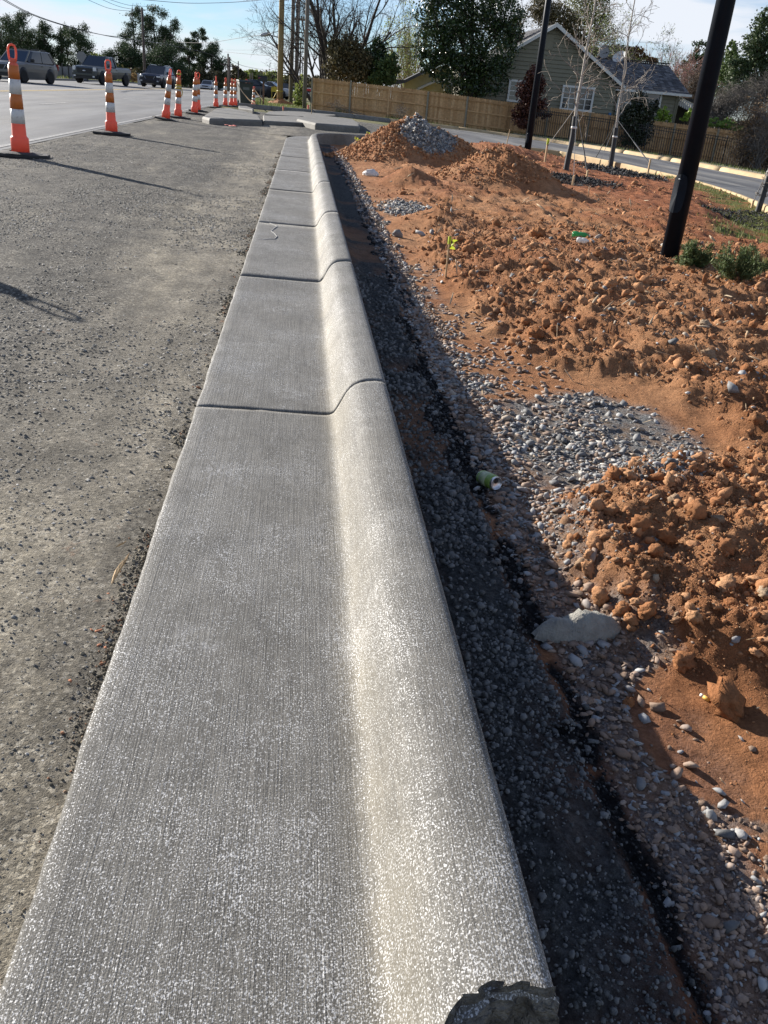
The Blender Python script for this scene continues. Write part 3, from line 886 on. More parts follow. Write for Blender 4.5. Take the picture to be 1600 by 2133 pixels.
# stones pressed in the shaded strip beside the trench
clods(21000, (.60, 1.25, .42, 5.0), lambda m, x, y: (1 - m['grey']) * (1 - m['rub']) * np.clip((.95 - .72 * sstep(.76, .88, x)) * sstep(.60, .66, x), 0, 1) * (1 - .6 * m['black']) * np.where(np.hypot((x - .93) / .2, (y - 1.3) / .24) < 1, .04, 1), .0022, .0095, 'brown_stones', mx=.015, e=1.5, p=2.2, mat=M_STONEB, SH=(ST1, ST2), flat=.85, sink=.3)
clods(8000, (.60, 1.0, 4.0, 17), lambda m, x, y: (1 - m['rub']) * .9 * sstep(.62, .7, x) * sstep(.86, .76, x), .0012, .004, 'brown_stones', mx=.03, e=1.5, mat=M_STONEB, SH=(ST1, ST2), flat=.5)
# crumbs of spilled concrete, black grains
clods(19000, (.34, .66, .38, 6.0), lambda m, x, y: m['grey'] * np.clip(.72 + fbm(x, y, 6, 2, 7) * 1.4, .15, 1), .0018, .0075, 'spilled_cement_crumbs', mx=.012, e=1.5, mat=M_CRUMB, SH=(CL1, CL1), flat=.1)
clods(900, (.56, .75, .5, 3.5), lambda m, x, y: m['black'] * .4, .003, .008, 'spilled_cement_crumbs', mx=.010, e=1.3, mat=M_CRUMB)
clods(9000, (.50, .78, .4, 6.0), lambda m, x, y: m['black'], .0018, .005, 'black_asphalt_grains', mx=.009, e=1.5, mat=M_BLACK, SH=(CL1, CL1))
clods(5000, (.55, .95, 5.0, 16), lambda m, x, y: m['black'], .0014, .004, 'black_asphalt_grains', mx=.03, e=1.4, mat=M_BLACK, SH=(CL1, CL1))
clods(3000, (.60, .85, 6, 21), lambda m, x, y: m['black'] * .1 + sstep(.60, .68, x) * sstep(.8, .7, x) * .5, .001, .003, 'far_trench_crumbs', mx=.03, e=1.4, mat=M_STONEB)
# mulch
for q, (cx, cy, rx, ry) in enumerate(((4.95, 16.3, .95, 1.4), (7.6, 21.2, .85, 2.3), (7.35, 13.3, 1.05, 1.2))):
    n = 900; a = R4.random(n) * 6.283; rr = np.sqrt(R4.random(n))
    x = cx + rx * rr * np.cos(a); y = cy + ry * rr * np.sin(a); z, _ = dz(x, y)
    k = inside(x, y, poly2)
    sc = np.column_stack([R4.uniform(.02, .06, n), R4.uniform(.008, .02, n), R4.uniform(.006, .014, n)]) * (cy / 16)
    scatter('mulch_chips', ST1, np.column_stack([x, y, z + .008 + .05 * (1 - rr)])[k], sc[k], M_MULCH, R4, .7)
# pale straw and root bits on the clay
n = 650; x, y, z = sample(n, .8, 5, 1.1, 14, lambda m, x, y: .6 + 0 * x, R4, 1.8)
sc = np.column_stack([R4.uniform(.003, .012, len(x)), R4.uniform(.0008, .002, len(x)), R4.uniform(.0008, .002, len(x))]) * np.clip(y, 1, 7)[:, None]
scatter('straw_bits', ST1, np.column_stack([x, y, z + .006 * y]), sc, M_PALE, R4, .6)

# loose stones on the milled strip, crumbs along the gutter lip
def mill_z(x, y): return zb(x, y) + mill_off(x, y)
n = 120000; u = R4.random(n) ** 1.35; y = .8 * (16 / .8) ** u; x = -.36 - (3.4) * R4.random(n)
keep = (np.abs(x) < .8 * y + .5) & (fbm(x, y, 1.6, 3, 77) + .5 * fbm(x, y, 6, 2, 78) > R4.random(n) * 1.1 - .38)
x, y = x[keep], y[keep]; r = radii(len(x), y, .0010, .0036, R4, 3.2, .008)
OV = np.array([(1, 0, 0), (-1, 0, 0), (0, 1, 0), (0, -1, 0), (0, 0, 1.)]); OF = np.array([(0, 2, 4), (2, 1, 4), (1, 3, 4), (3, 0, 4)])
OCT = (np.array([OV * np.array([1.2, R4.uniform(.7, 1.1), R4.uniform(.5, .8)]) + .18 * R4.standard_normal(OV.shape) for _ in range(12)]), OF)
scatter('loose_milled_stones', OCT, np.column_stack([x, y, mill_z(x, y) + r * .05]), r, M_PEB, R4, 1.0)
n = 6000; u = R4.random(n); y = .5 * (16 / .5) ** u; x = -.347 - np.abs(R4.standard_normal(n)) * .02 * (1 + .05 * y)
w = sstep(.0, .4, fbm(x * 0, y, 2.3, 3, 99)) ; keep = R4.random(n) < w * .9 + .05
x, y = x[keep], y[keep]; r = radii(len(x), y, .0009, .0038, R4, 2.6, .008)
scatter('gutter_lip_crumbs', CL1, np.column_stack([x, y, mill_z(x, y) + r * .3]), r, M_EDGE, R4, .2)

# single clods and stones big enough to pick out
CLODM = [np_mesh('clay_clod', CL3[0][k], CL3[1], M_CLOD, False) for k in range(8)]
STONEM = [np_mesh('stone', ST2[0][k], ST2[1], M_STONE, False) for k in range(10)]
STONEB = [np_mesh('stone', ST2[0][k], ST2[1], M_STONEB, False) for k in range(10)]
def single(meshes, name, x, y, r, label, cat, group=None, lift=.35, sc=None, flat=.5, rot=None):
    z = float(dz(np.array([x]), np.array([y]))[0][0])
    o = link(name, meshes[int(R4.integers(len(meshes)))], None, (x, y, z + r * lift),
             rot or ((R4.random() - .5) * flat * 3, (R4.random() - .5) * flat * 3, R4.random() * 6.28))
    o.scale = [r * v for v in (sc or (1, 1, 1))]
    return tag(o, label, cat, group)
def many(n, box, wf, lo, hi, mx, meshes, name, label, cat, group, e=1.5):
    x, y, z = sample(n * 12, *box, wf, R4, e); x, y = x[:n], y[:n]
    r = np.minimum(np.maximum(y, .9) * R4.uniform(lo, hi, len(x)), mx)
    for a, b, c in zip(x, y, r): single(meshes, name, float(a), float(b), float(c), label, cat, group)
many(110, (.75, 2.0, 1.25, 2.75), lambda m, x, y: m['heap'] > .5, .007, .016, .026, CLODM, 'clay_clod', 'rounded orange clay clod in the heap right of the concrete chunk', 'clod', 'clods in the near clay heap', 1.0)
many(120, (1.0, 4.2, 2.9, 8.8), lambda m, x, y: (m['rub'] > .6) & (y > 2.9), .0045, .009, .036, CLODM, 'clay_clod', 'orange clay clod lying on the rough bank behind the gravel patch', 'clod', 'clods on the rough clay bank')
many(60, (.9, 4.0, 2.6, 8.5), lambda m, x, y: (m['rub'] > .5), .0025, .005, .022, STONEM, 'stone', 'pale angular stone lying loose on the orange clay bank', 'stone', 'pale stones on the clay bank')
many(60, (.66, .86, .5, 2.6), lambda m, x, y: 1 - m['grey'] + 0 * x, .009, .015, .018, STONEB, 'stone', 'flat brown stone in the shaded strip beside the trench', 'stone', 'brown stones in the shade', 1.3)
many(60, (.68, 1.5, 2.3, 3.6), lambda m, x, y: m['gravel'] > .6, .0055, .009, .02, STONEM, 'stone', 'blue grey crushed stone in the gravel patch', 'stone', 'crushed stones in the gravel patch', 1.0)
for px, py, r, k, lab in [(1530, 1440, .050, 0, 'largest orange clay clod at the right edge of the photo'), (1580, 1335 , .022, 0, 'clod just above the largest clod at the right edge'),
        (1255, 1225, .030, 0, 'flat topped clay clod touching the far side of the concrete chunk'), (1300, 1260, .026, 0, 'clay clod at the right tip of the concrete chunk'),
        (1225, 1165, .022, 0, 'clay clod on the shadow line above the concrete chunk'), (1320, 1420, .016, 0, 'lone round clod below the concrete chunk on the shadow line'),
        (1240, 1080, .024, 0, 'clay clod at the left corner of the near heap'), (1430, 1352, .030, 0, 'clod beside crumbled cement right of the concrete chunk'),
        (1118, 500, .06, 0, 'tan boulder sized clod near the green bottle'), (1075, 688, .04, 0, 'broad clod at the front edge of the clay bank'), (1115, 690, .034, 0, 'clod second along the front edge of the bank'),
        (1525, 822, .034, 1, 'big pale yellow stone at the right edge of the clay bank'), (1045, 612, .022, 1, 'white stone standing on the left part of the clay bank'),
        (1310, 686, .020, 1, 'white stone in the middle of the clay bank'), (1545, 785, .026, 1, 'white stone just above the big pale yellow stone'),
        (1385, 528, .05, 1, 'white stone lying at the foot of the near lamp pole'), (830, 470, .07, 1, 'pale block of stone left of the rubble mound'), (880, 470, .05, 1, 'pale stone beside the pale block in the rubble'),
        (1530, 1690, .016, 1, 'light blue grey stone in sun near the lower right corner'), (1350, 1590, .013, 1, 'blue grey stone lying in the shade by the shadow line'), (1560, 1690, .012, 1, 'small cream stone by the lower right blue grey stone'),
        (1520, 1630, .014, 1, 'blue grey stone in sun above the lower right corner'), (1540, 1880, .014, 1, 'bluish oval stone in the shade at the lower right'), (1500, 1650, .011, 1, 'grey stone in sun beside the shadow line at the lower right')]:
    p = gp(px, py, -.06 if py > 1000 else -.02)
    single(CLODM if k == 0 else STONEM, 'clay_clod' if k == 0 else 'stone', p[0], p[1], r, lab, 'clod' if k == 0 else 'stone')

# broken chunk of concrete lying across the shadow line
def chunk():
    a, b = gp(1118, 1290, -.06), gp(1318, 1262, -.05)
    n, k = 26, 9; V = []; r = np.random.default_rng(5)
    L = np.linalg.norm((b - a)[:2]); ux, uy = (b - a)[:2] / L
    for i in range(n):
        t = i / (n - 1)
        top = .060 * math.sin(math.pi * min(t * 1.05 + .02, 1)) ** .55 * (1 - .35 * math.exp(-((t - .36) / .06) ** 2)) + .006
        for j in range(k):
            s = j / (k - 1)
            # cross-section: steep near face, leaning back
            prof = [(-.030, 0), (-.026, .35), (-.016, .72), (-.006, .95), (.004, 1.0), (.020, .86), (.034, .55), (.044, .25), (.05, 0)][j]
            w = math.sin(math.pi * min(max(t, .03), .97)) ** .5
            f = r.standard_normal(3) * .0016
            x = a[0] + ux * L * t - uy * prof[0] * w * 1.3 + f[0]
            y = a[1] + uy * L * t + ux * prof[0] * w * 1.3 + f[1]
            V.append((x, y, prof[1] * top + f[2] + .009 * min(1, 4 * s) * float(fbm(np.array([t * 11.]), np.array([s * 3.]), 1, 3, 2)[0])))
    V = np.array(V)
    zz = dz(V[:, 0], V[:, 1])[0]; V[:, 2] += np.percentile(zz, 30) - .004
    i = np.arange(n * k).reshape(n, k)
    F = np.stack([i[:-1, :-1], i[:-1, 1:], i[1:, 1:], i[1:, :-1]], -1).reshape(-1, 4)
    F = np.vstack([F, [[i[0, 0], i[0, 2], i[0, 4], i[0, 8]]], [[i[-1, 8], i[-1, 4], i[-1, 2], i[-1, 0]]]])
    mt = simple('chunk_concrete', (.30, .29, .25), (.20, .19, .165), 40, .95, .9, 160, bd=.006)
    tag(link('concrete_chunk', np_mesh('concrete_chunk', V, F, mt, True)), 'broken grey chunk of concrete lying half in the kerb shadow beside the trench', 'concrete chunk')
chunk()

# ------------------------------------------------------------------ traffic channelizers
def plastic(name, c, scuff=(.25, .2, .17), amt=.35, rough=.45, trans=0.0):
    m = NT(name)
    v = m.n('TexCoord').outputs['Object']
    s = m.ramp(m.noise(22, 5, .7, vec=v), (.56, 0), (.72, 1))
    col = m.mix(m.math('MULTIPLY', s, amt), m.mix(m.noise(5, 3, .6, vec=v), tuple(x * .86 for x in c), c), scuff)
    m.fin(col, rough, spec=.4)
    if trans:
        tr = m.n('BsdfTranslucent', Color=tuple(min(1, x * 1.1) for x in c))
        mx_ = m.n('MixShader'); m.set(mx_.inputs[0], trans); m.set(mx_.inputs[1], m.b.outputs[0]); m.set(mx_.inputs[2], tr.outputs[0])
        m.set(m.out.inputs['Surface'], mx_.outputs[0])
    return m.mat
M_ORANGE = plastic('orange_sheeting', (.56, .16, .035), (.28, .10, .04), .55)
M_WHITE = plastic('white_sheeting', (.66, .64, .60), (.22, .2, .18), .75)
M_SALMON = plastic('fluorescent_plastic', (.80, .20, .12), (.5, .25, .18), .3, .5, .32)
M_RUBBER = simple('black_rubber', (.05, .048, .045), (.022, .022, .022), 14, .85, .4, objc=True)

def band(z0, z1, r0, r1, out=.0018, n=20):
    mb = MB(); mb.lathe([(r0 + out, z0), (r1 + out, z1), (r1 - .002, z1 + .001), (r0 - .002, z0 - .001), (r0 + out, z0)], n); return mb
def rad(z):   # body radius at height z
    return .088 - (z - .10) * .034
def make_channelizer(square=False):
    root = empty('traffic_channelizer')
    mb = MB()
    r = .30
    pts = [(r * 1.18 * math.cos(a), r * .86 * math.sin(a)) for a in [math.pi / 8 + k * math.pi / 4 for k in range(8)]]
    mb.prism(pts, 'z', .0, .042)
    mb.lathe([(.26, .042), (.17, .058), (.125, .062), (.12, .04)], 20)
    b = mb.build('rubber_base', M_RUBBER, root); bevel(b, .012, 2)
    mb = MB()
    mb.lathe([(.105, .05), (.105, .21), (.098, .22), (.091, .225), (rad(.24), .24), (rad(1.0), 1.0), (rad(1.0) - .012, 1.018), (.030, 1.03), (.026, 1.05)], 22)
    mb.build('body', M_SALMON, root)
    z = [.37, .53, .69, .85, .995]
    mats = [M_WHITE, M_ORANGE, M_WHITE, M_ORANGE]; nm = ['white_band', 'orange_band', 'white_band', 'orange_band']
    for k in range(4):
        band(z[k] + .001, z[k + 1] - .001, rad(z[k]), rad(z[k + 1])).build(nm[k], mats[k], root)
    # loop handle
    mb = MB()
    path = [(-.030, 0, 1.03), (-.040, 0, 1.07), (-.046, 0, 1.12), (-.044, 0, 1.17), (-.032, 0, 1.20), (0, 0, 1.212), (.032, 0, 1.20), (.044, 0, 1.17), (.046, 0, 1.12), (.040, 0, 1.07), (.030, 0, 1.03)]
    mb.tube(path, .0125, 8)
    mb.lathe([(.034, 1.02), (.040, 1.035), (.034, 1.06), (.02, 1.07)], 12)
    mb.build('loop_handle', M_SALMON, root)
    return root
proto = make_channelizer()
chan = [ # base px, tilt (deg, towards +x), tilt fwd, handle turn, label
    ((44, 326), 1.2, 0, -5, 'nearest orange and white channelizer post in view with scuffed bands and torn edges', 1.0),
    ((233, 280), 0.4, 0, 8, 'second nearest channelizer post in front of the dark pickup truck', .98),
    ((345, 250), 8, 0, 70, 'channelizer post leaning strongly right on a crooked base left of the tied one', .98),
    ((371, 246), 3, 0, 40, 'channelizer post with yellow tape tied round its neck and middle', .97),
    ((405, 238), 3.2, 0, 75, 'channelizer post standing just left of the concrete median nose', .98),
    ((412, 232), 2, 0, 20, 'channelizer post hidden mostly behind the one beside the median nose', .98),
    ((450, 225), .6, 0, 80, 'channelizer post alone between the white car and the trash cart', .95),
    ((469.5, 222), 1, 0, 60, 'channelizer post leaning slightly, just right of the utility pole foot', .95),
    ((482, 222), 1.5, 0, 50, 'left post of the pair tied with tape in front of the trash cart', .95),
    ((490, 222), -.5, 0, 30, 'right post of the pair tied with tape in front of the trash cart', .95),
    ((518, 213), 2.5, 0, 40, 'channelizer post standing just right of the trash cart', 1.0),
    ((514, 209), -1, 0, 10, 'channelizer post behind the trash cart showing only its handle', 1.05),
    ((528, 222), 1.5, 0, 30, 'short striped post with tape running from its top right of the trash cart', .78)]
CH = []
def put_chan(o, P, tl, turn, label, s):
    o.location = [float(v) for v in P]; o.rotation_euler = (0, math.radians(tl), 0)
    for ch in o.children: ch.rotation_euler = (0, 0, math.radians(turn) if ch.name.split('.')[0] != 'rubber_base' else math.radians(turn * .3 + 8))
    o.scale = (1, 1, s); tag(o, label, 'traffic post', 'channelizer posts along the road edge'); CH.append(o)
for k, (px, tl, _, turn, lab, s) in enumerate(chan):
    o = proto if k == 0 else copy_tree(proto)
    P = gt(*px); put_chan(o, P, tl, turn, lab, s)
o = copy_tree(proto)
put_chan(o, (-3.42, 6.55, 0), 0, 20, 'channelizer post just outside the left edge whose shadow reaches the milled strip', 1)
o['group'] = 'channelizer posts along the road edge'

M_TAPE = plastic('yellow_tape', (.62, .50, .10), (.4, .3, .1), .2, .5, .3)
M_TAPEW = plastic('pale_caution_tape', (.70, .58, .42), (.6, .2, .1), .5, .5, .3)
def tape(pts, w, mat, label, sag=0.0, name='caution_tape'):
    pts = [Vector([float(c) for c in p]) for p in pts]
    mb = MB(); vs = []; n = 0
    P = []
    for a, b in zip(pts[:-1], pts[1:]):
        for k in range(8):
            t = k / 8; q = a.lerp(b, t); q.z -= sag * 4 * t * (1 - t); P.append(q)
    P.append(pts[-1])
    for i, q in enumerate(P):
        tw = math.sin(i * .7) * .4
        d = Vector((math.sin(tw) * .5, .0, math.cos(tw))) * w / 2
        vs += [q - d, q + d, q + d + Vector((0, .002, 0)), q - d + Vector((0, .002, 0))]
    m = len(P)
    fs = [(4 * i + a, 4 * i + (a + 1) % 4, 4 * i + 4 + (a + 1) % 4, 4 * i + 4 + a) for i in range(m - 1) for a in range(4)]
    mb.add(vs, fs)
    return tag(mb.build(name, mat), label, 'tape')
b4 = CH[3].location
tp = MB()
for z, rr in ((1.06, .055), (.78, .075), (.72, .078)):
    tp.lathe([(rr, z), (rr + .008, z + .02), (rr + .002, z + .045)], 10, (b4.x + z * .052, b4.y, b4.z))
tp.tube([(b4.x + .11, b4.y - .05, .74), (b4.x + .15, b4.y - .08, .66), (b4.x + .13, b4.y - .1, .55)], .012, 5)
tag(tp.build('caution_tape', M_TAPE), 'yellow tape knotted round the neck and middle of a leaning channelizer post', 'tape')
p9, p10, p12, p13 = CH[8].location, CH[9].location, CH[10].location, CH[12].location
tape([p9 + Vector((0, -.1, 1.1)), p10 + Vector((0, -.1, 1.08))], .06, M_TAPEW, 'tape tied between the two posts in front of the trash cart')
tape([p10 + Vector((.05, -.1, 1.08)), p10 + Vector((.5, -.4, .5)), p10 + Vector((.95, -.5, .22)), p12 + Vector((0, -.12, .32))], .06, M_TAPEW, 'tape sagging across the front of the trash cart', .06)
tape([p13 + Vector((0, -.05, .88)), p13 + Vector((.5, .1, .3))], .05, M_TAPEW, 'tape running down to the right from the short striped post', .03)
tape([p12 + Vector((.05, -.12, .3)), p13 + Vector((0, -.05, .86))], .05, M_TAPEW, 'tape rising to the top of the short striped post', .05)

# ------------------------------------------------------------------ lamp poles on the clay bed
M_POLE = simple('black_powder_coat', (.007, .011, .018), (.005, .008, .013), 9, .45, .03, spec=.12, objc=True)
M_GALV = simple('galvanised', (.45, .46, .46), None, 20, .5, metal=.6)
def lamp_pole(px, hgt, r0, r1, label, hand):
    P = gt(*px)
    P[2] = float(dz(np.array([P[0]]), np.array([P[1]]))[0][0]) - .15
    root = empty('lamp_pole', P, 0, label, 'lamp pole')
    mb = MB(); mb.lathe([(r0, 0), (r0 + (r1 - r0) * .5, hgt * .5), (r1, hgt), (r1 * .4, hgt + .02)], 40)
    mb.build('pole_shaft', M_POLE, root)
    a = math.radians(hand)
    mb = MB(); n = 9; ring = []
    for i in range(24):
        t = 2 * math.pi * i / 24
        w = .062 * math.copysign(abs(math.cos(t)) ** .6, math.cos(t)); z = .66 + .15 * math.copysign(abs(math.sin(t)) ** .6, math.sin(t))
        ring.append((w, z))
    rr = r0 + .004
    vo = [((rr + .012) * math.cos(a + w / rr), (rr + .012) * math.sin(a + w / rr), z) for w, z in ring]
    vi = [((rr - .01) * math.cos(a + w / rr), (rr - .01) * math.sin(a + w / rr), z) for w, z in ring]
    vo.append(((rr + .014) * math.cos(a), (rr + .014) * math.sin(a), .66)); vi.append(vi[0])
    mb.add(vo[:24] + vi[:24] + [vo[24]], [(i, (i + 1) % 24, 48) for i in range(24)] + [(i, (i + 1) % 24, 24 + (i + 1) % 24, 24 + i) for i in range(24)])
    mb.build('hand_hole_cover', M_POLE, root)
    mb = MB(); mb.lathe([(.0, 0), (.011, .0), (.009, .008), (0, .009)], 8, ((rr + .014) * math.cos(a), (rr + .014) * math.sin(a), .77))
    mb.build('cover_bolt', M_GALV, root)
    # arm and lantern above the picture
    mb = MB(); mb.tube([(0, 0, hgt - .1), (.5, 0, hgt + .1), (1.0, 0, hgt + .12)], .035, 8); mb.box((1.25, 0, hgt + .12), (.55, .3, .1)); mb.build('lantern_arm', M_POLE, root)
    return root
lamp_pole((1391, 548), 6.5, .077, .060, 'near black round lamp pole with a hand hole cover standing in the rubble', 215)
lamp_pole((1098, 318), 6.8, .105, .075, 'far black lamp pole standing where the clay meets the side drive', 225)

# ------------------------------------------------------------------ tubes for branches (fast)
def tubes(paths, name, mat, parent=None, n=4, kind=None):
    VV = []; FF_ = []; b = 0
    ang = np.arange(n) * 2 * math.pi / n
    ca, sa = np.cos(ang), np.sin(ang)
    byk = {}
    for P, R in paths: byk.setdefault(len(P), []).append((P, R))
    for k, lst in byk.items():
        P = np.array([p for p, _ in lst], float); R = np.array([r for _, r in lst], float)
        T = np.empty_like(P); T[:, 1:-1] = P[:, 2:] - P[:, :-2]; T[:, 0] = P[:, 1] - P[:, 0]; T[:, -1] = P[:, -1] - P[:, -2]
        T /= np.linalg.norm(T, axis=2)[..., None] + 1e-9
        ref = np.where(np.abs(T[:, :1, 2:3]) < .85, np.array([0, 0, 1.])[None, None], np.array([1., 0, 0])[None, None])
        A = np.cross(T, np.broadcast_to(ref, T.shape)); A /= np.linalg.norm(A, axis=2)[..., None] + 1e-9
        B = np.cross(T, A)
        V = P[:, :, None] + R[:, :, None, None] * (A[:, :, None] * ca[None, None, :, None] + B[:, :, None] * sa[None, None, :, None])
        m = len(lst); V = V.reshape(-1, 3)
        i = np.arange(m * k * n).reshape(m, k, n)
        a_ = i[:, :-1, :]; b_ = np.roll(i, -1, 2)[:, :-1, :]; c_ = np.roll(i, -1, 2)[:, 1:, :]; d_ = i[:, 1:, :]
        FF_.append(np.stack([a_, b_, c_, d_], -1).reshape(-1, 4) + b); VV.append(V); b += len(V)
    o = link(name, np_mesh(name, np.vstack(VV), np.vstack(FF_), mat, True), parent)
    if kind: o['kind'] = kind
    return o

def grow(base, d, L, r0, cfg, rg, level=0, out=None, tips=None):
    """cfg: per level dict(n, wob, up, kids, spread, ratio, start)"""
    if out is None: out = []
    if tips is None: tips = []
    c = cfg[min(level, len(cfg) - 1)]
    n = c.get('n', 5); p = np.array(base, float); d = np.array(d, float); d /= np.linalg.norm(d)
    P = [p.copy()]; D = [d.copy()]
    for _ in range(n):
        d = d + rg.standard_normal(3) * c['wob'] + np.array([0, 0, c.get('up', 0)]); d /= np.linalg.norm(d)
        p = p + d * L / n; P.append(p.copy()); D.append(d.copy())
    t = np.linspace(0, 1, n + 1)
    e = c.get('end', .25)
    R = r0 * (1 - (1 - e) * t ** c.get('tp', 1))
    out.append((np.array(P), R)); 
    if level >= len(cfg) - 1:
        tips.append(p); tips.append((P[n // 2])); return out, tips
    k = c['kids']; k = int(k if rg.random() > (k % 1) else k + 1)
    az0 = rg.random() * 6.28
    for j in range(k):
        s = c.get('start', .3) + (1 - c.get('start', .3)) * (j + rg.random() * .8) / k
        s = min(s, .98); q = s * n; i = min(int(q), n - 1); f = q - i
        b = P[i] * (1 - f) + P[i + 1] * f; dd = D[i]
        az = az0 + j * 2.4 + rg.random(); sp = math.radians(c['spread'] * rg.uniform(.7, 1.25))
        a = np.cross(dd, [0.3, 0.2, 1] if abs(dd[2]) < .9 else [1, 0, 0]); a /= np.linalg.norm(a); bb = np.cross(dd, a)
        nd = dd * math.cos(sp) + (a * math.cos(az) + bb * math.sin(az)) * math.sin(sp)
        rr = r0 * (1 - (1 - e) * s) * c.get('rr', .6)
        grow(b, nd, L * c['ratio'] * (1 - c.get('taper', .45) * s) * rg.uniform(.75, 1.25), rr, cfg, rg, level + 1, out, tips)
    return out, tips

def leaves(P, size, name, mat, rg, parent=None, spread=0.0, aspect=1.0, kind=None, per=1):
    P = np.repeat(np.asarray(P, float), per, 0)
    n = len(P)
    if n == 0: return None
    P = P + rg.standard_normal(P.shape) * spread
    M = rots(n, rg)
    s = size * rg.uniform(.6, 1.35, n)
    base = np.array([(-.5, 0, 0), (0, -.32 * aspect, .08), (.5, 0, 0), (0, .32 * aspect, .08)])
    V = np.einsum('nij,vj->nvi', M, base) * s[:, None, None] + P[:, None]
    F = np.arange(4 * n).reshape(n, 4)
    o = link(name, np_mesh(name, V.reshape(-1, 3), F, mat), parent)
    if kind: o['kind'] = kind
    return o

def leafmat(name, stops, rough=.55, trans=.25, spec=.4):
    m = NT(name)
    c = m.ramp(m.rnd(), *stops)
    m.fin(c, rough, spec=spec)
    if trans:
        tr = m.n('BsdfTranslucent', Color=c); mx_ = m.n('MixShader'); m.set(mx_.inputs[0], trans); m.set(mx_.inputs[1], m.b.outputs[0]); m.set(mx_.inputs[2], tr.outputs[0])
        m.set(m.out.inputs['Surface'], mx_.outputs[0])
    return m.mat
def bark(name, a, b, sc=8): return simple(name, a, b, sc, .9, .4, 60, sc=(1, 1, .25))
B_DARK = bark('dark_bark', (.075, .06, .048), (.035, .028, .023))
B_GREY = bark('grey_bark', (.17, .15, .13), (.09, .08, .07))
B_PALE = bark('pale_bark', (.46, .42, .36), (.27, .245, .21), 14)
B_TWIG = bark('sapling_twig', (.34, .30, .25), (.2, .17, .14), 14)
B_BROWN = bark('brown_bark', (.19, .135, .09), (.10, .07, .048))
B_RED = bark('reddish_twig', (.44, .27, .23), (.32, .18, .15))
B_STRAW = bark('straw_twig', (.33, .27, .17), (.22, .17, .11))
L_PINE = leafmat('pine_needles', [(0, (.028, .048, .024)), (.6, (.055, .085, .038)), (1, (.09, .125, .058))], .7, .15, .2)
L_DARK = leafmat('dark_glossy_leaf', [(0, (.012, .026, .008)), (.55, (.028, .055, .015)), (.85, (.05, .085, .022)), (1, (.10, .13, .04))], .32, .15, .6)
L_BROWNISH = leafmat('brown_green_leaf', [(0, (.04, .04, .016)), (.6, (.085, .078, .032)), (1, (.14, .115, .06))], .6, .2)
L_SPRING = leafmat('spring_leaf', [(0, (.14, .18, .04)), (.6, (.22, .27, .07)), (1, (.32, .34, .12))], .6, .35)
L_BRIGHT = leafmat('bright_green_leaf', [(0, (.16, .26, .03)), (.6, (.26, .38, .05)), (1, (.40, .50, .10))], .5, .35)
L_RED = leafmat('dark_red_leaf', [(0, (.045, .016, .012)), (.6, (.095, .032, .022)), (1, (.17, .07, .04))], .45, .2)
L_RUSSET = leafmat('dead_russet_leaf', [(0, (.22, .13, .06)), (.6, (.36, .22, .11)), (1, (.50, .36, .20))], .7, .2)
L_JUN = leafmat('juniper_sprig', [(0, (.05, .08, .024)), (.6, (.10, .14, .045)), (1, (.18, .21, .08))], .7, .2)
L_MID = leafmat('mid_green_leaf', [(0, (.045, .08, .02)), (.6, (.08, .125, .035)), (1, (.13, .17, .06))], .6, .3)
L_GRASS = leafmat('grass_blade', [(0, (.07, .11, .02)), (.5, (.13, .17, .045)), (.85, (.22, .22, .08)), (1, (.36, .30, .16))], .7, .3)

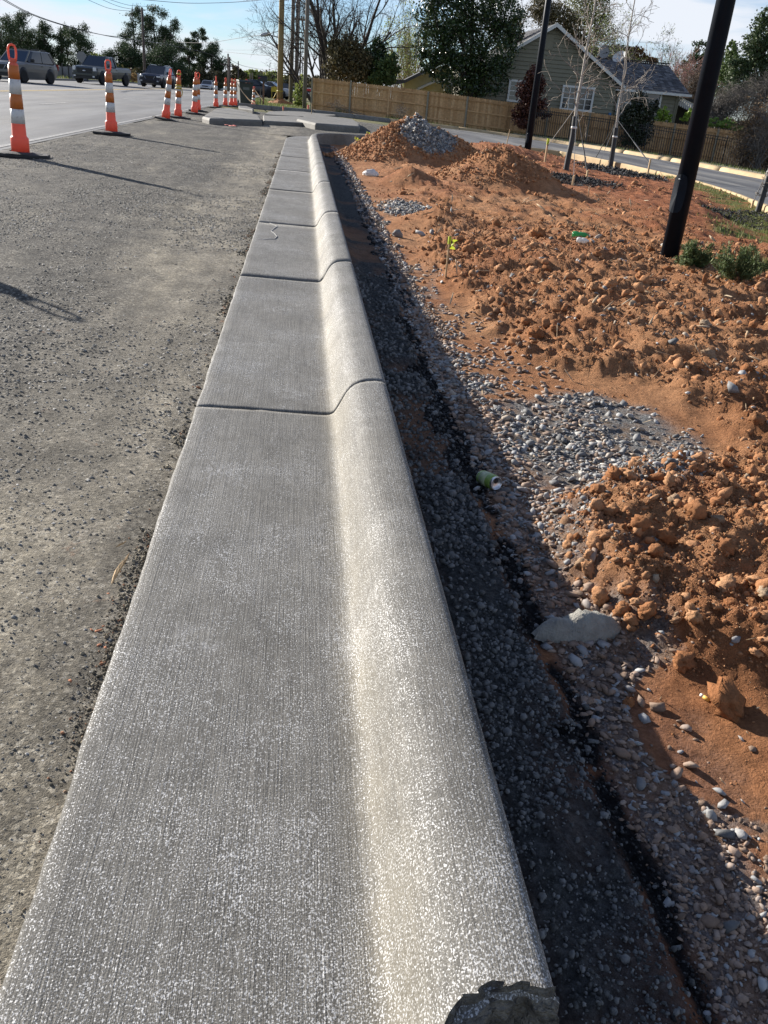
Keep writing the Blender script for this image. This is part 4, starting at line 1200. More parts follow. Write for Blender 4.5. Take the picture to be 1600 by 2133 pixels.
# ------------------------------------------------------------------ saplings with guards and guy straps
M_STAKE = simple('raw_stake_wood', (.62, .45, .25), (.46, .31, .16), 12, .8, .2, sc=(4, 4, .6), objc=True)
M_STRAP = simple('grey_strap', (.22, .21, .20), (.12, .12, .12), 20, .7)
M_GUARD = simple('black_trunk_guard', (.022, .024, .027), (.014, .015, .017), 12, .5, .1, spec=.5, objc=True)
def dZ(x, y): return float(dz(np.array([x]), np.array([y]))[0][0])
def sapling(px, top, rbase, gh, seed, label, straps, nb=30, up=.02, H=None, guardbend=None):
    P = gt(*px); P[2] = dZ(P[0], P[1]) - .03
    t = atY(*top, P[1]); Ht = t[2] - P[2]
    dx = (t[0] - P[0]); H = Ht * 1.45
    root = empty('sapling', P, 0, label, 'young tree')
    rg = np.random.default_rng(seed)
    n = 14; tt = np.linspace(0, 1, n)
    lean = dx / Ht * H
    wob = np.cumsum(rg.standard_normal((n, 2)) * .012, 0) * H / 5
    TP = np.column_stack([lean * tt + wob[:, 0] - wob[:, 0] * (tt < .15), wob[:, 1] * 1.0, H * tt])
    TR = rbase * (1 - .80 * tt ** .9)
    paths = [(TP, TR)]
    br = []; 
    for k in range(nb):
        s = .26 + .72 * ((k + rg.random()) / nb)
        q = s * (n - 1); i = int(q); f = q - i; b = TP[i] * (1 - f) + TP[i + 1] * f
        az = k * 2.4 + rg.random(); el = math.radians(rg.uniform(12, 62))
        d = (math.cos(az) * math.cos(el), math.sin(az) * math.cos(el), math.sin(el))
        L = (1.6 * (1 - s) + .5) * rg.uniform(.6, 1.1) * H / 6
        grow(b, d, L, rbase * .40 * (1 - .6 * s), [dict(n=7, wob=.26, up=.03, kids=4.2, spread=48, ratio=.6, start=.2, end=.3, rr=.6), dict(n=4, wob=.28, up=.03, kids=2, spread=45, ratio=.6, start=.3, end=.35, rr=.7), dict(n=3, wob=.2, up=.02)], rg, 0, br)
    tubes(paths, 'trunk', B_PALE, root, 10)
    br = [(P_, np.maximum(R_, .0045)) for P_, R_ in br]
    tubes(br, 'twigs', B_TWIG, root, 3)
    k = max(2, int(np.searchsorted(TP[:, 2], gh)) + 1)
    zs = np.linspace(-.02, gh, 7); GP = np.column_stack([np.interp(zs, TP[:, 2], TP[:, 0]), np.interp(zs, TP[:, 2], TP[:, 1]), zs])
    tubes([(GP, np.full(7, rbase * 1.45) * np.array([1.05, 1, 1, .98, .97, .96, .95]))], 'trunk_guard', M_GUARD, root, 14)
    zz = gh * .78; mb = MB(); c = (np.interp(zz, TP[:, 2], TP[:, 0]), np.interp(zz, TP[:, 2], TP[:, 1]), zz)
    mb.lathe([(rbase * 1.5, 0), (rbase * 1.58, .01), (rbase * 1.58, .035), (rbase * 1.5, .045)], 14, c)
    mb.build('white_collar', M_WHITE, root)
    zt = gh * 1.18
    at = Vector((P[0] + float(np.interp(zt, TP[:, 2], TP[:, 0])), P[1] + float(np.interp(zt, TP[:, 2], TP[:, 1])), P[2] + zt))
    for q, (sx, sy, sh, slab, dark) in enumerate(straps):
        S = gt(sx, sy); z = dZ(S[0], S[1])
        st = empty('wooden_stake', (S[0], S[1], z - .03), 0.3 * q, slab, 'stake')
        mb = MB(); hh = sh + .03
        mb.add([(-.02, -.012, 0), (.02, -.012, 0), (.02, .012, 0), (-.02, .012, 0), (-.018, -.012, hh), (.016, -.012, hh + .01), (.016, .012, hh + .01), (-.018, .012, hh)],
               [(0, 3, 2, 1), (4, 5, 6, 7), (0, 1, 5, 4), (1, 2, 6, 5), (2, 3, 7, 6), (3, 0, 4, 7)])
        mb.build('stake_wood', M_STAKE, st)
        a = Vector((S[0], S[1], z + sh * .75)); mb = MB()
        mid = a.lerp(at, .45)
        mb.tube([a, mid], [.007 if not dark else .014] * 2, 4, sm=False); mb.tube([mid, at], [.006, .006], 4, sm=False)
        o = mb.build('guy_strap', M_STRAP if not dark else M_GUARD)
        tag(o, 'strap from ' + slab.replace('the ', '').replace('wooden ', '').replace('with yellow top ', ''), 'strap')
    return root
sapling((1177, 362), (1236, 30), .040, 1.05, 3, 'white barked bare sapling with black trunk guard, nearer of the two by the side drive',
        [(1133, 352, .42, 'tall wooden stake with yellow top left of the nearer sapling', 0), (1221, 376, .16, 'short wooden stake right of the nearer mulch ring', 1), (1192, 389, .16, 'short wooden stake in front of the nearer mulch ring', 0), (1217, 343, .14, 'short wooden stake behind the nearer sapling', 0)])
sapling((1272, 346), (1318, 70), .046, 1.15, 4, 'slender bare sapling with black trunk guard at the far mulch ring beside the side drive',
        [(1347, 373, .40, 'wooden stake in the grass right of the far mulch ring', 1), (1247, 353, .16, 'short wooden stake left of the far sapling foot', 0), (1238, 333, .10, 'low stake at the drive edge behind the far sapling', 1)], nb=26)
sapling((1578, 442), (1600, 372), .034, .8, 5, 'bare sapling with black guard and white collar at the right edge of the photo', [(1565, 436, .12, 'short stake hidden at the foot of the right edge sapling', 0)], nb=14)
mb = MB(); S = gt(1133, 352); z = dZ(S[0], S[1]); mb.box((0, 0, .055), (.045, .03, .12)); 
tag(mb.build('flagging_tape', plastic('lime_tape', (.55, .62, .06), (.4, .4, .1), .2, .6, .3), None, (S[0], S[1], z + .36)), 'lime yellow tape wrapped on top of the tall stake left of the nearer sapling', 'flagging tape')

# ------------------------------------------------------------------ survey stakes, pink posts, flags
M_LIME = MATS.get('x') or bpy.data.materials['lime_tape']
M_PINK = plastic('pink_paint', (.75, .20, .15), (.6, .4, .3), .5, .7)
M_LATH = simple('lath_wood', (.50, .36, .20), (.36, .24, .12), 15, .85, .1, objc=True)
def lath(px, h, w, label, flag=None, tilt=0):
    S = gt(*px); z = dZ(S[0], S[1]) if inside(np.array([S[0]]), np.array([S[1]]), poly2)[0] else S[2]
    root = empty('survey_stake', (S[0], S[1], z - .03), 0, label, 'survey stake'); root.rotation_euler = (0, math.radians(tilt), .2)
    mb = MB(); mb.box((0, 0, h / 2), (w, w * .45, h)); mb.build('stake_wood', M_LATH, root)
    if flag == 'lime':
        mb = MB(); V = []
        for i in range(5):
            t = i / 4; V += [(w * .5 + .02 * math.sin(i), -.01 + .012 * math.sin(i * 2), h - .02 - t * h * .22), (w * .5 + .05 * (h / .5) + .02 * math.cos(i * 1.7), -.012 * math.cos(i), h - .025 - t * h * .22)]
        mb.add(V, [(2 * i, 2 * i + 1, 2 * i + 3, 2 * i + 2) for i in range(4)]); mb.box((0, 0, h - .03), (w * 1.6, w * 1.1, .05))
        mb.build('lime_flag', M_LIME, root)
    if flag == 'pink':
        mb = MB(); mb.box((0, 0, h * .72), (w * 1.12, w * .55, h * .58)); mb.build('pink_top', M_PINK, root)
    return root
lath((930, 562), .30, .012, 'thin survey stake with lime flag standing in the near rubble', 'lime')
lath((740, 305), .33, .02, 'left survey stake of the three with lime tape in the corner of the kerb', 'lime')
lath((745, 302), .27, .02, 'middle short survey stake of the three in the corner of the kerb', 'lime')
lath((764, 300), .37, .02, 'right survey stake of the three with lime tape in the corner of the kerb', 'lime')
lath((804, 293), .30, .05, 'pink topped stake left of the big clay and gravel pile', 'pink')
lath((944, 306), .28, .06, 'pink topped stake between the two clay piles', 'pink')
lath((1052, 312), .72, .025, 'thin dark rod with red tip in front of the side drive', None, 6)
lath((771, 242), .24, .05, 'white topped peg behind the median kerb in front of the fence')
lath((590, 232), .25, .06, 'pink topped peg at the foot of the big wooden pole', 'pink')
lath((642, 232), .35, .09, 'pink and white marker post beside the left end of the fence', 'pink')
lath((649, 238), .5, .03, 'thin grey post just right of the fence end', None)

# ------------------------------------------------------------------ litter
M_CANG = plastic('green_can_paint', (.22, .34, .07), (.6, .6, .5), .5, .35)
M_ALU = simple('bare_aluminium', (.75, .75, .75), (.6, .6, .6), 30, .3, .1, metal=.85, objc=True)
def drink_can():
    P = gp(1020, 985, -.07); x, y = P[0], P[1]
    root = empty('drink_can', (x, y, dZ(x, y) + .022), 0, 'open lime green drink can lying on its side beside the trench', 'can')
    root.rotation_euler = (math.radians(82), 0, math.radians(24)); root.scale = (.82, .82, .82)
    mb = MB(); mb.lathe([(.0285, -.048), (.0305, -.040), (.0305, .034), (.028, .044)], 28); mb.build('can_wall', M_CANG, root)
    mb = MB(); mb.lathe([(.028, .044), (.0265, .053), (.0268, .056), (.0252, .056), (.0245, .050), (.0, .050)], 28); mb.build('can_end', M_ALU, root)
    mb = MB(); mb.lathe([(.0, -.045), (.020, -.045), (.026, -.053), (.0285, -.048)], 28); mb.build('can_end', M_ALU, root)
    mb = MB(); mb.lathe([(0, .0505), (.010, .0507), (.0105, .0512), (0, .0513)], 14, (0, .010, 0)); mb.build('can_opening', simple('can_dark', (.02, .02, .02), None), root)
    # plain pale band where the printed design sits
    mb = MB(); mb.lathe([(.0308, -.030), (.0308, .012)], 28); mb.build('can_label', plastic('can_label_print', (.42, .47, .28), (.2, .38, .1), .9, .4), root)
drink_can()
def crumple(name, px, size, mat, label, cat, seed, flat=.35, off=0):
    P = gt(*px); x, y = P[0], P[1]
    rg = np.random.default_rng(seed); V = ICO3[0].copy()
    for q in range(10):
        d = rg.standard_normal(3); d /= np.linalg.norm(d); V = V + np.clip(V @ d - .3, 0, 1)[:, None] * d * rg.uniform(-.8, .9)
    V += rg.standard_normal(V.shape) * .06
    V[:, 2] *= flat
    o = link(name, np_mesh(name, V * size, ICO3[1], mat, False), None, (x, y, dZ(x, y) + size * flat * .5 + off), (.15, 0, seed))
    return tag(o, label, cat)
M_BAG = plastic('white_film', (.80, .79, .76), (.6, .5, .4), .2, .35, .3)
crumple('plastic_bag', (770, 352), .115, M_BAG, 'crumpled white plastic bag on the clay in front of the gravel pile', 'bag', 3, .5)
M_GREENP = plastic('green_clear_plastic', (.10, .42, .17), (.4, .6, .4), .3, .2, .5)
def bottle(px, L, r, rz, mat, label):
    P = gt(*px); x, y = P[0], P[1]
    root = empty('plastic_bottle', (x, y, dZ(x, y) + r * 1.3), rz, label, 'bottle'); 
    mb = MB(); mb.lathe([(r * .7, 0), (r, .01), (r * .98, L * .3), (r * .85, L * .36), (r * .98, L * .42), (r, L * .7), (r * .5, L * .88), (r * .34, L * .92)], 14)
    b = mb.build('bottle_wall', mat, root); b.rotation_euler = (0, math.pi / 2, 0)
    mb = MB(); mb.lathe([(r * .36, L * .92), (r * .4, L * .93), (r * .4, L), (0, L)], 10); c = mb.build('bottle_cap', M_WHITE, root); c.rotation_euler = (0, math.pi / 2, 0)
bottle((1190, 499), .17, .030, -.35, M_GREENP, 'empty green plastic bottle lying on the clay beyond the rubble')
bottle((1196, 533), .10, .022, -.5, M_BAG, 'crushed pale green and white bottle in the rubble in front of the green bottle')
mb = MB(); mb.lathe([(.004, 0), (.004, .018)], 10); mb.build  # filter end
root = empty('cigarette_butt', (*gp(1482, 1416, -.06)[:2], 0), 2.2, 'yellow and white cigarette butt on the clay right of the concrete chunk', 'cigarette butt')
root.location.z = dZ(root.location.x, root.location.y) + .006
mb = MB(); mb.lathe([(0, -.009), (.0042, -.009), (.0042, .006), (0, .006)], 10); o = mb.build('filter', plastic('yellow_filter', (.7, .45, .1)), root); o.rotation_euler = (0, 1.5, 0)
mb = MB(); mb.lathe([(0, .006), (.004, .006), (.0035, .014), (0, .014)], 10); o = mb.build('paper', M_WHITE, root); o.rotation_euler = (0, 1.5, 0)
M_SPL = simple('splintered_wood', (.52, .36, .18), (.36, .22, .10), 30, .8, .3, sc=(1, .2, 1))
def splinter(a, b, w, z, label):
    A, B = gp(*a, 0), gp(*b, 0); mb = MB(); rg = np.random.default_rng(int(a[0]))
    n = 6; pts = [A * (1 - t) + B * t + np.array([.0015 * rg.standard_normal(), .0015 * rg.standard_normal(), z]) for t in np.linspace(0, 1, n)]
    mb.tube(pts, [w * v for v in (.25, .7, 1, .9, .6, .12)], 5, sm=False)
    tag(mb.build('wood_splinter', M_SPL), label, 'splinter')
splinter((232, 1222), (270, 1158), .0055, .008, 'long split wooden splinter lying against the gutter lip')
splinter((240, 1141), (263, 1127), .0028, .002, 'small wooden splinter on the milled strip above the long one')
splinter((1486, 598), (1600, 612), .018, .02 - .08, 'pale broken lath on the clay at the right edge behind the junipers')
for (px, py, r, lab) in [(269, 1071, .0055, 'cream pebble standing on the milled strip beside the gutter'), (580, 648, 0, '')]:
    if r:
        p = gp(px, py, 0); o = link('pebble', STONEM[2], None, (p[0], p[1], r * .7), (.3, 1.2, 0)); o.scale = (r, r, r); tag(o, lab, 'pebble')
M_BRICKC = simple('brick_chip', (.42, .17, .08), (.32, .12, .055), 60, .9, .3)
for k, (px, py, r) in enumerate([(205, 1305, .006), (214, 1296, .004), (190, 1303, .0045), (146, 1409, .0045), (205, 1335, .005), (218, 1340, .004), (225, 1228, .004)]):
    p = gp(px, py, 0); o = link('brick_chip', np_mesh('brick_chip', ST2[0][k], ST2[1], M_BRICKC), None, (p[0], p[1], -.012 + r * .4), (0, 0, k)); o.scale = (r, r, r * .6)
    tag(o, 'orange brick red chip on the milled strip along the gutter lip', 'chip', 'orange chips beside the gutter')
# a chalked squiggle on the gutter pan
q = [gp(x, y, 0) for x, y in [(562, 463), (571, 467), (577, 470), (570, 475), (565, 480), (572, 485), (577, 491), (572, 496), (560, 496), (547, 498), (536, 496)]]
mb = MB(); mb.tube([(p[0], p[1], -.0052) for p in q], .0028, 4, sm=False); tag(mb.build('chalk_mark', simple('chalk', (.50, .50, .48), (.26, .25, .235), 60, .9)), 'thin white chalk squiggle on the gutter pan between two joints', 'chalk mark')
# pink paint spots on the milled surface
mb = MB()
for (px, py, w) in [(472, 261, .05), (484, 263, .09), (489, 262, .05)]:
    p = gt(px, py); mb.box((p[0], p[1], float(zb(p[0], p[1])) + .012), (w * 1.6, w * 2.4, .01), .3)
tag(mb.build('paint_mark', M_PINK), 'short dashes of pink survey paint in front of the median nose', 'paint mark')

# juniper shrubs, grass
def juniper(px, rx, h, seed, label):
    P = gt(*px); x, y = P[0], P[1]; z = dZ(x, y)
    root = empty('juniper_shrub', (x, y, z - .02), 0, label, 'shrub'); rg = np.random.default_rng(seed)
    br = []; tips = []
    for k in range(46):
        az = rg.random() * 6.28; el = math.radians(rg.uniform(22, 72))
        d = (math.cos(az) * math.cos(el), math.sin(az) * math.cos(el), math.sin(el)); L = rx * rg.uniform(.65, 1.15) * (1 if el < .8 else h / rx)
        grow((0, 0, 0), d, L, .004, [dict(n=5, wob=.12, up=.05, kids=9, spread=32, ratio=.38, start=.25, end=.3), dict(n=3, wob=.12, up=.06)], rg, 0, br, tips)
    tubes(br, 'stems', B_BROWN, root, 3)
    pts = np.vstack([p + (q - p) * t for P_, _ in br for p, q in zip(P_[:-1], P_[1:]) for t in (0, .5) if True]); pts = pts[np.linalg.norm(pts, axis=1) > rx * .35]
    leaves(pts, .036, 'sprigs', L_JUN, rg, root, .008, .3, per=2)
juniper((1440, 570), .20, .20, 1, 'low green juniper shrub right behind the near lamp pole')
juniper((1525, 603), .24, .24, 2, 'spreading juniper shrub nearer the right edge of the photo')
# grass tufts along the side drive
x = R4.uniform(3.5, 9.3, 24000); y = R4.uniform(6, 25, 24000); z, m = dz(x, y); k = (R4.random(24000) < m['grass'] * .95) & inside(x, y, poly2)
x, y, z = x[k], y[k], z[k]; n = len(x)
def blades(x, y, z, name, mat, h=.05, w=.006):
    n = len(x); a = R4.random(n) * 6.28; hh = h * R4.uniform(.5, 1.3, n); lx = R4.standard_normal(n) * .35 * hh; ly = R4.standard_normal(n) * .35 * hh
    V = np.stack([np.column_stack([x - w * np.cos(a), y - w * np.sin(a), z - .005]), np.column_stack([x + w * np.cos(a), y + w * np.sin(a), z - .005]), np.column_stack([x + lx, y + ly, z + hh])], 1)
    tag(link(name, np_mesh(name, V.reshape(-1, 3), np.arange(3 * n).reshape(n, 3), mat)), kind='stuff')
blades(x, y, z, 'grass_tufts', L_GRASS, .055, .008)

# ------------------------------------------------------------------ wooden fence
M_FENCE = rockmat('cedar_picket', [(0, (.44, .255, .115)), (.5, (.56, .34, .158)), (1, (.66, .42, .21))], rough=.85, fine=9, bs=.2)
t_ = M_FENCE.node_tree; g_ = [n for n in t_.nodes if n.type == 'NEW_GEOMETRY'][0]; oi = t_.nodes.new('ShaderNodeObjectInfo')
for l in list(g_.outputs['Random Per Island'].links): t_.links.new(oi.outputs['Random'], l.to_socket)
M_FPOST = simple('weathered_post', (.30, .27, .20), (.20, .175, .12), 6, .9, .2, sc=(5, 5, .6))
fl = spline([(0.55, 58.6), (4, 57.7), (7.1, 56.7), (12.1, 54.9), (18, 53), (25.2, 50.6), (28.5, 49.5)], 300)
fln, flL = along(fl)
FZ = lambda x: np.interp(x, [.5, 7.1, 12.1, 18, 25, 29], [-.20, -.38, -.62, -.86, -1.12, -1.22])
FEN = empty('wooden_fence', (0, 0, 0), 0, 'long new wooden privacy fence with scalloped picket tops behind the side drive', 'fence')
def picket_mesh():
    mb = MB(); w = .136; h = 1.80
    poly = [(-w / 2, 0), (w / 2, 0), (w / 2, h - .05), (w / 2 - .025, h - .015), (.018, h), (-.018, h), (-w / 2 + .025, h - .015), (-w / 2, h - .05)]
    mb.prism(poly, 'y', -.009, .009); return mb.mesh('picket', M_FENCE)
pm = picket_mesh(); s = 0.08; k = 0
while s < flL - .1:
    p, n = fln(s); p = p[0]; n = n[0]
    o = link('picket', pm, FEN, (p[0] - n[0] * 0, p[1], FZ(p[0]) + .004 * math.sin(k * 3.7)), (0, .004 * math.sin(k * 5.1), math.atan2(n[0], -n[1])))
    s += .1415; k += 1
s = 0.0; k = 0
while s <= flL:
    p, n = fln(min(s, flL - .01)); p = p[0]; n = n[0]
    if n[1] > 0: n = -n
    q = p + n * .075; tall = k % 5 in (1, 4)
    mb = MB(); mb.box((0, 0, .9), (.10, .10, 1.84 + (.0 if tall else -.04)), math.atan2(n[1], n[0]))
    mb.build('post', M_FPOST if k % 3 != 2 else M_FENCE, FEN, (q[0], q[1], FZ(p[0]) - .03))
    if s + 2.44 < flL + .5:
        e = min(s + 2.44, flL - .01); p2, n2 = fln(e); p2 = p2[0]; n2 = n2[0]
        if n2[1] > 0: n2 = -n2
        for z in (.32, 1.02, 1.60):
            if z == .32 or z > 1: pass
            mb = MB(); a = p + n * .035; b = p2 + n2 * .035
            mb.bar((a[0], a[1], FZ(p[0]) + z), (b[0], b[1], FZ(p2[0]) + z), .07, .07)
            if z != 1.02 or True: mb.build('rail', M_FENCE, FEN)
    s += 2.44; k += 1

# ------------------------------------------------------------------ black iron fence
M_IRON = simple('black_iron', (.016, .016, .017), (.010, .010, .011), 9, .5, .05, objc=True)
il = spline([(13.2, 52.4), (14.3, 51.6), (17, 50.7), (21, 49.2), (25.3, 47.4), (29, 45.6)], 200)
iln, ilL = along(il)
IZ = lambda x: np.interp(x, [13, 14.3, 19.8, 25.3, 29], [-.47, -.47, -.80, -1.17, -1.38])
IRF = empty('iron_fence', (0, 0, 0), 0, 'low black iron picket fence running in front of the wooden fence', 'fence')
mb = MB(); mb.tube([(0, 0, -.25), (0, 0, 1.36)], .019, 4, sm=False); mb.lathe([(.0, 1.42), (.014, 1.38), (.011, 1.36), (0, 1.35)][::-1], 4)
ipm = mb.mesh('iron_picket', M_IRON); s = .1; k = 0
while s < ilL:
    p, n = iln(s); p = p[0]
    if k % 17 == 0:
        mb = MB(); mb.box((0, 0, .57), (.055, .055, 1.75)); mb.lathe([(.03, 1.44), (.03, 1.47), (0, 1.50)], 4); mb.build('iron_post', M_IRON, IRF, (p[0], p[1], IZ(p[0])))
        if s + 2.1 < ilL + 2:
            p2 = iln(min(s + 17 * .125, ilL - .01))[0][0]
            for z in (.06, 1.20, 1.34):
                mb = MB(); mb.bar((p[0], p[1], IZ(p[0]) + z), (p2[0], p2[1], IZ(p2[0]) + z), .032); mb.build('iron_rail', M_IRON, IRF)
    else: link('iron_picket', ipm, IRF, (p[0], p[1], IZ(p[0])))
    s += .125; k += 1
# the verge between drive and fences
vx = np.linspace(0, 1, 90)
A_ = ff(np.linspace(fL - .1, 10, 90))[0] * 1.0
B_ = np.stack([np.interp(vx, [0, .35, .7, 1], [4, 14, 24, 30]), np.interp(vx, [0, .35, .7, 1], [59, 57.5, 54, 44])], -1)
VV_ = []
for w in np.linspace(0, 1, 26):
    nn = ff(np.linspace(fL - .1, 10, 90))[1]
    p = (A_ + nn * .25) * (1 - w) + B_ * w
    tz = zb(p[:, 0], p[:, 1])
    zt = np.where(p[:, 0] > 12.5, IZ(p[:, 0]) + .0, FZ(p[:, 0])) - .01
    z = (tz + .11) * (1 - sstep(0, .75, w)) + zt * sstep(0, .75, w)
    VV_.append(np.column_stack([p, z + .03 * fbm(p[:, 0], p[:, 1], 1.5, 3, 8)]))
VV_ = np.vstack(VV_); i = np.arange(26 * 90).reshape(26, 90)
M_VERGE = simple('straw_verge', (.36, .31, .22), (.13, .12, .055), 1.3, .95, .8, 20, detail=7, bd=.04)
tag(link('verge', np_mesh('verge', VV_, np.stack([i[:-1, :-1], i[:-1, 1:], i[1:, 1:], i[1:, :-1]], -1).reshape(-1, 4), M_VERGE, True)), kind='structure')
def verge_grass(n, px, h, mat, name):
    w = R4.random(n) ** px; q = R4.random(n); a = ff(fL - .1 - q * (fL - 10))[0]; nn = ff(fL - .1 - q * (fL - 10))[1]
    b = np.stack([np.interp(q, [0, .35, .7, 1], [4, 14, 24, 30]), np.interp(q, [0, .35, .7, 1], [59, 57.5, 54, 44])], -1)
    p = (a + nn * .3) * (1 - w[:, None]) + b * w[:, None]
    tz = zb(p[:, 0], p[:, 1]); zt = np.where(p[:, 0] > 12.5, IZ(p[:, 0]), FZ(p[:, 0])); z = (tz + .11) * (1 - sstep(0, .75, w)) + zt * sstep(0, .75, w)
    k = fbm(p[:, 0], p[:, 1], .8, 3, 66) > -.1
    blades(p[k, 0], p[k, 1], z[k], name, mat, h, .014)
verge_grass(5000, 1.0, .12, L_GRASS, 'verge_grass')

# ------------------------------------------------------------------ grey green house with gable and hipped wing
M_SIDE = simple('olive_siding', (.20, .19, .135), (.175, .165, .115), 3, .75, .15, objc=False)
M_TRIM = simple('white_trim', (.66, .66, .62), (.55, .55, .51), 4, .6, .05)
M_SHING = rockmat('grey_shingle', [(0, (.06, .06, .063)), (.5, (.115, .115, .12)), (1, (.21, .21, .21))], rough=.95, fine=14, bs=.3)
def glass_mat():
    m = NT('window_glass'); m.fin((.03, .035, .04), .08, spec=.8); return m.mat
M_GLASS = glass_mat()
HS = empty('grey_green_house', (0, 0, 0), 0, 'grey green clapboard house with steep gable, shingle roof and white framed windows behind the fence', 'house')
AX, AZ, EX, EZ = 15.66, 5.78, 20.75, 2.60
sl_ = (AZ - EZ) / (EX - AX); LX = AX - 5.9; LZ = AZ - sl_ * 5.9
wallL, wallR = LX + .35, EX - .45
ztop = lambda x: AZ - sl_ * abs(x - AX) - .12
z = -1.35; ex = .235
while z < AZ - .25:
    z1 = z + ex
    # clip board to the gable triangle
    def xl(zz): return max(wallL, AX - (AZ - .12 - zz) / sl_)
    def xr(zz): return min(wallR, AX + (AZ - .12 - zz) / sl_)
    a0, b0, a1, b1 = xl(z), xr(z), xl(z1), xr(z1)
    if b0 - a0 < .1: break
    if b1 <= a1: a1 = b1 = AX
    z1g = z1 - .024
    V8 = [(a0, 59.945, z), (b0, 59.945, z), (b1, 59.985, z1g), (a1, 59.985, z1g), (a0, 60.03, z), (b0, 60.03, z), (b1, 60.03, z1g), (a1, 60.03, z1g)]
    mb = MB(); mb.add(V8, [(0, 1, 2, 3), (4, 7, 6, 5), (0, 4, 5, 1), (3, 2, 6, 7), (0, 3, 7, 4), (1, 5, 6, 2)]); mb.build('siding_board', M_SIDE, HS)
    z = z1
mb = MB()   # side and back walls
mb.box((wallR - .06, 65, .7), (.1, 9.9, 4.1)); mb.box((wallL + .06, 65, .7), (.1, 9.9, 4.1)); mb.box(((wallL + wallR) / 2, 70, .7), (wallR - wallL, .1, 4.1))
mb.prism([(wallL, -1.35), (wallR, -1.35), (wallR, ztop(wallR)), (AX, ztop(AX)), (wallL, ztop(wallL))], 'y', 60.04, 60.1)
mb.build('wall', M_SIDE, HS)
def roof_slope(parent, a, b, c, d, rows, name='shingle_course', th=.02, per=.3):
    """a-b eave, d-c ridge (a->d up left edge). each course a row of separate tabs joined"""
    a, b, c, d = [Vector(v) for v in (a, b, c, d)]
    rg = np.random.default_rng(int(abs(a.x * 10)))
    mb = MB()
    nrm = (b - a).cross(d - a).normalized()
    if nrm.z < 0: nrm = -nrm
    for r in range(rows):
        t0, t1 = r / rows, (r + 1.12) / rows; t1 = min(t1, 1)
        l0, r0, l1, r1 = a.lerp(d, t0), b.lerp(c, t0), a.lerp(d, t1), b.lerp(c, t1)
        n = max(2, int((r0 - l0).length / per)); off = rg.random() * .5
        for k in range(n):
            u0, u1 = max(0, (k + off * (k > 0)) / n), min(1, (k + 1 + off) / n - .004) if k < n - 1 else 1
            if u1 <= u0: continue
            h = th + rg.random() * .012
            q = [l0.lerp(r0, u0) + nrm * h, l0.lerp(r0, u1) + nrm * h, l1.lerp(r1, u1) + nrm * .004, l1.lerp(r1, u0) + nrm * .004]
            mb.add(q, [(0, 1, 2, 3)]); mb.add([q[0] - nrm * h, q[1] - nrm * h, q[1], q[0]], [(0, 1, 2, 3)])
    o = mb.build(name, M_SHING, parent); o['kind'] = 'stuff'
    mb = MB(); q = [a, b, c, d]; mb.add(q + [v - nrm * .12 for v in q], [(0, 1, 2, 3), (7, 6, 5, 4), (0, 4, 5, 1), (1, 5, 6, 2), (2, 6, 7, 3), (3, 7, 4, 0)])
    mb.build('roof_deck', M_SHING, parent)
    return o
roof_slope(HS, (EX, 70, EZ), (EX, 59.6, EZ), (AX, 59.6, AZ), (AX, 70, AZ), 26)
roof_slope(HS, (LX, 59.6, LZ), (LX, 70, LZ), (AX, 70, AZ), (AX, 59.6, AZ), 26)
for x0, z0, x1, z1 in ((AX, AZ + .06, EX + .05, EZ + .03), (AX, AZ + .06, LX - .05, LZ + .03)):
    mb = MB(); V8 = [(x0, 59.5, z0), (x1, 59.5, z1), (x1, 59.5, z1 - .20), (x0, 59.5, z0 - .23)]
    V8 += [(x, 59.59, z) for x, y, z in V8]
    mb.add(V8, [(0, 1, 2, 3), (7, 6, 5, 4), (0, 4, 5, 1), (1, 5, 6, 2), (2, 6, 7, 3), (3, 7, 4, 0)]); mb.build('barge_board', M_TRIM, HS)
def window(parent, xc, zc, w, h, y, grid=True, dark=True):
    f = MB(); t = .12
    for dx, dzz, ww, hh in ((0, h / 2 + t / 2, w + 2 * t, t), (0, -h / 2 - t / 2, w + 2.2 * t, t), (-w / 2 - t / 2, 0, t, h - .002), (w / 2 + t / 2, 0, t, h - .002)): f.box((xc + dx, y - .05, zc + dzz), (ww, .12, hh))
    fo = f.build('window', M_TRIM, parent)
    g = MB(); g.box((xc, y + .0, zc), (w, .02, h)); g.build('pane', M_GLASS, fo)
    g = MB(); g.box((xc, y - .035, zc), (w, .06, .055))
    if grid:
        g.box((xc, y - .03, zc), (.06, .055, h))
        for zz in (-h * .27, h * .27): g.box((xc, y - .018, zc + zz), (w, .03, .025))
    g.build('sash', M_TRIM, fo)
    return fo
window(HS, 17.26, 1.72, .84, 1.22, 59.93)
window(HS, 18.34, 1.72, .84, 1.22, 59.93)
window(HS, 13.95, 1.85, 1.35, 1.05, 59.95)
mb = MB(); mb.prism([(14.95, 4.35), (15.7, 4.35), (15.7, 5.2), (14.95, 5.2)], 'y', 59.92, 59.96); mb.build('gable_vent', M_SIDE, HS)
mb = MB(); mb.box((20.15, 59.85, .75), (.16, .1, .62)); mb.build('blue_door_hanger', simple('blue_plastic', (.03, .16, .38), None, 8, .5), HS)
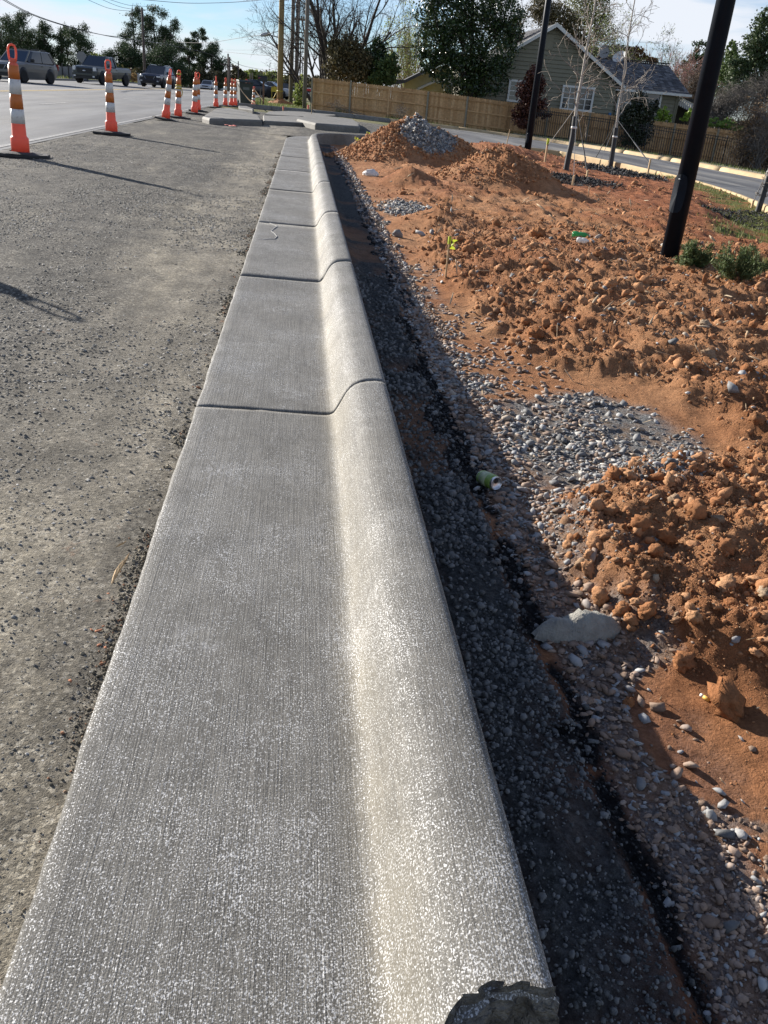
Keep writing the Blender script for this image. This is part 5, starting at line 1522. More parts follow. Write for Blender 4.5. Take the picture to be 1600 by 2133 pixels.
# hipped wing
wx0, wx1 = 20.3, 25.45
mb = MB(); z = -1.35
while z < 2.42:
    z1 = min(z + ex, 2.45); mb = MB()
    z1g = z1 - .024
    V8 = [(wx0, 61.945, z), (wx1, 61.945, z), (wx1, 61.985, z1g), (wx0, 61.985, z1g), (wx0, 62.03, z), (wx1, 62.03, z), (wx1, 62.03, z1g), (wx0, 62.03, z1g)]
    mb.add(V8, [(0, 1, 2, 3), (4, 7, 6, 5), (0, 4, 5, 1), (3, 2, 6, 7), (0, 3, 7, 4), (1, 5, 6, 2)]); mb.build('siding_board', M_SIDE, HS); z = z1
mb = MB(); mb.box(((wx0 + wx1) / 2, 62.1, .55), (wx1 - wx0, .12, 3.8)); mb.box((wx1 - .06, 66, .55), (.1, 7.9, 3.8)); mb.build('wall', M_SIDE, HS)
roof_slope(HS, (20.75, 61.6, 2.58), (26.1, 61.6, 2.55), (25.86, 66, 4.40), (20.2, 66, 4.50), 16)
roof_slope(HS, (26.1, 61.6, 2.55), (26.9, 70, 2.55), (25.9, 66.2, 4.40), (25.86, 66, 4.40), 14)
mb = MB(); mb.box((23.45, 61.5, 2.50), (5.4, .12, .15)); mb.build('gutter_board', M_TRIM, HS)
mb = MB(); mb.box((23.2, 65.95, 4.50), (5.4, .28, .07)); mb.build('ridge_cap', simple('ridge_dark', (.03, .03, .032), None, 5, .9), HS)
mb = MB(); mb.box((25.38, 61.93, .55), (.16, .1, 3.8)); mb.tube([(25.6, 61.75, 2.4), (25.45, 61.85, 2.1), (25.42, 61.85, -1.2)], .045, 6); mb.build('corner_board', M_SIDE, HS)
window(HS, 23.35, 1.75, 1.55, 1.3, 61.95, False)
window(HS, 21.7, 1.75, .8, 1.3, 61.95, False)
AW = MB(); n = 14
for k in range(n):
    x0 = 25.75 + k * .16; x1 = x0 + .13; z0 = 2.42 - k * .055
    AW.add([(x0, 62.6, z0 - .48), (x1, 62.6, z0 - .50), (x1, 62.62, z0), (x0, 62.62, z0), ((x0 + x1) / 2, 62.6, z0 - .56)], [(0, 4, 1, 2, 3)])
AW.add([(25.7, 62.6, 2.48), (28.0, 62.6, 1.70), (28.0, 65, 1.75), (25.7, 65, 2.52)], [(0, 1, 2, 3)])
for k in range(n):
    x0 = 25.75 + k * .16; z0 = 2.42 - k * .055; AW.box((x0 + .065, 62.64, z0 - .22), (.12, .02, .44))
AW.build('awning', M_TRIM, HS)
mb = MB(); mb.box((27, 64.5, .6), (2.4, .1, 3.6)); mb.build('wall', simple('dark_porch', (.03, .028, .024), None, 4, .9), HS)
def dish(px, Y, r, az, el, label, mat):
    P = atY(*px, Y); root = empty('satellite_dish', P, 0, label, 'satellite dish')
    mb = MB(); prof = [(r * t, .22 * r * t * t) for t in np.linspace(0.02, 1, 7)]
    mb.lathe(prof + [(r, .22 * r + .01)] + [(r * t, .22 * r * t * t - .015) for t in np.linspace(1, .02, 5)], 24, sy=1.0)
    d = mb.build('reflector', mat, root); d.rotation_euler = (math.radians(90 - el), 0, az)
    mb = MB(); mb.tube([(0, .1, 0), (0, .25, -.35), (0, .25, -1.2)], .03, 6); mb.tube([(0, 0, -.1), (.12, -.35, -.05)], .015, 5); mb.box((.12, -.38, -.05), (.08, .1, .08)); mb.build('mast', M_IRON, root)
dish((1257, 108), 62.5, .40, .2, 5, 'grey satellite dish facing away on the house roof behind the saplings', simple('grey_dish', (.28, .28, .28), None, 6, .6))
dish((1291, 120), 62.0, .46, -.75, 40, 'white tilted satellite dish on the house roof, right of the grey one', M_TRIM)
# yellow house gable behind the evergreen
YH = empty('yellow_house', (0, 0, 0), 0, 'pale yellow house gable with dark eaves just above the fence left of the big evergreen', 'house')
M_YEL = simple('yellow_siding', (.62, .52, .26), (.52, .43, .2), 5, .8)
z = .2
while z < 2.9:
    mb = MB(); x0 = 7.1 + max(0, (z - 1.85)) * 2.0; mb.prism([(x0, z), (12, z), (12, z + .22), (x0 + .35 * (z > 1.8), z + .22)], 'y', 66.0 + .0, 66.1); mb.build('siding_board', M_YEL, YH); z += .222
mb = MB(); mb.prism([(5.6, 1.75), (6.3, 1.98), (7.0, 2.02), (9.1, 3.15), (11.5, 4.3), (11.5, 4.1), (9.1, 2.95), (7.1, 1.85), (6.6, 1.7), (5.6, 1.6)], 'y', 65.4, 66.6)
mb.build('roof', M_SHING, YH)
mb = MB(); mb.prism([(7.9, 1.55), (9.2, 2.2), (9.2, 2.05), (7.9, 1.42)], 'y', 65.2, 65.9); mb.build('porch_roof', M_TRIM, YH)
mb = MB(); mb.box((8.2, 65.8, 1.25), (.3, .1, .35)); mb.build('window', M_TRIM, YH)

# ------------------------------------------------------------------ poles and wires
M_WPOLE = simple('yellow_treated_wood', (.36, .27, .13), (.24, .17, .075), 3, .85, .3, 30, sc=(4, 4, .35))
M_OPOLE = simple('old_pole_wood', (.21, .18, .145), (.10, .085, .07), 3, .9, .3, 30, sc=(4, 4, .35))
M_DPOLE = simple('dark_pole_wood', (.11, .085, .07), (.06, .05, .045), 3, .9, .2)
def pole(px, Y, h, r0, r1, mat, label, arms=(), lean=0, zbase=None, name='utility_pole'):
    P = atY(*px, Y); z0 = float(zb(P[0], P[1])) - .3 if zbase is None else zbase
    root = empty(name, (P[0], P[1], z0), 0, label, 'utility pole')
    mb = MB(); mb.tube([(0, 0, 0), (lean * h * .5, 0, h * .5), (lean * h, 0, h)], [r0, (r0 + r1) / 2, r1], 14); mb.build('pole_shaft', mat, root)
    for z, L, x in arms:
        mb = MB(); mb.box((x, -.1, z - z0), (L, .12, .12)); 
        for q in (-.45, -.2, .2, .45): mb.lathe([(.04, .06), (.06, .12), (.03, .2)], 6, (x + q * L, -.1, z - z0))
        mb.build('crossarm', mat, root)
    return root
pole((583, 212), 64, 12, .20, .15, M_WPOLE, 'thick yellowish new wooden pole on a small clay mound', ())
pole((606, 212), 68, 12, .13, .12, M_OPOLE, 'weathered grey wooden pole right of the thick yellowish pole', ((5.2, 1.0, .5),))
pole((634, 228), 54, 10, .115, .10, M_OPOLE, 'slim grey pole at the left end of the wooden fence')
pole((603, 205), 75, 3.9, .07, .06, M_WPOLE, 'short pale post directly beside the weathered grey pole')
pole((615, 200), 100, 13, .14, .12, M_DPOLE, 'reddish brown pole further back between the grey poles', ((6.0, 2.2, .4), (4.6, 1.6, .3)))
pole((619, 195), 135, 13, .13, .1, M_OPOLE, 'thin far pole just right of the reddish brown pole', ((6.9, 2.4, 0),))
pole((624, 192), 170, 10, .13, .1, M_DPOLE, 'smallest far pole seen between the two grey poles', ((6.5, 2.4, 0),))
pole((303, 180), 95, 6.95, .15, .10, M_DPOLE, 'tall dark pole in front of the tallest pine trees across the road')
pole((475.5, 180), 150, 5.7, .16, .12, M_DPOLE, 'left far pole of the close pair beyond the channelizer posts', ((3.9, 1.0, 0), (3.2, 1.8, -.3)))
pole((478.5, 180), 146, 5.1, .16, .12, M_DPOLE, 'right far pole of the close pair with a crossarm to the right', ((2.95, 1.9, .5),))
pole((496.5, 178), 165, 5.4, .13, .08, M_DPOLE, 'single bare far pole right of the close pair')
pole((521.5, 178), 230, 6.4, .16, .12, M_DPOLE, 'far pole left leg of the double crossarm', ((3.6, 2.4, .6),))
pole((526, 178), 228, 6.4, .16, .12, M_DPOLE, 'far pole right leg of the double crossarm')
pole((541, 177), 270, 6.6, .16, .12, M_DPOLE, 'most distant pole pair leg left, above the mailbox', ((3.7, 2.8, 1.2),))
pole((546.5, 177), 270, 6.4, .16, .12, M_DPOLE, 'most distant pole pair leg right, above the mailbox')
# clay mound at the foot of the thick pole
P = atY(583, 212, 64); mb = MB(); rg = np.random.default_rng(4); V = []; nr, na = 8, 26
for i in range(nr):
    for j in range(na):
        t = i / (nr - 1); a = j / na * 6.283; r = 1.15 * t * (1 + .12 * math.sin(a * 3 + 1)); V.append((P[0] + r * math.cos(a), P[1] + r * math.sin(a), -.2 + .48 * (1 - t) ** 1.1 + .03 * rg.standard_normal()))
fs = [(i * na + j, i * na + (j + 1) % na, (i + 1) * na + (j + 1) % na, (i + 1) * na + j) for i in range(nr - 1) for j in range(na)]
mb.add(V, fs); tag(mb.build('clay_mound', simple('mound_clay', (.46, .22, .09), (.33, .14, .055), 6, .95, .6, 40)), 'small orange clay mound round the foot of the thick yellowish pole', 'mound')
mb = MB(); mb.lathe([(.215, 0), (.222, .03), (.215, .07)], 14, (P[0], P[1], .62)); mb.tube([(P[0] - .2, P[1] - .15, .62), (P[0] - .45, P[1] - .3, .15)], .02, 4); tag(mb.build('caution_tape', M_TAPE), 'yellow tape ring tied round the thick yellowish pole', 'tape')
# street lamp arm reaching left over the road
root = empty('street_lamp', (0, 0, 0), 0, 'grey street lamp head on a long arm left of the thick yellowish pole', 'street lamp')
a, b, c = atY(604, 88, 68), atY(570, 75, 67), atY(552, 71, 66.5)
mb = MB(); mb.tube([a, a * .5 + b * .5 + [0, 0, .06], b, c], .035, 6); mb.build('lamp_arm', M_GALV, root)
mb = MB(); mb.lathe([(0, -.38), (.09, -.3), (.13, 0), (.10, .25), (0, .32)], 10, sx=1, sy=.5); o = mb.build('lamp_head', M_GALV, root, loc=atY(553, 72, 66.5)); o.rotation_euler = (0, 1.35, 0)
M_WIRE = simple('wire', (.035, .035, .04), None, 5, .7)
def wire(pts, label, r=.018):
    P = [atY(x, y, Y) for x, y, Y in pts]; P = spline3(P, 40)
    tag(tubes([(P, np.full(len(P), r))], 'overhead_wire', M_WIRE, None, 4), label, 'wire', None)
def spline3(P, n):
    P = np.array(P); t = np.linspace(0, len(P) - 1, n); o = []
    for q in t:
        i = min(int(q), len(P) - 2); u = q - i; p0, p1, p2, p3 = P[max(i - 1, 0)], P[i], P[i + 1], P[min(i + 2, len(P) - 1)]
        o.append(.5 * ((2 * p1) + (p2 - p0) * u + (2 * p0 - 5 * p1 + 4 * p2 - p3) * u * u + (3 * p1 - p0 - 3 * p2 + p3) * u**3))
    return np.array(o)
wire([(-20, -16, 62), (60, 28, 68), (150, 58, 76), (230, 75, 85), (276, 73, 90), (305, 66, 95)], 'upper strand of the thick sagging wire from the top left corner to the dark pole', .022)
wire([(-20, -20, 62), (60, 26, 68), (150, 57, 76), (230, 76, 85), (300, 86, 95), (345, 92, 110), (420, 108, 130), (472, 124, 150)], 'lower strand of the thick sagging wire running on to the close far poles', .022)
wire([(180, -2, 70), (230, 18, 80), (275, 23, 90), (305, 22, 95)], 'left thin wire above the tall pines', .014)
wire([(210, -2, 70), (250, 14, 80), (285, 20, 90), (305, 20, 95)], 'middle thin wire above the tall pines', .014)
wire([(228, -1, 70), (270, 11, 82), (305, 13, 95), (330, 12, 90)], 'short thin wire reaching the top of the dark pole', .014)
wire([(295, -1, 70), (380, 6, 70), (450, 6, 68), (510, 3, 66), (560, -2, 64)], 'high wire crossing left of the thick yellowish pole', .016)
wire([(372, 88, 140), (430, 89, 110), (500, 79, 85), (560, 70, 66), (607, 57, 68)], 'wire rising from the round pines to the weathered pole', .018)
wire([(468, 108, 130), (520, 113, 100), (583, 118, 72), (640, 128, 68)], 'nearly level wire right of the round pines', .016)
wire([(472, 104, 140), (520, 104, 100), (560, 97, 80), (607, 84, 68)], 'faint wire rising right towards the weathered pole', .010)
wire([(476, 123, 150), (510, 138, 190), (548, 145, 270)], 'thin wire between the close pair and the most distant poles', .03)
wire([(530, 143, 230), (570, 146, 120), (607, 148, 68)], 'low thin wire behind the thick yellowish pole', .014)

# ------------------------------------------------------------------ vegetation behind
def cloud(blobs, n, rg, clump=26, cr=.13, shell=.55, sub=0.0):
    """leaf positions gathered in clumps spread through ellipsoids"""
    vol = np.array([b[3] * b[5] for b in blobs]); vol = vol / vol.sum(); P = []
    for b, v in zip(blobs, vol):
        m = max(3, int(n * v / clump))
        d = rg.standard_normal((m, 3)); d /= np.linalg.norm(d, axis=1)[:, None]
        r = (shell + (1 - shell) * rg.random(m)) ** .6 * rg.uniform(.82, 1.12, m)
        C = d * r[:, None] * np.array(b[3:6]) + np.array(b[:3])
        q = C[rg.integers(0, m, int(n * v))]
        P.append(q + rg.standard_normal(q.shape) * cr * np.array([b[3], b[4], b[5]]) * np.array([1, 1, .8]))
    return np.vstack(P)
def pblob(px, py, rx, ry, D, dd=0):
    c = atY(px, py, D + dd); k = D / 1960.0
    return (c[0], c[1], c[2], rx * k, max(rx, ry) * k * .8, ry * k)
def leafy(name, base, D, blobs, n, size, mat, bk, label, cat='tree', seed=0, tr=.12, clump=26, cr=.13, shell=.5, limbs=9, aspect=1.0, group=None, zb_=None):
    rg = np.random.default_rng(seed + 100)
    B = atY(base[0], base[1], D); z = float(zb(B[0], B[1])) - .25 if zb_ is None else zb_
    root = empty(name, (B[0], B[1], z), 0, label, cat, group)
    bl = [pblob(*b[:4], D, b[4] if len(b) > 4 else 0) for b in blobs]
    O = np.array([B[0], B[1], z])
    L = cloud(bl, n, rg, clump, cr, shell) - O
    L = L[L[:, 2] > .05]
    leaves(L, size, 'crown', mat, rg, root, 0, aspect)
    paths = []
    top = max(b[2] + b[5] * .6 for b in bl) - z; cx = np.mean([b[0] for b in bl]) - B[0]
    zz = np.linspace(0, 1, 7); paths.append((np.column_stack([cx * zz * .8 + .04 * top * .15 * np.sin(zz * 5), .1 * np.sin(zz * 4), top * zz]), tr * (1 - .75 * zz)))
    tubes(paths, 'trunk', bk, root, 7)
    lm = []
    for k in range(limbs):
        b = bl[k % len(bl)]; h = rg.uniform(.2, .8)
        s = np.array([cx * h * .8, 0, top * h]); e = np.array(b[:3]) - O + rg.standard_normal(3) * np.array(b[3:6]) * .5
        e[2] = max(e[2], s[2] * .8)
        m = (s + e) / 2 + rg.standard_normal(3) * .1 * np.linalg.norm(e - s)
        lm.append((np.array([s, m, e]), np.array([tr * .45, tr * .3, tr * .08])))
    if lm: tubes(lm, 'limbs', bk, root, 5)
    return root
def bare(name, base, D, topy, n0, spread, mat, label, seed, r=.2, cfg=None, lean=0, buds=None, nb=5):
    rg = np.random.default_rng(seed); B = atY(base[0], base[1], D); z = float(zb(B[0], B[1])) - .3
    root = empty(name, (B[0], B[1], z), 0, label, 'tree'); H = atY(base[0], topy, D)[2] - z
    br = []; tips = []
    cfg = cfg or [dict(n=7, wob=.10, up=.02, kids=6, spread=36, ratio=.62, start=.25, end=.35, rr=.6), dict(n=6, wob=.15, up=.03, kids=5.5, spread=42, ratio=.6, start=.2, end=.3, rr=.62),
                  dict(n=5, wob=.18, up=.03, kids=4.5, spread=45, ratio=.6, start=.2, end=.35, rr=.62), dict(n=4, wob=.2, up=.03, kids=3.6, spread=48, ratio=.62, start=.25, end=.4, rr=.65), dict(n=3, wob=.22, up=.03)]
    for k in range(n0):
        a = k / n0 * 6.28 + rg.random(); sp = math.radians(spread) * rg.uniform(.4, 1.1)
        d = (math.cos(a) * math.sin(sp) + lean, math.sin(a) * math.sin(sp), math.cos(sp))
        grow((.25 * r * math.cos(a), .25 * r * math.sin(a), 0), d, H * rg.uniform(.5, .68), r * rg.uniform(.55, .8), cfg, rg, 0, br, tips)
    R_ = [max(p[1][0], 0) for p in br]
    tk = [p for p, q in zip(br, R_) if q > r * .3]; tw = [p for p, q in zip(br, R_) if q <= r * .3]
    tubes(tk, 'trunk', mat, root, 7)
    minr = D / 1000 * .16
    tw = [(P, np.maximum(Q, minr * .55)) for P, Q in tw]
    tubes(tw, 'twigs', mat, root, 3)
    if buds: leaves(np.array(tips), buds[0], 'buds', buds[1], rg, root, buds[2], per=buds[3])
    return root, np.array(tips)

GP_ = 'pine trees across the road'
def pine(px, base, top, w, D, seed, label, dense=1.0, low=.35, mat=None):
    rg = np.random.default_rng(seed); H = base - top; bl = []
    nb = int(9 + 5 * dense); rows = np.linspace(0, 1, nb)
    for q in rows:
        y = top + H * ((1 - low) * q) ** 1.0 * 1.0 + w * .12
        env = math.sin(math.pi * min(.16 + q * .62, 1)) ** .7
        x = px + rg.uniform(-.5, .5) * w * env
        bl.append((x, y, w * .31 * env * rg.uniform(.7, 1.25) * (1 + .25 * (dense - 1)), w * .21 * rg.uniform(.7, 1.3), rg.uniform(-1.5, 1.5)))
    return leafy('pine_tree', (px, base), D, bl, int(9500 * dense), D / 1960 * 2.5, mat or L_PINE, B_DARK, label, 'tree', seed, .22, 30, .30, .05, 12, .8, GP_)
for k, (px, base, top, w, D, dn, low, lab) in enumerate([
    (6, 165, 33, 62, 150, 1.6, .15, 'wide dark pine at the left edge behind the silver car'),
    (46, 165, 26, 52, 155, 1.5, .2, 'rounded dark pine above the silver car roof'),
    (95, 165, 46, 44, 158, 1.1, .3, 'gappy pine right of the silver car roof'),
    (70, 166, 70, 70, 160, 1.4, .1, 'low dark pine filling the space behind the silver car'),
    (128, 166, 57, 34, 155, .9, .3, 'narrow open pine between the silver car and the lone pine'),
    (168, 166, 54, 50, 150, 1.1, .35, 'lone pine with layered flat clumps above the street sign'),
    (248, 176, 92, 46, 170, 1.3, .15, 'short dense pine left of the tallest pines'),
    (283, 178, 17, 44, 175, 1.4, .15, 'tallest pine left of the dark pole'),
    (325, 178, 14, 52, 178, 1.5, .2, 'tallest pine right of the dark pole'),
    (358, 178, 44, 40, 176, 1.2, .2, 'tall pine on the right flank of the tallest group'),
    (345, 180, 88, 76, 165, 1.8, .05, 'broad low dark pine under the tallest group'),
    (275, 178, 100, 56, 168, 1.4, .1, 'broad low pine left of the dark pole foot'),
    (396, 182, 80, 30, 180, 1.1, .15, 'narrow pine on the left of the right hand group'),
    (414, 182, 62, 30, 182, 1.1, .2, 'tallest pine of the right hand group'),
    (440, 182, 90, 46, 176, 1.1, .35, 'round headed pine with a bare fork at the right of the group'),
    (455, 183, 128, 34, 176, .9, .1, 'lowest pine at the right end of the right hand group')]):
    pine(px, base, top, w, D, k, lab, dn, low)
leafy('round_tree', (205, 175), 260, [(205, 130, 24, 18), (188, 140, 14, 12), (225, 138, 14, 14)], 1300, .9, L_SPRING, B_GREY, 'pale green budding tree seen over the pickup truck', 'tree', 60, .2)
leafy('round_tree', (487, 185), 210, [(487, 152, 17, 12), (475, 165, 16, 10), (500, 160, 12, 10)], 1300, .8, L_BROWNISH, B_BROWN, 'orange brown tree beyond the close pair of far poles', 'tree', 61, .2)
leafy('round_tree', (550, 178), 300, [(540, 158, 30, 10), (570, 162, 20, 10), (515, 162, 26, 10)], 1600, 1.1, L_SPRING, B_GREY, 'low pale green trees on the horizon left of the thick pole', 'tree', 62, .2)
# far woods closing the horizon
rg = np.random.default_rng(5)
bl = [pblob(px, 168 + .03 * (px - 300) * (px > 300) - rg.uniform(0, 14), rg.uniform(14, 26), rg.uniform(9, 17), 330 + rg.uniform(-20, 40)) for px in range(-60, 700, 11)]
P = cloud(bl, 17000, rg, 18, .2, .2); tag(leaves(P, 1.4, 'far_woods', L_BROWNISH, rg), kind='stuff')
bl = [pblob(px, 205 + .06 * (px - 600), rg.uniform(22, 36), rg.uniform(16, 30), 120 + rg.uniform(-10, 20)) for px in range(700, 1700, 24)]
P = cloud(bl, 14000, rg, 18, .2, .2); tag(leaves(P, .6, 'woods_behind_houses', L_BROWNISH, rg), kind='stuff')
bl = [pblob(px, 148 + .03 * px, rg.uniform(14, 26), rg.uniform(10, 18), 165 + rg.uniform(-3, 8)) for px in range(-20, 470, 9)]
P = cloud(bl, 9000, rg, 18, .2, .2); tag(leaves(P, .55, 'roadside_scrub', L_BROWNISH, rg), kind='stuff')

# big bare tree behind the left end of the fence
bare('bare_tree', (692, 172), 63, -210, 7, 30, B_DARK, 'big many stemmed leafless tree behind the left end of the wooden fence', 12, .30)
bare('bare_tree', (668, 172), 66, -120, 4, 34, B_DARK, 'leafless tree leaning left over the grey poles', 21, .20, lean=-.30)
bare('bare_tree', (1010, 172), 75, -190, 3, 22, B_GREY, 'leafless tree standing behind the big dark evergreen', 13, .2)
L_DULL = leafmat('vine_leaf', [(0, (.05, .045, .02)), (.5, (.11, .095, .04)), (1, (.20, .165, .09))], .6, .2)
leafy('vine_covered_shrub', (725, 172), 60.5, [(700, 110, 22, 36), (730, 105, 26, 30), (720, 145, 38, 28), (755, 135, 22, 32)], 7000, .17, L_DULL, B_BROWN, 'brown vine tangled shrub behind the fence under the bare tree', 'shrub', 3, .1, 22, .17, .2)
leafy('evergreen_tree', (785, 178), 61, [(785, 105, 20, 24), (780, 135, 34, 30), (768, 160, 36, 18)], 7000, .15, L_DARK, B_DARK, 'dark cone shaped evergreen behind the fence, right of the vine tangled shrub', 'tree', 4, .1, 22, .14, .3)
leafy('laurel_shrub', (805, 182), 60, [(806, 150, 26, 26), (815, 128, 14, 18), (790, 165, 24, 14)], 4200, .17, L_MID, B_GREY, 'glossy mid green shrub just over the fence left of the yellow house', 'shrub', 5, .08, 20, .14, .3)
cfgw = [dict(n=8, wob=.05, up=.05, kids=9, spread=20, ratio=.55, start=.15, end=.25, rr=.5), dict(n=6, wob=.07, up=.06, kids=7, spread=22, ratio=.5, start=.15, end=.3, rr=.6), dict(n=4, wob=.1, up=.08, kids=4, spread=28, ratio=.55, end=.4), dict(n=3, wob=.1, up=.05)]
bare('straw_coloured_tree', (852, 175), 78, -60, 5, 17, B_STRAW, 'straw coloured upright leafless tree between the bare tree and the big evergreen', 31, .16, cfgw, buds=(.16, L_SPRING, .15, 1))
bare('straw_coloured_tree', (830, 175), 84, 10, 4, 16, B_STRAW, 'shorter straw coloured tree just left of the tall one', 32, .13, cfgw)
leafy('evergreen_tree', (985, 205), 58.6, [(930, 30, 58, 50), (1000, -10, 70, 60), (1050, 40, 44, 50), (905, 85, 40, 50), (960, 90, 60, 55), (1030, 100, 52, 55), (1010, 160, 48, 42), (950, 150, 52, 40), (985, 185, 42, 22), (895, 130, 20, 28), (905, -20, 40, 40)],
      34000, .155, L_DARK, B_DARK, 'very large dark glossy evergreen spreading over the fence beside the house', 'tree', 7, .22, 26, .13, .45, 16)
leafy('vine_covered_tree', (1065, 190), 63, [(1062, 110, 26, 40), (1072, 60, 20, 34), (1050, 170, 26, 24)], 5200, .14, L_DULL, B_BROWN, 'brownish vine covered tree at the right side of the big evergreen', 'tree', 8, .1, 20, .16, .2)
bare('bare_tree', (1105, 190), 82, -40, 4, 24, B_DARK, 'leafless tree behind the house gable left of the far lamp pole', 15, .18)
leafy('vine_covered_tree', (1165, 190), 80, [(1150, 30, 40, 26), (1190, 62, 28, 30), (1125, 18, 30, 22), (1205, 90, 20, 22)], 7000, .2, L_DULL, B_BROWN, 'grey brown vine covered tree rising behind the gable peak', 'tree', 9, .15, 20, .2, .2)
leafy('spring_tree', (1240, 190), 86, [(1215, 20, 36, 40), (1250, 60, 36, 40), (1200, -20, 40, 30), (1255, 10, 30, 34)], 9000, .15, leafmat('olive_spring', [(0, (.10, .12, .03)), (.6, (.17, .19, .06)), (1, (.26, .26, .11))], .6, .35), B_DARK, 'olive green tree in young leaf behind the house ridge', 'tree', 10, .16, 24, .2, .1, 14)
_, tp_ = bare('spring_tree', (1290, 190), 80, -30, 5, 30, B_GREY, 'airy tree with first pale green leaves above the satellite dishes', 17, .15, buds=(.11, L_SPRING, .12, 1))
bare('red_twig_tree', (1392, 190), 92, 36, 14, 26, B_RED, 'pinkish red upright twiggy tree behind the hipped roof', 18, .14, cfgw)
bare('red_twig_tree', (1425, 190), 90, 50, 12, 26, B_RED, 'lower pinkish twiggy tree right of the taller one behind the hipped roof', 19, .12, cfgw)
leafy('rust_leaved_tree', (1325, 190), 84, [(1325, 112, 24, 14), (1310, 122, 24, 12), (1345, 128, 22, 12)], 3000, .2, leafmat('rusty_leaf', [(0, (.10, .055, .022)), (1, (.22, .13, .06))], .6, .2), B_BROWN, 'rusty brown leaved tree showing over the hipped roof ridge', 'tree', 22)
leafy('cedar_tree', (1270, 190), 90, [(1285, 112, 40, 16), (1240, 116, 30, 16)], 3000, .24, L_PINE, B_DARK, 'dark cedar low behind the satellite dishes', 'tree', 23)
bare('brown_tree', (1440, 200), 82, 90, 8, 34, B_BROWN, 'brown bushy leafless tree left of the near lamp pole above the awning', 24, .12, cfgw)
bare('brown_tree', (1465, 205), 80, 120, 7, 36, B_BROWN, 'brown leafless thicket tree directly behind the near lamp pole', 25, .12, cfgw)
leafy('cedar_tree', (1465, 205), 100, [(1462, 110, 26, 24), (1480, 130, 30, 34), (1450, 140, 30, 24)], 4000, .26, L_PINE, B_DARK, 'dark cedar behind the near lamp pole', 'tree', 26)
leafy('cedar_tree', (1515, 215), 96, [(1524, 105, 8, 22), (1518, 140, 18, 34), (1510, 175, 24, 30)], 5200, .24, L_MID, B_DARK, 'pointed green cedar just right of the near lamp pole', 'tree', 27)
leafy('pine_tree', (1590, 220), 92, [(1592, 60, 30, 30), (1575, 90, 34, 22), (1605, 110, 40, 30), (1560, 120, 28, 22), (1540, 140, 28, 24), (1580, 150, 44, 28), (1545, 175, 40, 26), (1605, 30, 24, 20), (1600, 180, 40, 26), (1530, 200, 30, 24)],
      15000, .25, leafmat('fresh_pine', [(0, (.03, .055, .02)), (.6, (.06, .095, .035)), (1, (.11, .14, .06))], .65, .2), B_DARK, 'big feathery pine at the right edge of the photo', 'tree', 28, .25, 22, .16, .35, 14)
def brush(name, blobs, D, n, L, mat, label, seed, leafm=None, nl=0, ls=.1, r=.011, base=None):
    rg = np.random.default_rng(seed); bl = [pblob(*b, D) for b in blobs]; B = bl[0]; z = float(zb(B[0], B[1])) - .4
    root = empty(name, (B[0], B[1], z), 0, label, 'shrub'); O = np.array([B[0], B[1], z]); paths = []; tips = []
    for k in range(n):
        b = bl[k % len(bl)]; s = rg.standard_normal(3) * .45; p = np.array(b[:3]) + s * np.array(b[3:6]); d = rg.standard_normal(3) + [0, 0, .7]; d /= np.linalg.norm(d)
        P = [p]; 
        for _ in range(5):
            d = d + rg.standard_normal(3) * .28 + [0, 0, -.12]; d /= np.linalg.norm(d); P.append(P[-1] + d * L / 5 * rg.uniform(.6, 1.3))
        P = np.array(P) - O; P[:, 2] = np.maximum(P[:, 2], .1)
        paths.append((P, np.linspace(1, .4, 6) * r)); tips += list(P[2:])
    for k in range(14):
        b = bl[k % len(bl)]; e = np.array(b[:3]) - O + rg.standard_normal(3) * np.array(b[3:6]) * .4
        paths.append((np.array([(rg.uniform(-.3, .3), 0, 0), e * .3 + rg.standard_normal(3) * .1, e * .6 + rg.standard_normal(3) * .15, e * .8, e * .9, e]), np.linspace(4, 1, 6) * r))
    tubes(paths, 'stems', mat, root, 3)
    if leafm: t = np.array(tips); leaves(t[rg.integers(0, len(t), nl)], ls, 'dead_leaves' if leafm is L_RUSSET else 'foliage', leafm, rg, root, .08)
    return root
brush('tangled_shrub', [(1540, 205, 50, 28), (1510, 225, 40, 22), (1580, 215, 44, 30), (1495, 240, 26, 20), (1600, 190, 30, 26)], 60, 2600, 1.1, B_GREY, 'grey brown tangled vine thicket behind the fence at the right edge', 41)
brush('russet_shrub', [(1562, 280, 34, 34), (1590, 300, 34, 40), (1560, 320, 30, 24), (1580, 245, 34, 24), (1600, 335, 26, 20)], 46.2, 1500, .8, B_BROWN, 'shrub holding pale russet dead leaves at the right end of the iron fence', 42, L_RUSSET, 2300, .12)
brush('pale_twig_shrub', [(1585, 300, 30, 30), (1600, 260, 30, 30)], 45, 420, .9, B_GREY, 'pale arching leafless twigs in front of the russet shrub', 43, r=.009)
brush('tangled_shrub', [(1452, 175, 24, 22), (1445, 200, 22, 16)], 68, 900, 1.0, B_BROWN, 'dark brown leafless thicket beside the awning', 44)
brush('weed_clump', [(835, 232, 10, 8), (700, 222, 14, 10)], 54, 160, .5, B_GREY, 'thin dry weeds at the foot of the fence', 45, r=.006)
leafy('lime_shrub', (1380, 248), 57.0, [(1380, 238, 14, 14), (1370, 246, 12, 8), (1390, 246, 12, 10)], 1300, .13, L_BRIGHT, B_BROWN, 'bright lime green shrub in front of the white framed wing window', 'shrub', 51, .04)
leafy('lime_shrub', (1440, 245), 57.5, [(1436, 236, 12, 9), (1425, 244, 10, 8), (1443, 228, 7, 7)], 800, .13, L_BRIGHT, B_BROWN, 'bright lime green shrub just left of the near lamp pole below the awning', 'shrub', 52, .04)
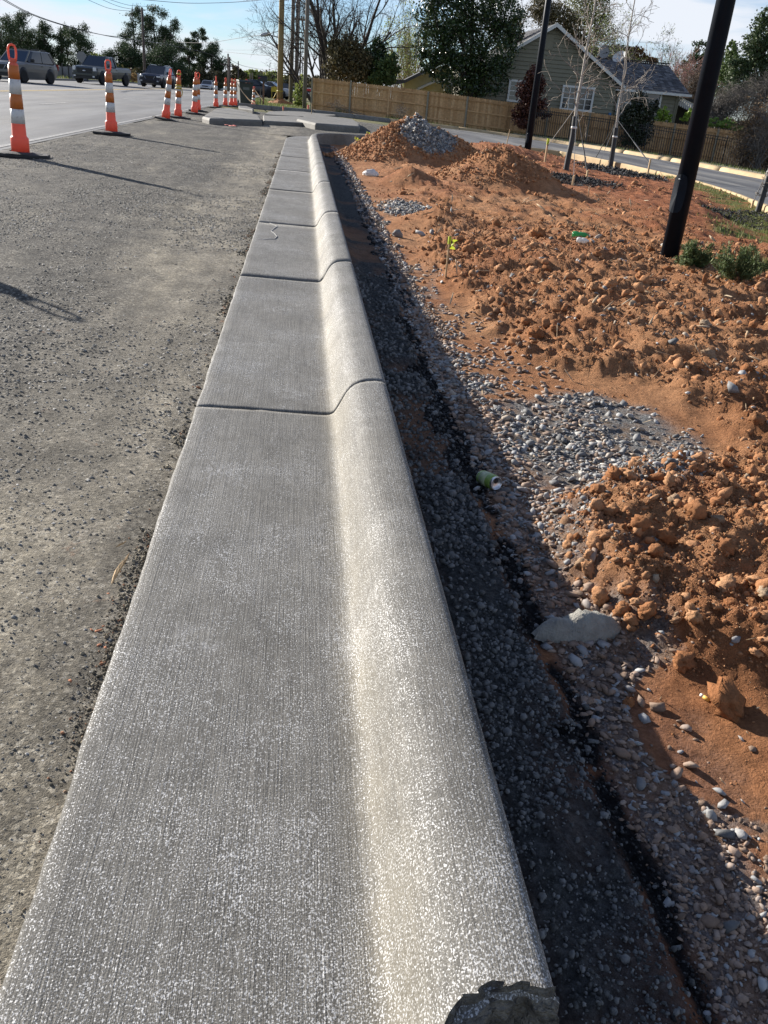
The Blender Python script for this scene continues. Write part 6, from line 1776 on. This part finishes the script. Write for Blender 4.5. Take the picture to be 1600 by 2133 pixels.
leafy('lime_shrub', (1510, 270), 52.2, [(1490, 256, 18, 9), (1515, 260, 22, 9), (1518, 248, 5, 8), (1540, 270, 14, 7)], 1700, .13, leafmat('lime_leaf', [(0, (.10, .19, .03)), (1, (.26, .36, .08))], .5, .3), B_BROWN, 'bright green shrub over the fence right of the near lamp pole', 'shrub', 53, .04)
leafy('holly_shrub', (1325, 300), 50.6, [(1330, 215, 18, 24), (1345, 235, 24, 26), (1315, 245, 30, 26), (1330, 270, 34, 28), (1318, 290, 32, 16), (1365, 222, 8, 12)], 9500, .12, leafmat('holly_leaf', [(0, (.012, .020, .008)), (.6, (.028, .042, .015)), (.9, (.055, .06, .03)), (1, (.13, .12, .09))], .35, .1, .6), B_DARK, 'dark evergreen shrub growing through the iron fence', 'shrub', 54, .08, 20, .14, .3)
leafy('dark_red_shrub', (1098, 272), 52.8, [(1110, 160, 16, 24), (1100, 190, 26, 26), (1108, 220, 30, 26), (1095, 250, 28, 18), (1120, 180, 20, 24), (1078, 236, 14, 14), (1135, 240, 12, 8)], 8500, .13, L_RED, B_DARK, 'dark red leaved shrub between the wooden fence and the far lamp pole', 'shrub', 55, .07, 18, .15, .25)
leafy('ivy_shrub', (622, 220), 60, [(622, 195, 9, 22), (630, 178, 6, 18), (620, 215, 12, 8)], 1500, .15, L_SPRING, B_BROWN, 'light green leafy shrub against the slim grey pole at the fence end', 'shrub', 56, .04)
rg = np.random.default_rng(9)
for nm, x0, x1, y0, y1, h, mt, n in (('lawn_grass', -3.6, .4, 48.5, 75, .14, L_GRASS, 9000), ('roadside_grass', -24, -19.6, 30, 140, .35, L_GRASS, 6000), ('fence_foot_weeds', .8, 13, 55.2, 57.5, .28, L_MID, 900)):
    x = rg.uniform(x0, x1, n); y = rg.uniform(y0, y1, n)
    if nm == 'fence_foot_weeds': y = np.interp(x, fl[:, 0], fl[:, 1]) - rg.uniform(.1, .7, n); k = fbm(x, y, .9, 2, 5) > .15; x, y = x[k], y[k]
    z = zb(x, y) - (.04 if nm != 'fence_foot_weeds' else .0); 
    if nm == 'lawn_grass': z = zb(x, y) - .02
    blades(x, y, z, nm, mt, h, .02 if nm != 'roadside_grass' else .05)
M_LAWN = simple('lawn', (.12, .17, .035), (.07, .11, .02), 2.5, .95, .5, 30, bd=.03)
sheet('lawn', np.linspace(-3.85, .55, 8), np.linspace(49, 78, 14), -.02, M_LAWN)
leafy('ornamental_grass', (270, 178), 112, [(262, 160, 12, 8), (278, 162, 10, 9), (270, 168, 16, 8)], 1500, .35, leafmat('tan_grass', [(0, (.30, .19, .08)), (1, (.48, .33, .16))], .8, .3), B_STRAW, 'clump of tall tan grass between the pickup truck and the dark pole', 'grass clump', 70, .05, aspect=.3)

# ------------------------------------------------------------------ vehicles
def carpaint(name, c, rough=.28):
    m = NT(name); m.fin(c, rough, spec=.5); m.b.inputs['Coat Weight'].default_value = .25; m.b.inputs['Coat Roughness'].default_value = .1
    return m.mat
M_TYRE = simple('tyre', (.018, .018, .018), None, 10, .85)
M_RIM = simple('wheel_rim', (.32, .33, .34), None, 10, .35, metal=.7)
M_TRIMB = simple('black_trim', (.012, .012, .013), None, 10, .5)
M_CHR = simple('chrome', (.6, .6, .6), None, 10, .15, metal=.9)
M_LENS = simple('headlight_lens', (.72, .74, .74), None, 10, .12, spec=.8)
M_PLATE = simple('plate_white', (.7, .7, .7), None, 10, .5)
M_CGL = NT('car_glass'); M_CGL.fin((.012, .016, .02), .06, spec=.9); M_CGL = M_CGL.mat
def vehicle(name, P, rz, paint, label, L=4.7, Wd=1.88, H=1.7, hood=1.08, kind='suv', rails=True, plate=False, cat=None, group=None, s=1.0):
    root = empty(name, P, rz, label, cat or 'car', group); w = Wd / 2; yf, yr = -L / 2, L / 2; wr = .36 if kind != 'truck' else .42
    wb0, wb1 = yf + .92, yr - .98; belt = hood + .04; cl = .24 if kind != 'truck' else .36
    st = [(yf, .52, .86, .86), (yf + .05, .42, hood - .16, .96), (yf + .22, .32, hood - .05, .99), (yf + .9, cl, hood, 1.0), (yf + 1.45, cl, belt, 1.0), (0.3, cl, belt, 1.0)]
    if kind == 'truck': st += [(yf + 3.35, cl + .02, belt, 1.0), (yf + 3.42, cl + .1, belt - .02, 1.0), (yr - .08, cl + .1, belt, 1.0), (yr, .55, belt, .98)]
    else: st += [(yr - .5, cl + .03, belt, .99), (yr - .1, .36, belt - .02, .95), (yr, .5, belt - .12, .90)]
    mb = MB(); V = []; k = 10
    for y, z0, z1, ws in st:
        ww = w * ws; m = z0 + (z1 - z0) * .52
        V += [(-ww * .9, y, z0), (-ww, y, m - .1), (-ww * 1.0, y, m + .06), (-ww * .97, y, z1 - .12), (-ww * .86, y, z1 - .01), (ww * .86, y, z1 - .01), (ww * .97, y, z1 - .12), (ww * 1.0, y, m + .06), (ww, y, m - .1), (ww * .9, y, z0)]
    n = len(st)
    fs = [(i * k + j, i * k + (j + 1) % k, (i + 1) * k + (j + 1) % k, (i + 1) * k + j) for i in range(n - 1) for j in range(k)]
    fs += [tuple(range(k))[::-1], tuple((n - 1) * k + j for j in range(k))]
    mb.add(V, fs, 0, False); b = mb.build('body', paint, root); bevel(b, .03, 2)
    # greenhouse
    wsb, wst = yf + 1.30, yf + 2.05
    rb, rt = {'suv': (yr - .28, yr - .62), 'sedan': (yr - .75, yr - 1.45), 'truck': (yf + 3.36, yf + 3.2)}[kind]
    wt_ = w * .76; wbm = w * .92; zr = H - .05
    g = MB()
    def ring(z, f, ya, yb_, ww): return [(-ww, ya, z), (ww, ya, z), (ww, yb_, z), (-ww, yb_, z)]
    lo = [(-wbm * .93, wsb, belt - .05), (wbm * .93, wsb, belt - .05), (wbm, wsb + .5, belt - .02), (wbm, rb, belt - .02), (-wbm, rb, belt - .02), (-wbm, wsb + .5, belt - .02)]
    hi = [(-wt_ * .92, wst, zr), (wt_ * .92, wst, zr), (wt_, wst + .3, zr), (wt_, rt, zr), (-wt_, rt, zr), (-wt_, wst + .3, zr)]
    g.add(lo + hi, [(0, 1, 7, 6), (1, 2, 8, 7), (2, 3, 9, 8), (3, 4, 10, 9), (4, 5, 11, 10), (5, 0, 6, 11), (6, 7, 8, 9, 10, 11)])
    g.build('window_glass', M_CGL, root)
    r_ = MB(); hi2 = [(x * 1.02, y + (.03 if y > 0 else -.02), zr - .02) for x, y, z in hi]; top = [(x * .9, y * .97 + .02, H) for x, y, z in hi]
    r_.add(hi2 + top, [(i, (i + 1) % 6, 6 + (i + 1) % 6, 6 + i) for i in range(6)] + [(6, 7, 8, 9, 10, 11)]); o = r_.build('roof', paint, root); bevel(o, .02, 2)
    pl = MB()
    for sx in (-1, 1):
        for a, bq, ww in (((wbm * .95, wsb + .02, belt - .05), (wt_ * .96, wst, zr), .06), ((wbm * 1.0, (wsb + rb) / 2 + .2, belt - .02), (wt_ * 1.0, (wst + rt) / 2 + .15, zr), .05), ((wbm, rb - .06, belt - .02), (wt_, rt - .04, zr), .11)):
            pl.bar((sx * a[0], a[1], a[2]), (sx * bq[0], bq[1], bq[2]), ww, ww)
    pl.build('pillars', paint, root)
    if kind == 'truck':
        t = MB(); t.box((0, yf + 4.45, belt + .005), (Wd * .8, 1.7, .03)); t.build('bed_liner', M_TRIMB, root)
    for y in (wb0, wb1):
        for sx in (-1, 1):
            wh = empty('wheel', (sx * (w - .105), y, wr), 0); wh.parent = root
            t = MB(); t.lathe([(wr * .66, -.12), (wr * .92, -.125), (wr, -.09), (wr, .09), (wr * .92, .125), (wr * .66, .12)], 24); o = t.build('tyre', M_TYRE, wh); o.rotation_euler = (0, math.pi / 2, 0)
            t = MB(); t.lathe([(0, .06), (wr * .2, .085), (wr * .25, .06), (wr * .58, .05), (wr * .66, .10), (wr * .67, -.10), (0, -.10)], 24)
            for q in range(5): t.box((wr * .36 * math.cos(q * 1.257), wr * .36 * math.sin(q * 1.257), .07), (wr * .5, .06, .03), q * 1.257)
            o = t.build('rim', M_RIM, wh); o.rotation_euler = (0, sx * math.pi / 2, 0)
            t = MB(); t.lathe([(0, 0), (wr * 1.16, 0), (wr * 1.16, .02), (0, .02)], 24); o = t.build('wheel_arch', M_TRIMB, root, (sx * (w - .014), y, wr + .05)); o.rotation_euler = (0, sx * math.pi / 2, 0)
    d = MB(); gw = w * (.62 if kind != 'truck' else .64); gh = (.20, .42, .34)[0 if kind == 'sedan' else 1 if kind == 'truck' else 2]; gz = hood - .18 - gh / 2
    d.box((0, yf - .005, gz), (gw * 2 * .86, .07, gh)); d.build('grille', M_TRIMB, root)
    d = MB(); 
    if kind == 'truck':
        d.lathe([(0, .0), (.13, 0), (.13, .02), (0, .02)], 18, (0, 0, 0), sx=1, sy=.42); o = d.build('oval_emblem', M_CHR, root, (0, yf - .04, gz + .03)); o.rotation_euler = (math.pi / 2, 0, 0)
    else:
        d.tube([(-gw * .8, yf - .045, gz + gh * .45), (-gw * .5, yf - .05, gz - gh * .35), (gw * .5, yf - .05, gz - gh * .35), (gw * .8, yf - .045, gz + gh * .45)], .018, 5); d.build('grille_surround', M_CHR, root)
    d = MB(); d.box((0, yf - .03, .62 if kind == 'truck' else .56), (Wd * .93, .14, .16)); o = d.build('front_bumper', paint, root); bevel(o, .03)
    d = MB(); d.box((0, yf + .03, .40 if kind != 'truck' else .44), (Wd * .84, .16, .20)); d.build('lower_valance', M_TRIMB, root)
    for sx in (-1, 1):
        d = MB(); hw = .24 if kind == 'truck' else .34; hh = .26 if kind == 'truck' else .13
        d.box((sx * (w * .80), yf + .035, hood - .22), (hw, .12, hh), sx * .25); o = d.build('headlight', M_LENS, root); bevel(o, .02)
        d = MB(); d.box((sx * w * .74, yf - .07, .50), (.16, .06, .09)); d.build('fog_light', M_LENS, root)
        d = MB(); d.box((sx * (w + .11), wsb + .42, belt + .08), (.22, .12, .17)); o = d.build('door_mirror', M_TRIMB if kind != 'truck' else paint, root); bevel(o, .03)
        d = MB(); 
        for yy in ((wsb + rb) / 2 + .0, (wsb + rb) / 2 + .9): d.box((sx * (w * .995), yy, belt - .2), (.04, .16, .03))
        d.build('door_handle', M_TRIMB, root)
        if rails and kind == 'suv':
            d = MB(); d.tube([(sx * wt_ * .86, wst + .2, H - .02), (sx * wt_ * .86, wst + .35, H + .06), (sx * wt_ * .86, rt - .2, H + .05), (sx * wt_ * .86, rt, H - .03)], .018, 5); d.build('roof_rail', M_CHR if 'dark' in label else M_TRIMB, root)
        d = MB(); d.box((sx * w * .86, yr - .03, belt - .18), (.2, .1, .3)); d.build('tail_light', simple('tail_red', (.3, .01, .01), None, 5, .3) if 'tail_red' not in bpy.data.materials else bpy.data.materials['tail_red'], root)
    if plate:
        d = MB(); d.box((0, yf - .11, .50), (.32, .015, .16)); d.build('number_plate', M_PLATE, root)
    root.scale = (s, s, s)
    return root
def cpos(px, py, Y, lift=0.0):
    P = atY(px, py, Y); P[2] = float(zb(P[0], P[1])) + lift; return P
vehicle('parked_car', cpos(50, 160, 57.5), math.radians(-17), carpaint('silver_paint', (.13, .127, .12)), 'silver crossover with black grille approaching at the far left behind the nearest post', 4.65, 1.87, 1.70, 1.06).name = 'passenger_car'
vehicle('pickup_truck', cpos(215, 165, 75), math.radians(-15), carpaint('dark_green_grey', (.035, .042, .04)), 'dark grey pickup truck approaching behind the second channelizer post', 5.8, 2.03, 1.93, 1.22, 'truck', cat='pickup truck')
vehicle('passenger_car', cpos(330, 170, 84), math.radians(-9), carpaint('dark_navy', (.018, .02, .032)), 'dark navy crossover with chrome grille approaching left of the leaning posts', 4.7, 1.89, 1.70, 1.06)
vehicle('passenger_car', cpos(433, 182, 158), math.radians(-5), carpaint('white_paint', (.60, .60, .60)), 'white crossover coming over the rise far down the road', 4.7, 1.9, 1.62, 1.02)
vehicle('passenger_car', cpos(457, 182, 178), math.radians(-5), carpaint('grey_paint', (.12, .12, .125)), 'dark car with lit front behind the white crossover far down the road', 4.5, 1.8, 1.5, .98, 'sedan')
vehicle('passenger_car', cpos(536, 190, 92, -.1), math.radians(80), carpaint('black_paint', (.02, .02, .024)), 'black car parked beyond the mailbox', 4.6, 1.85, 1.45, .98, 'sedan')
vehicle('passenger_car', cpos(567, 190, 96, -.1), math.radians(75), carpaint('light_silver', (.42, .43, .44)), 'light silver car side on, just left of the thick yellowish pole', 4.4, 1.8, 1.5, 1.0, 'sedan')
vehicle('passenger_car', cpos(597, 190, 98, -.1), math.radians(100), carpaint('charcoal', (.04, .04, .045)), 'charcoal car parked between the thick pole and the grey pole', 4.5, 1.8, 1.5, 1.0, 'suv')
mb = MB(); P = atY(572, 187, 90); mb.box(P, (.62, .5, .36)); mb.prism([(P[0] - .33, P[2] + .18), (P[0] + .33, P[2] + .18), (P[0] + .25, P[2] + .26), (P[0] - .25, P[2] + .26)], 'y', P[1] - .3, P[1] + .3)
mb.box((P[0] - .25, P[1], P[2] - .8), (.06, .06, 1.3)); mb.box((P[0] + .25, P[1], P[2] - .8), (.06, .06, 1.3))
tag(mb.build('yellow_cabinet', simple('yellow_box', (.62, .47, .04), None, 4, .6)), 'yellow cabinet on legs in front of the silver car left of the thick pole', 'cabinet')
# petrol canopy with red fascia
A, B = atY(550, 179, 135), atY(700, 184, 135); root = empty('fuel_canopy', (0, 0, 0), 0, 'distant canopy with a bright red fascia beyond the thick pole', 'canopy'); cx = (A[0] + B[0]) / 2
mb = MB(); mb.box((cx, 141, A[2] - .02), (B[0] - A[0], 12, .28)); mb.build('red_fascia', simple('red_fascia', (.62, .03, .025), None, 4, .5), root)
mb = MB(); mb.box((cx, 141, A[2] + .17), (B[0] - A[0] - .2, 11.8, .1)); mb.build('roof_slab', M_TRIM, root)
for q in range(4):
    mb = MB(); mb.box((A[0] + 1 + q * (B[0] - A[0] - 2) / 3, 140, A[2] / 2 - 1.4), (.35, .35, abs(A[2]) + 2.4)); mb.build('column', M_TRIM, root)
for k, (px, w_, h_, mt, lab) in enumerate([(556, 1.2, 1.6, M_TRIM, 'small white van shape beyond the mailbox post')]):
    vehicle('passenger_car', cpos(px, 190, 118, -.1), math.radians(60), carpaint('white_far', (.6, .6, .58)), 'small white car beyond the mailbox, left of the silver car', 4.3, 1.8, 1.5, 1.0, 'sedan')
# low brick building and awning band on the horizon
def shop(px0, px1, top, D, mat, label, base=None):
    a, b = atY(px0, top, D), atY(px1, top, D); z0 = float(zb(a[0], D)) - 1; r = empty('low_building', (0, 0, 0), 0, label, 'building')
    mb = MB(); mb.box(((a[0] + b[0]) / 2, D + 5, (a[2] + z0) / 2), (b[0] - a[0], 10, a[2] - z0)); mb.build('wall', mat, r)
    mb = MB(); mb.box(((a[0] + b[0]) / 2, D + 5, a[2] + .1), (b[0] - a[0] + .5, 10.5, .2)); mb.build('roof', M_SHING, r)
    n = max(2, int((b[0] - a[0]) / 3))
    for k in range(n):
        x = a[0] + (k + .5) * (b[0] - a[0]) / n; mb = MB(); mb.box((x, D - .02, z0 + 1.9 + (a[2] - z0 - 2.6) * .3), (1.2, .06, 1.1)); f = mb.build('window', M_TRIM, r)
        mb = MB(); mb.box((x, D - .06, z0 + 1.9 + (a[2] - z0 - 2.6) * .3), (1.0, .04, .9)); mb.build('pane', M_GLASS, f)
shop(378, 410, 166, 205, simple('dark_red_brick', (.13, .05, .035), None, 20, .9), 'low dark red brick building behind the right hand pines')
shop(102, 180, 146, 118, simple('grey_panel', (.25, .25, .26), (.12, .12, .12), .8, .8), 'long low grey building behind the street sign')

# ------------------------------------------------------------------ cart, mailbox, sign
P = gt(510, 221); root = empty('trash_cart', P, .25, 'dark green wheeled trash cart standing behind the posts on the road edge', 'trash can')
M_CART = simple('cart_green', (.022, .034, .026), (.016, .024, .019), 6, .6)
mb = MB(); b0, t0 = (.26, .28), (.33, .37)
V = [(sx * b0[0], sy * b0[1], .10) for sx, sy in ((-1, -1), (1, -1), (1, 1), (-1, 1))] + [(sx * t0[0], sy * t0[1], 1.05) for sx, sy in ((-1, -1), (1, -1), (1, 1), (-1, 1))]
mb.add(V, [(3, 2, 1, 0), (4, 5, 6, 7), (0, 1, 5, 4), (1, 2, 6, 5), (2, 3, 7, 6), (3, 0, 4, 7)]); o = mb.build('cart_body', M_CART, root); bevel(o, .03)
mb = MB(); mb.prism([(-.42, 1.06), (.42, 1.06), (.42, 1.10), (.3, 1.17), (-.3, 1.17), (-.42, 1.10)], 'x', -.36, .36); o = mb.build('lid', M_CART, root); bevel(o, .02)
for sx in (-1, 1):
    mb = MB(); mb.lathe([(0, -.03), (.13, -.03), (.14, 0), (.13, .03), (0, .03)], 16); o = mb.build('wheel', M_TYRE, root, (sx * .29, .27, .14)); o.rotation_euler = (0, math.pi / 2, 0)
mb = MB(); mb.box((0, -.352, .80), (.30, .01, .12)); o = mb.build('pale_label', simple('cart_label', (.12, .13, .12), None, 40, .6), root)
root.scale = (1.05, 1.05, 1.0)
P = atY(545, 212, 55); z0 = float(zb(P[0], P[1])); root = empty('mailbox', (P[0], P[1], z0 - .05), 0, 'black mailbox with faded red lettering on a rusty wooden post', 'mailbox')
mb = MB(); mb.prism([(-.16, 0), (.16, 0), (.16, .22), (.1, .30), (-.1, .30), (-.16, .22)], 'x', -.27, .27); o = mb.build('box', M_IRON, root, (.04, 0, 1.30))
mb = MB(); mb.box((-.12, -.165, 1.50), (.12, .012, .03)); mb.box((-.16, -.165, 1.455), (.07, .012, .02)); mb.build('red_lettering', simple('faded_red', (.35, .04, .05), None, 30, .6), root)
mb = MB(); mb.box((.10, 0, .65), (.10, .10, 1.35)); mb.build('post', simple('rusty_post', (.20, .11, .07), None, 8, .9), root)
mb = MB(); mb.box((-.08, .1, .45), (.06, .06, .95)); mb.build('brace_post', M_OPOLE, root)
P = atY(170, 118, 78); root = empty('road_sign', (P[0], P[1], float(zb(P[0], P[1])) - .1), 0, 'back of a grey octagonal road sign between the silver car and the pickup truck', 'sign')
zc = P[2] - root.location.z
mb = MB(); mb.prism([(.40 * math.cos(math.pi / 8 + k * math.pi / 4), zc + .40 * math.sin(math.pi / 8 + k * math.pi / 4)) for k in range(8)], 'y', -.01, .01); mb.build('sign_plate', simple('sign_back', (.22, .22, .22), (.18, .18, .18), 8, .5), root)
mb = MB(); mb.tube([(0, .04, 0), (0, .04, zc + .35)], .035, 6); mb.build('post', M_GALV, root)
for k, (px, py) in enumerate([(105, 158), (118, 159), (131, 160), (144, 161), (157, 162), (182, 163)]):
    P = atY(px, py, 85); mb = MB(); mb.box((P[0], P[1], float(zb(P[0], P[1])) + .55), (.08, .08, 1.4)); tag(mb.build('barrier_post', M_TRIMB), 'dark post of the barrier behind the silver car', 'post', 'dark barrier posts beyond the road')
a, b = atY(98, 152, 85.2), atY(184, 156, 85.2); z0 = float(zb(a[0], 85)); mb = MB(); mb.prism([(a[0], z0), (b[0], z0), (b[0], z0 + .95), (a[0] + 2, z0 + 1.05), (a[0], z0 + .9)], 'y', 85.15, 85.2)
tag(mb.build('barrier_sheet', simple('grey_sheet', (.30, .30, .31), (.10, .10, .11), 1.2, .8)), 'grey patchy sheet barrier running between the silver car and the pickup truck', 'barrier')
P = atY(293, 172, 92); mb = MB(); mb.box((P[0], P[1], float(zb(P[0], P[1])) + .45), (.5, .4, 1.0)); mb.box((P[0], P[1], float(zb(P[0], P[1])) + .98), (.58, .48, .06)); tag(mb.build('utility_box', simple('pale_box', (.42, .42, .40), None, 5, .6)), 'pale metal utility box at the foot of the dark pole', 'utility box')
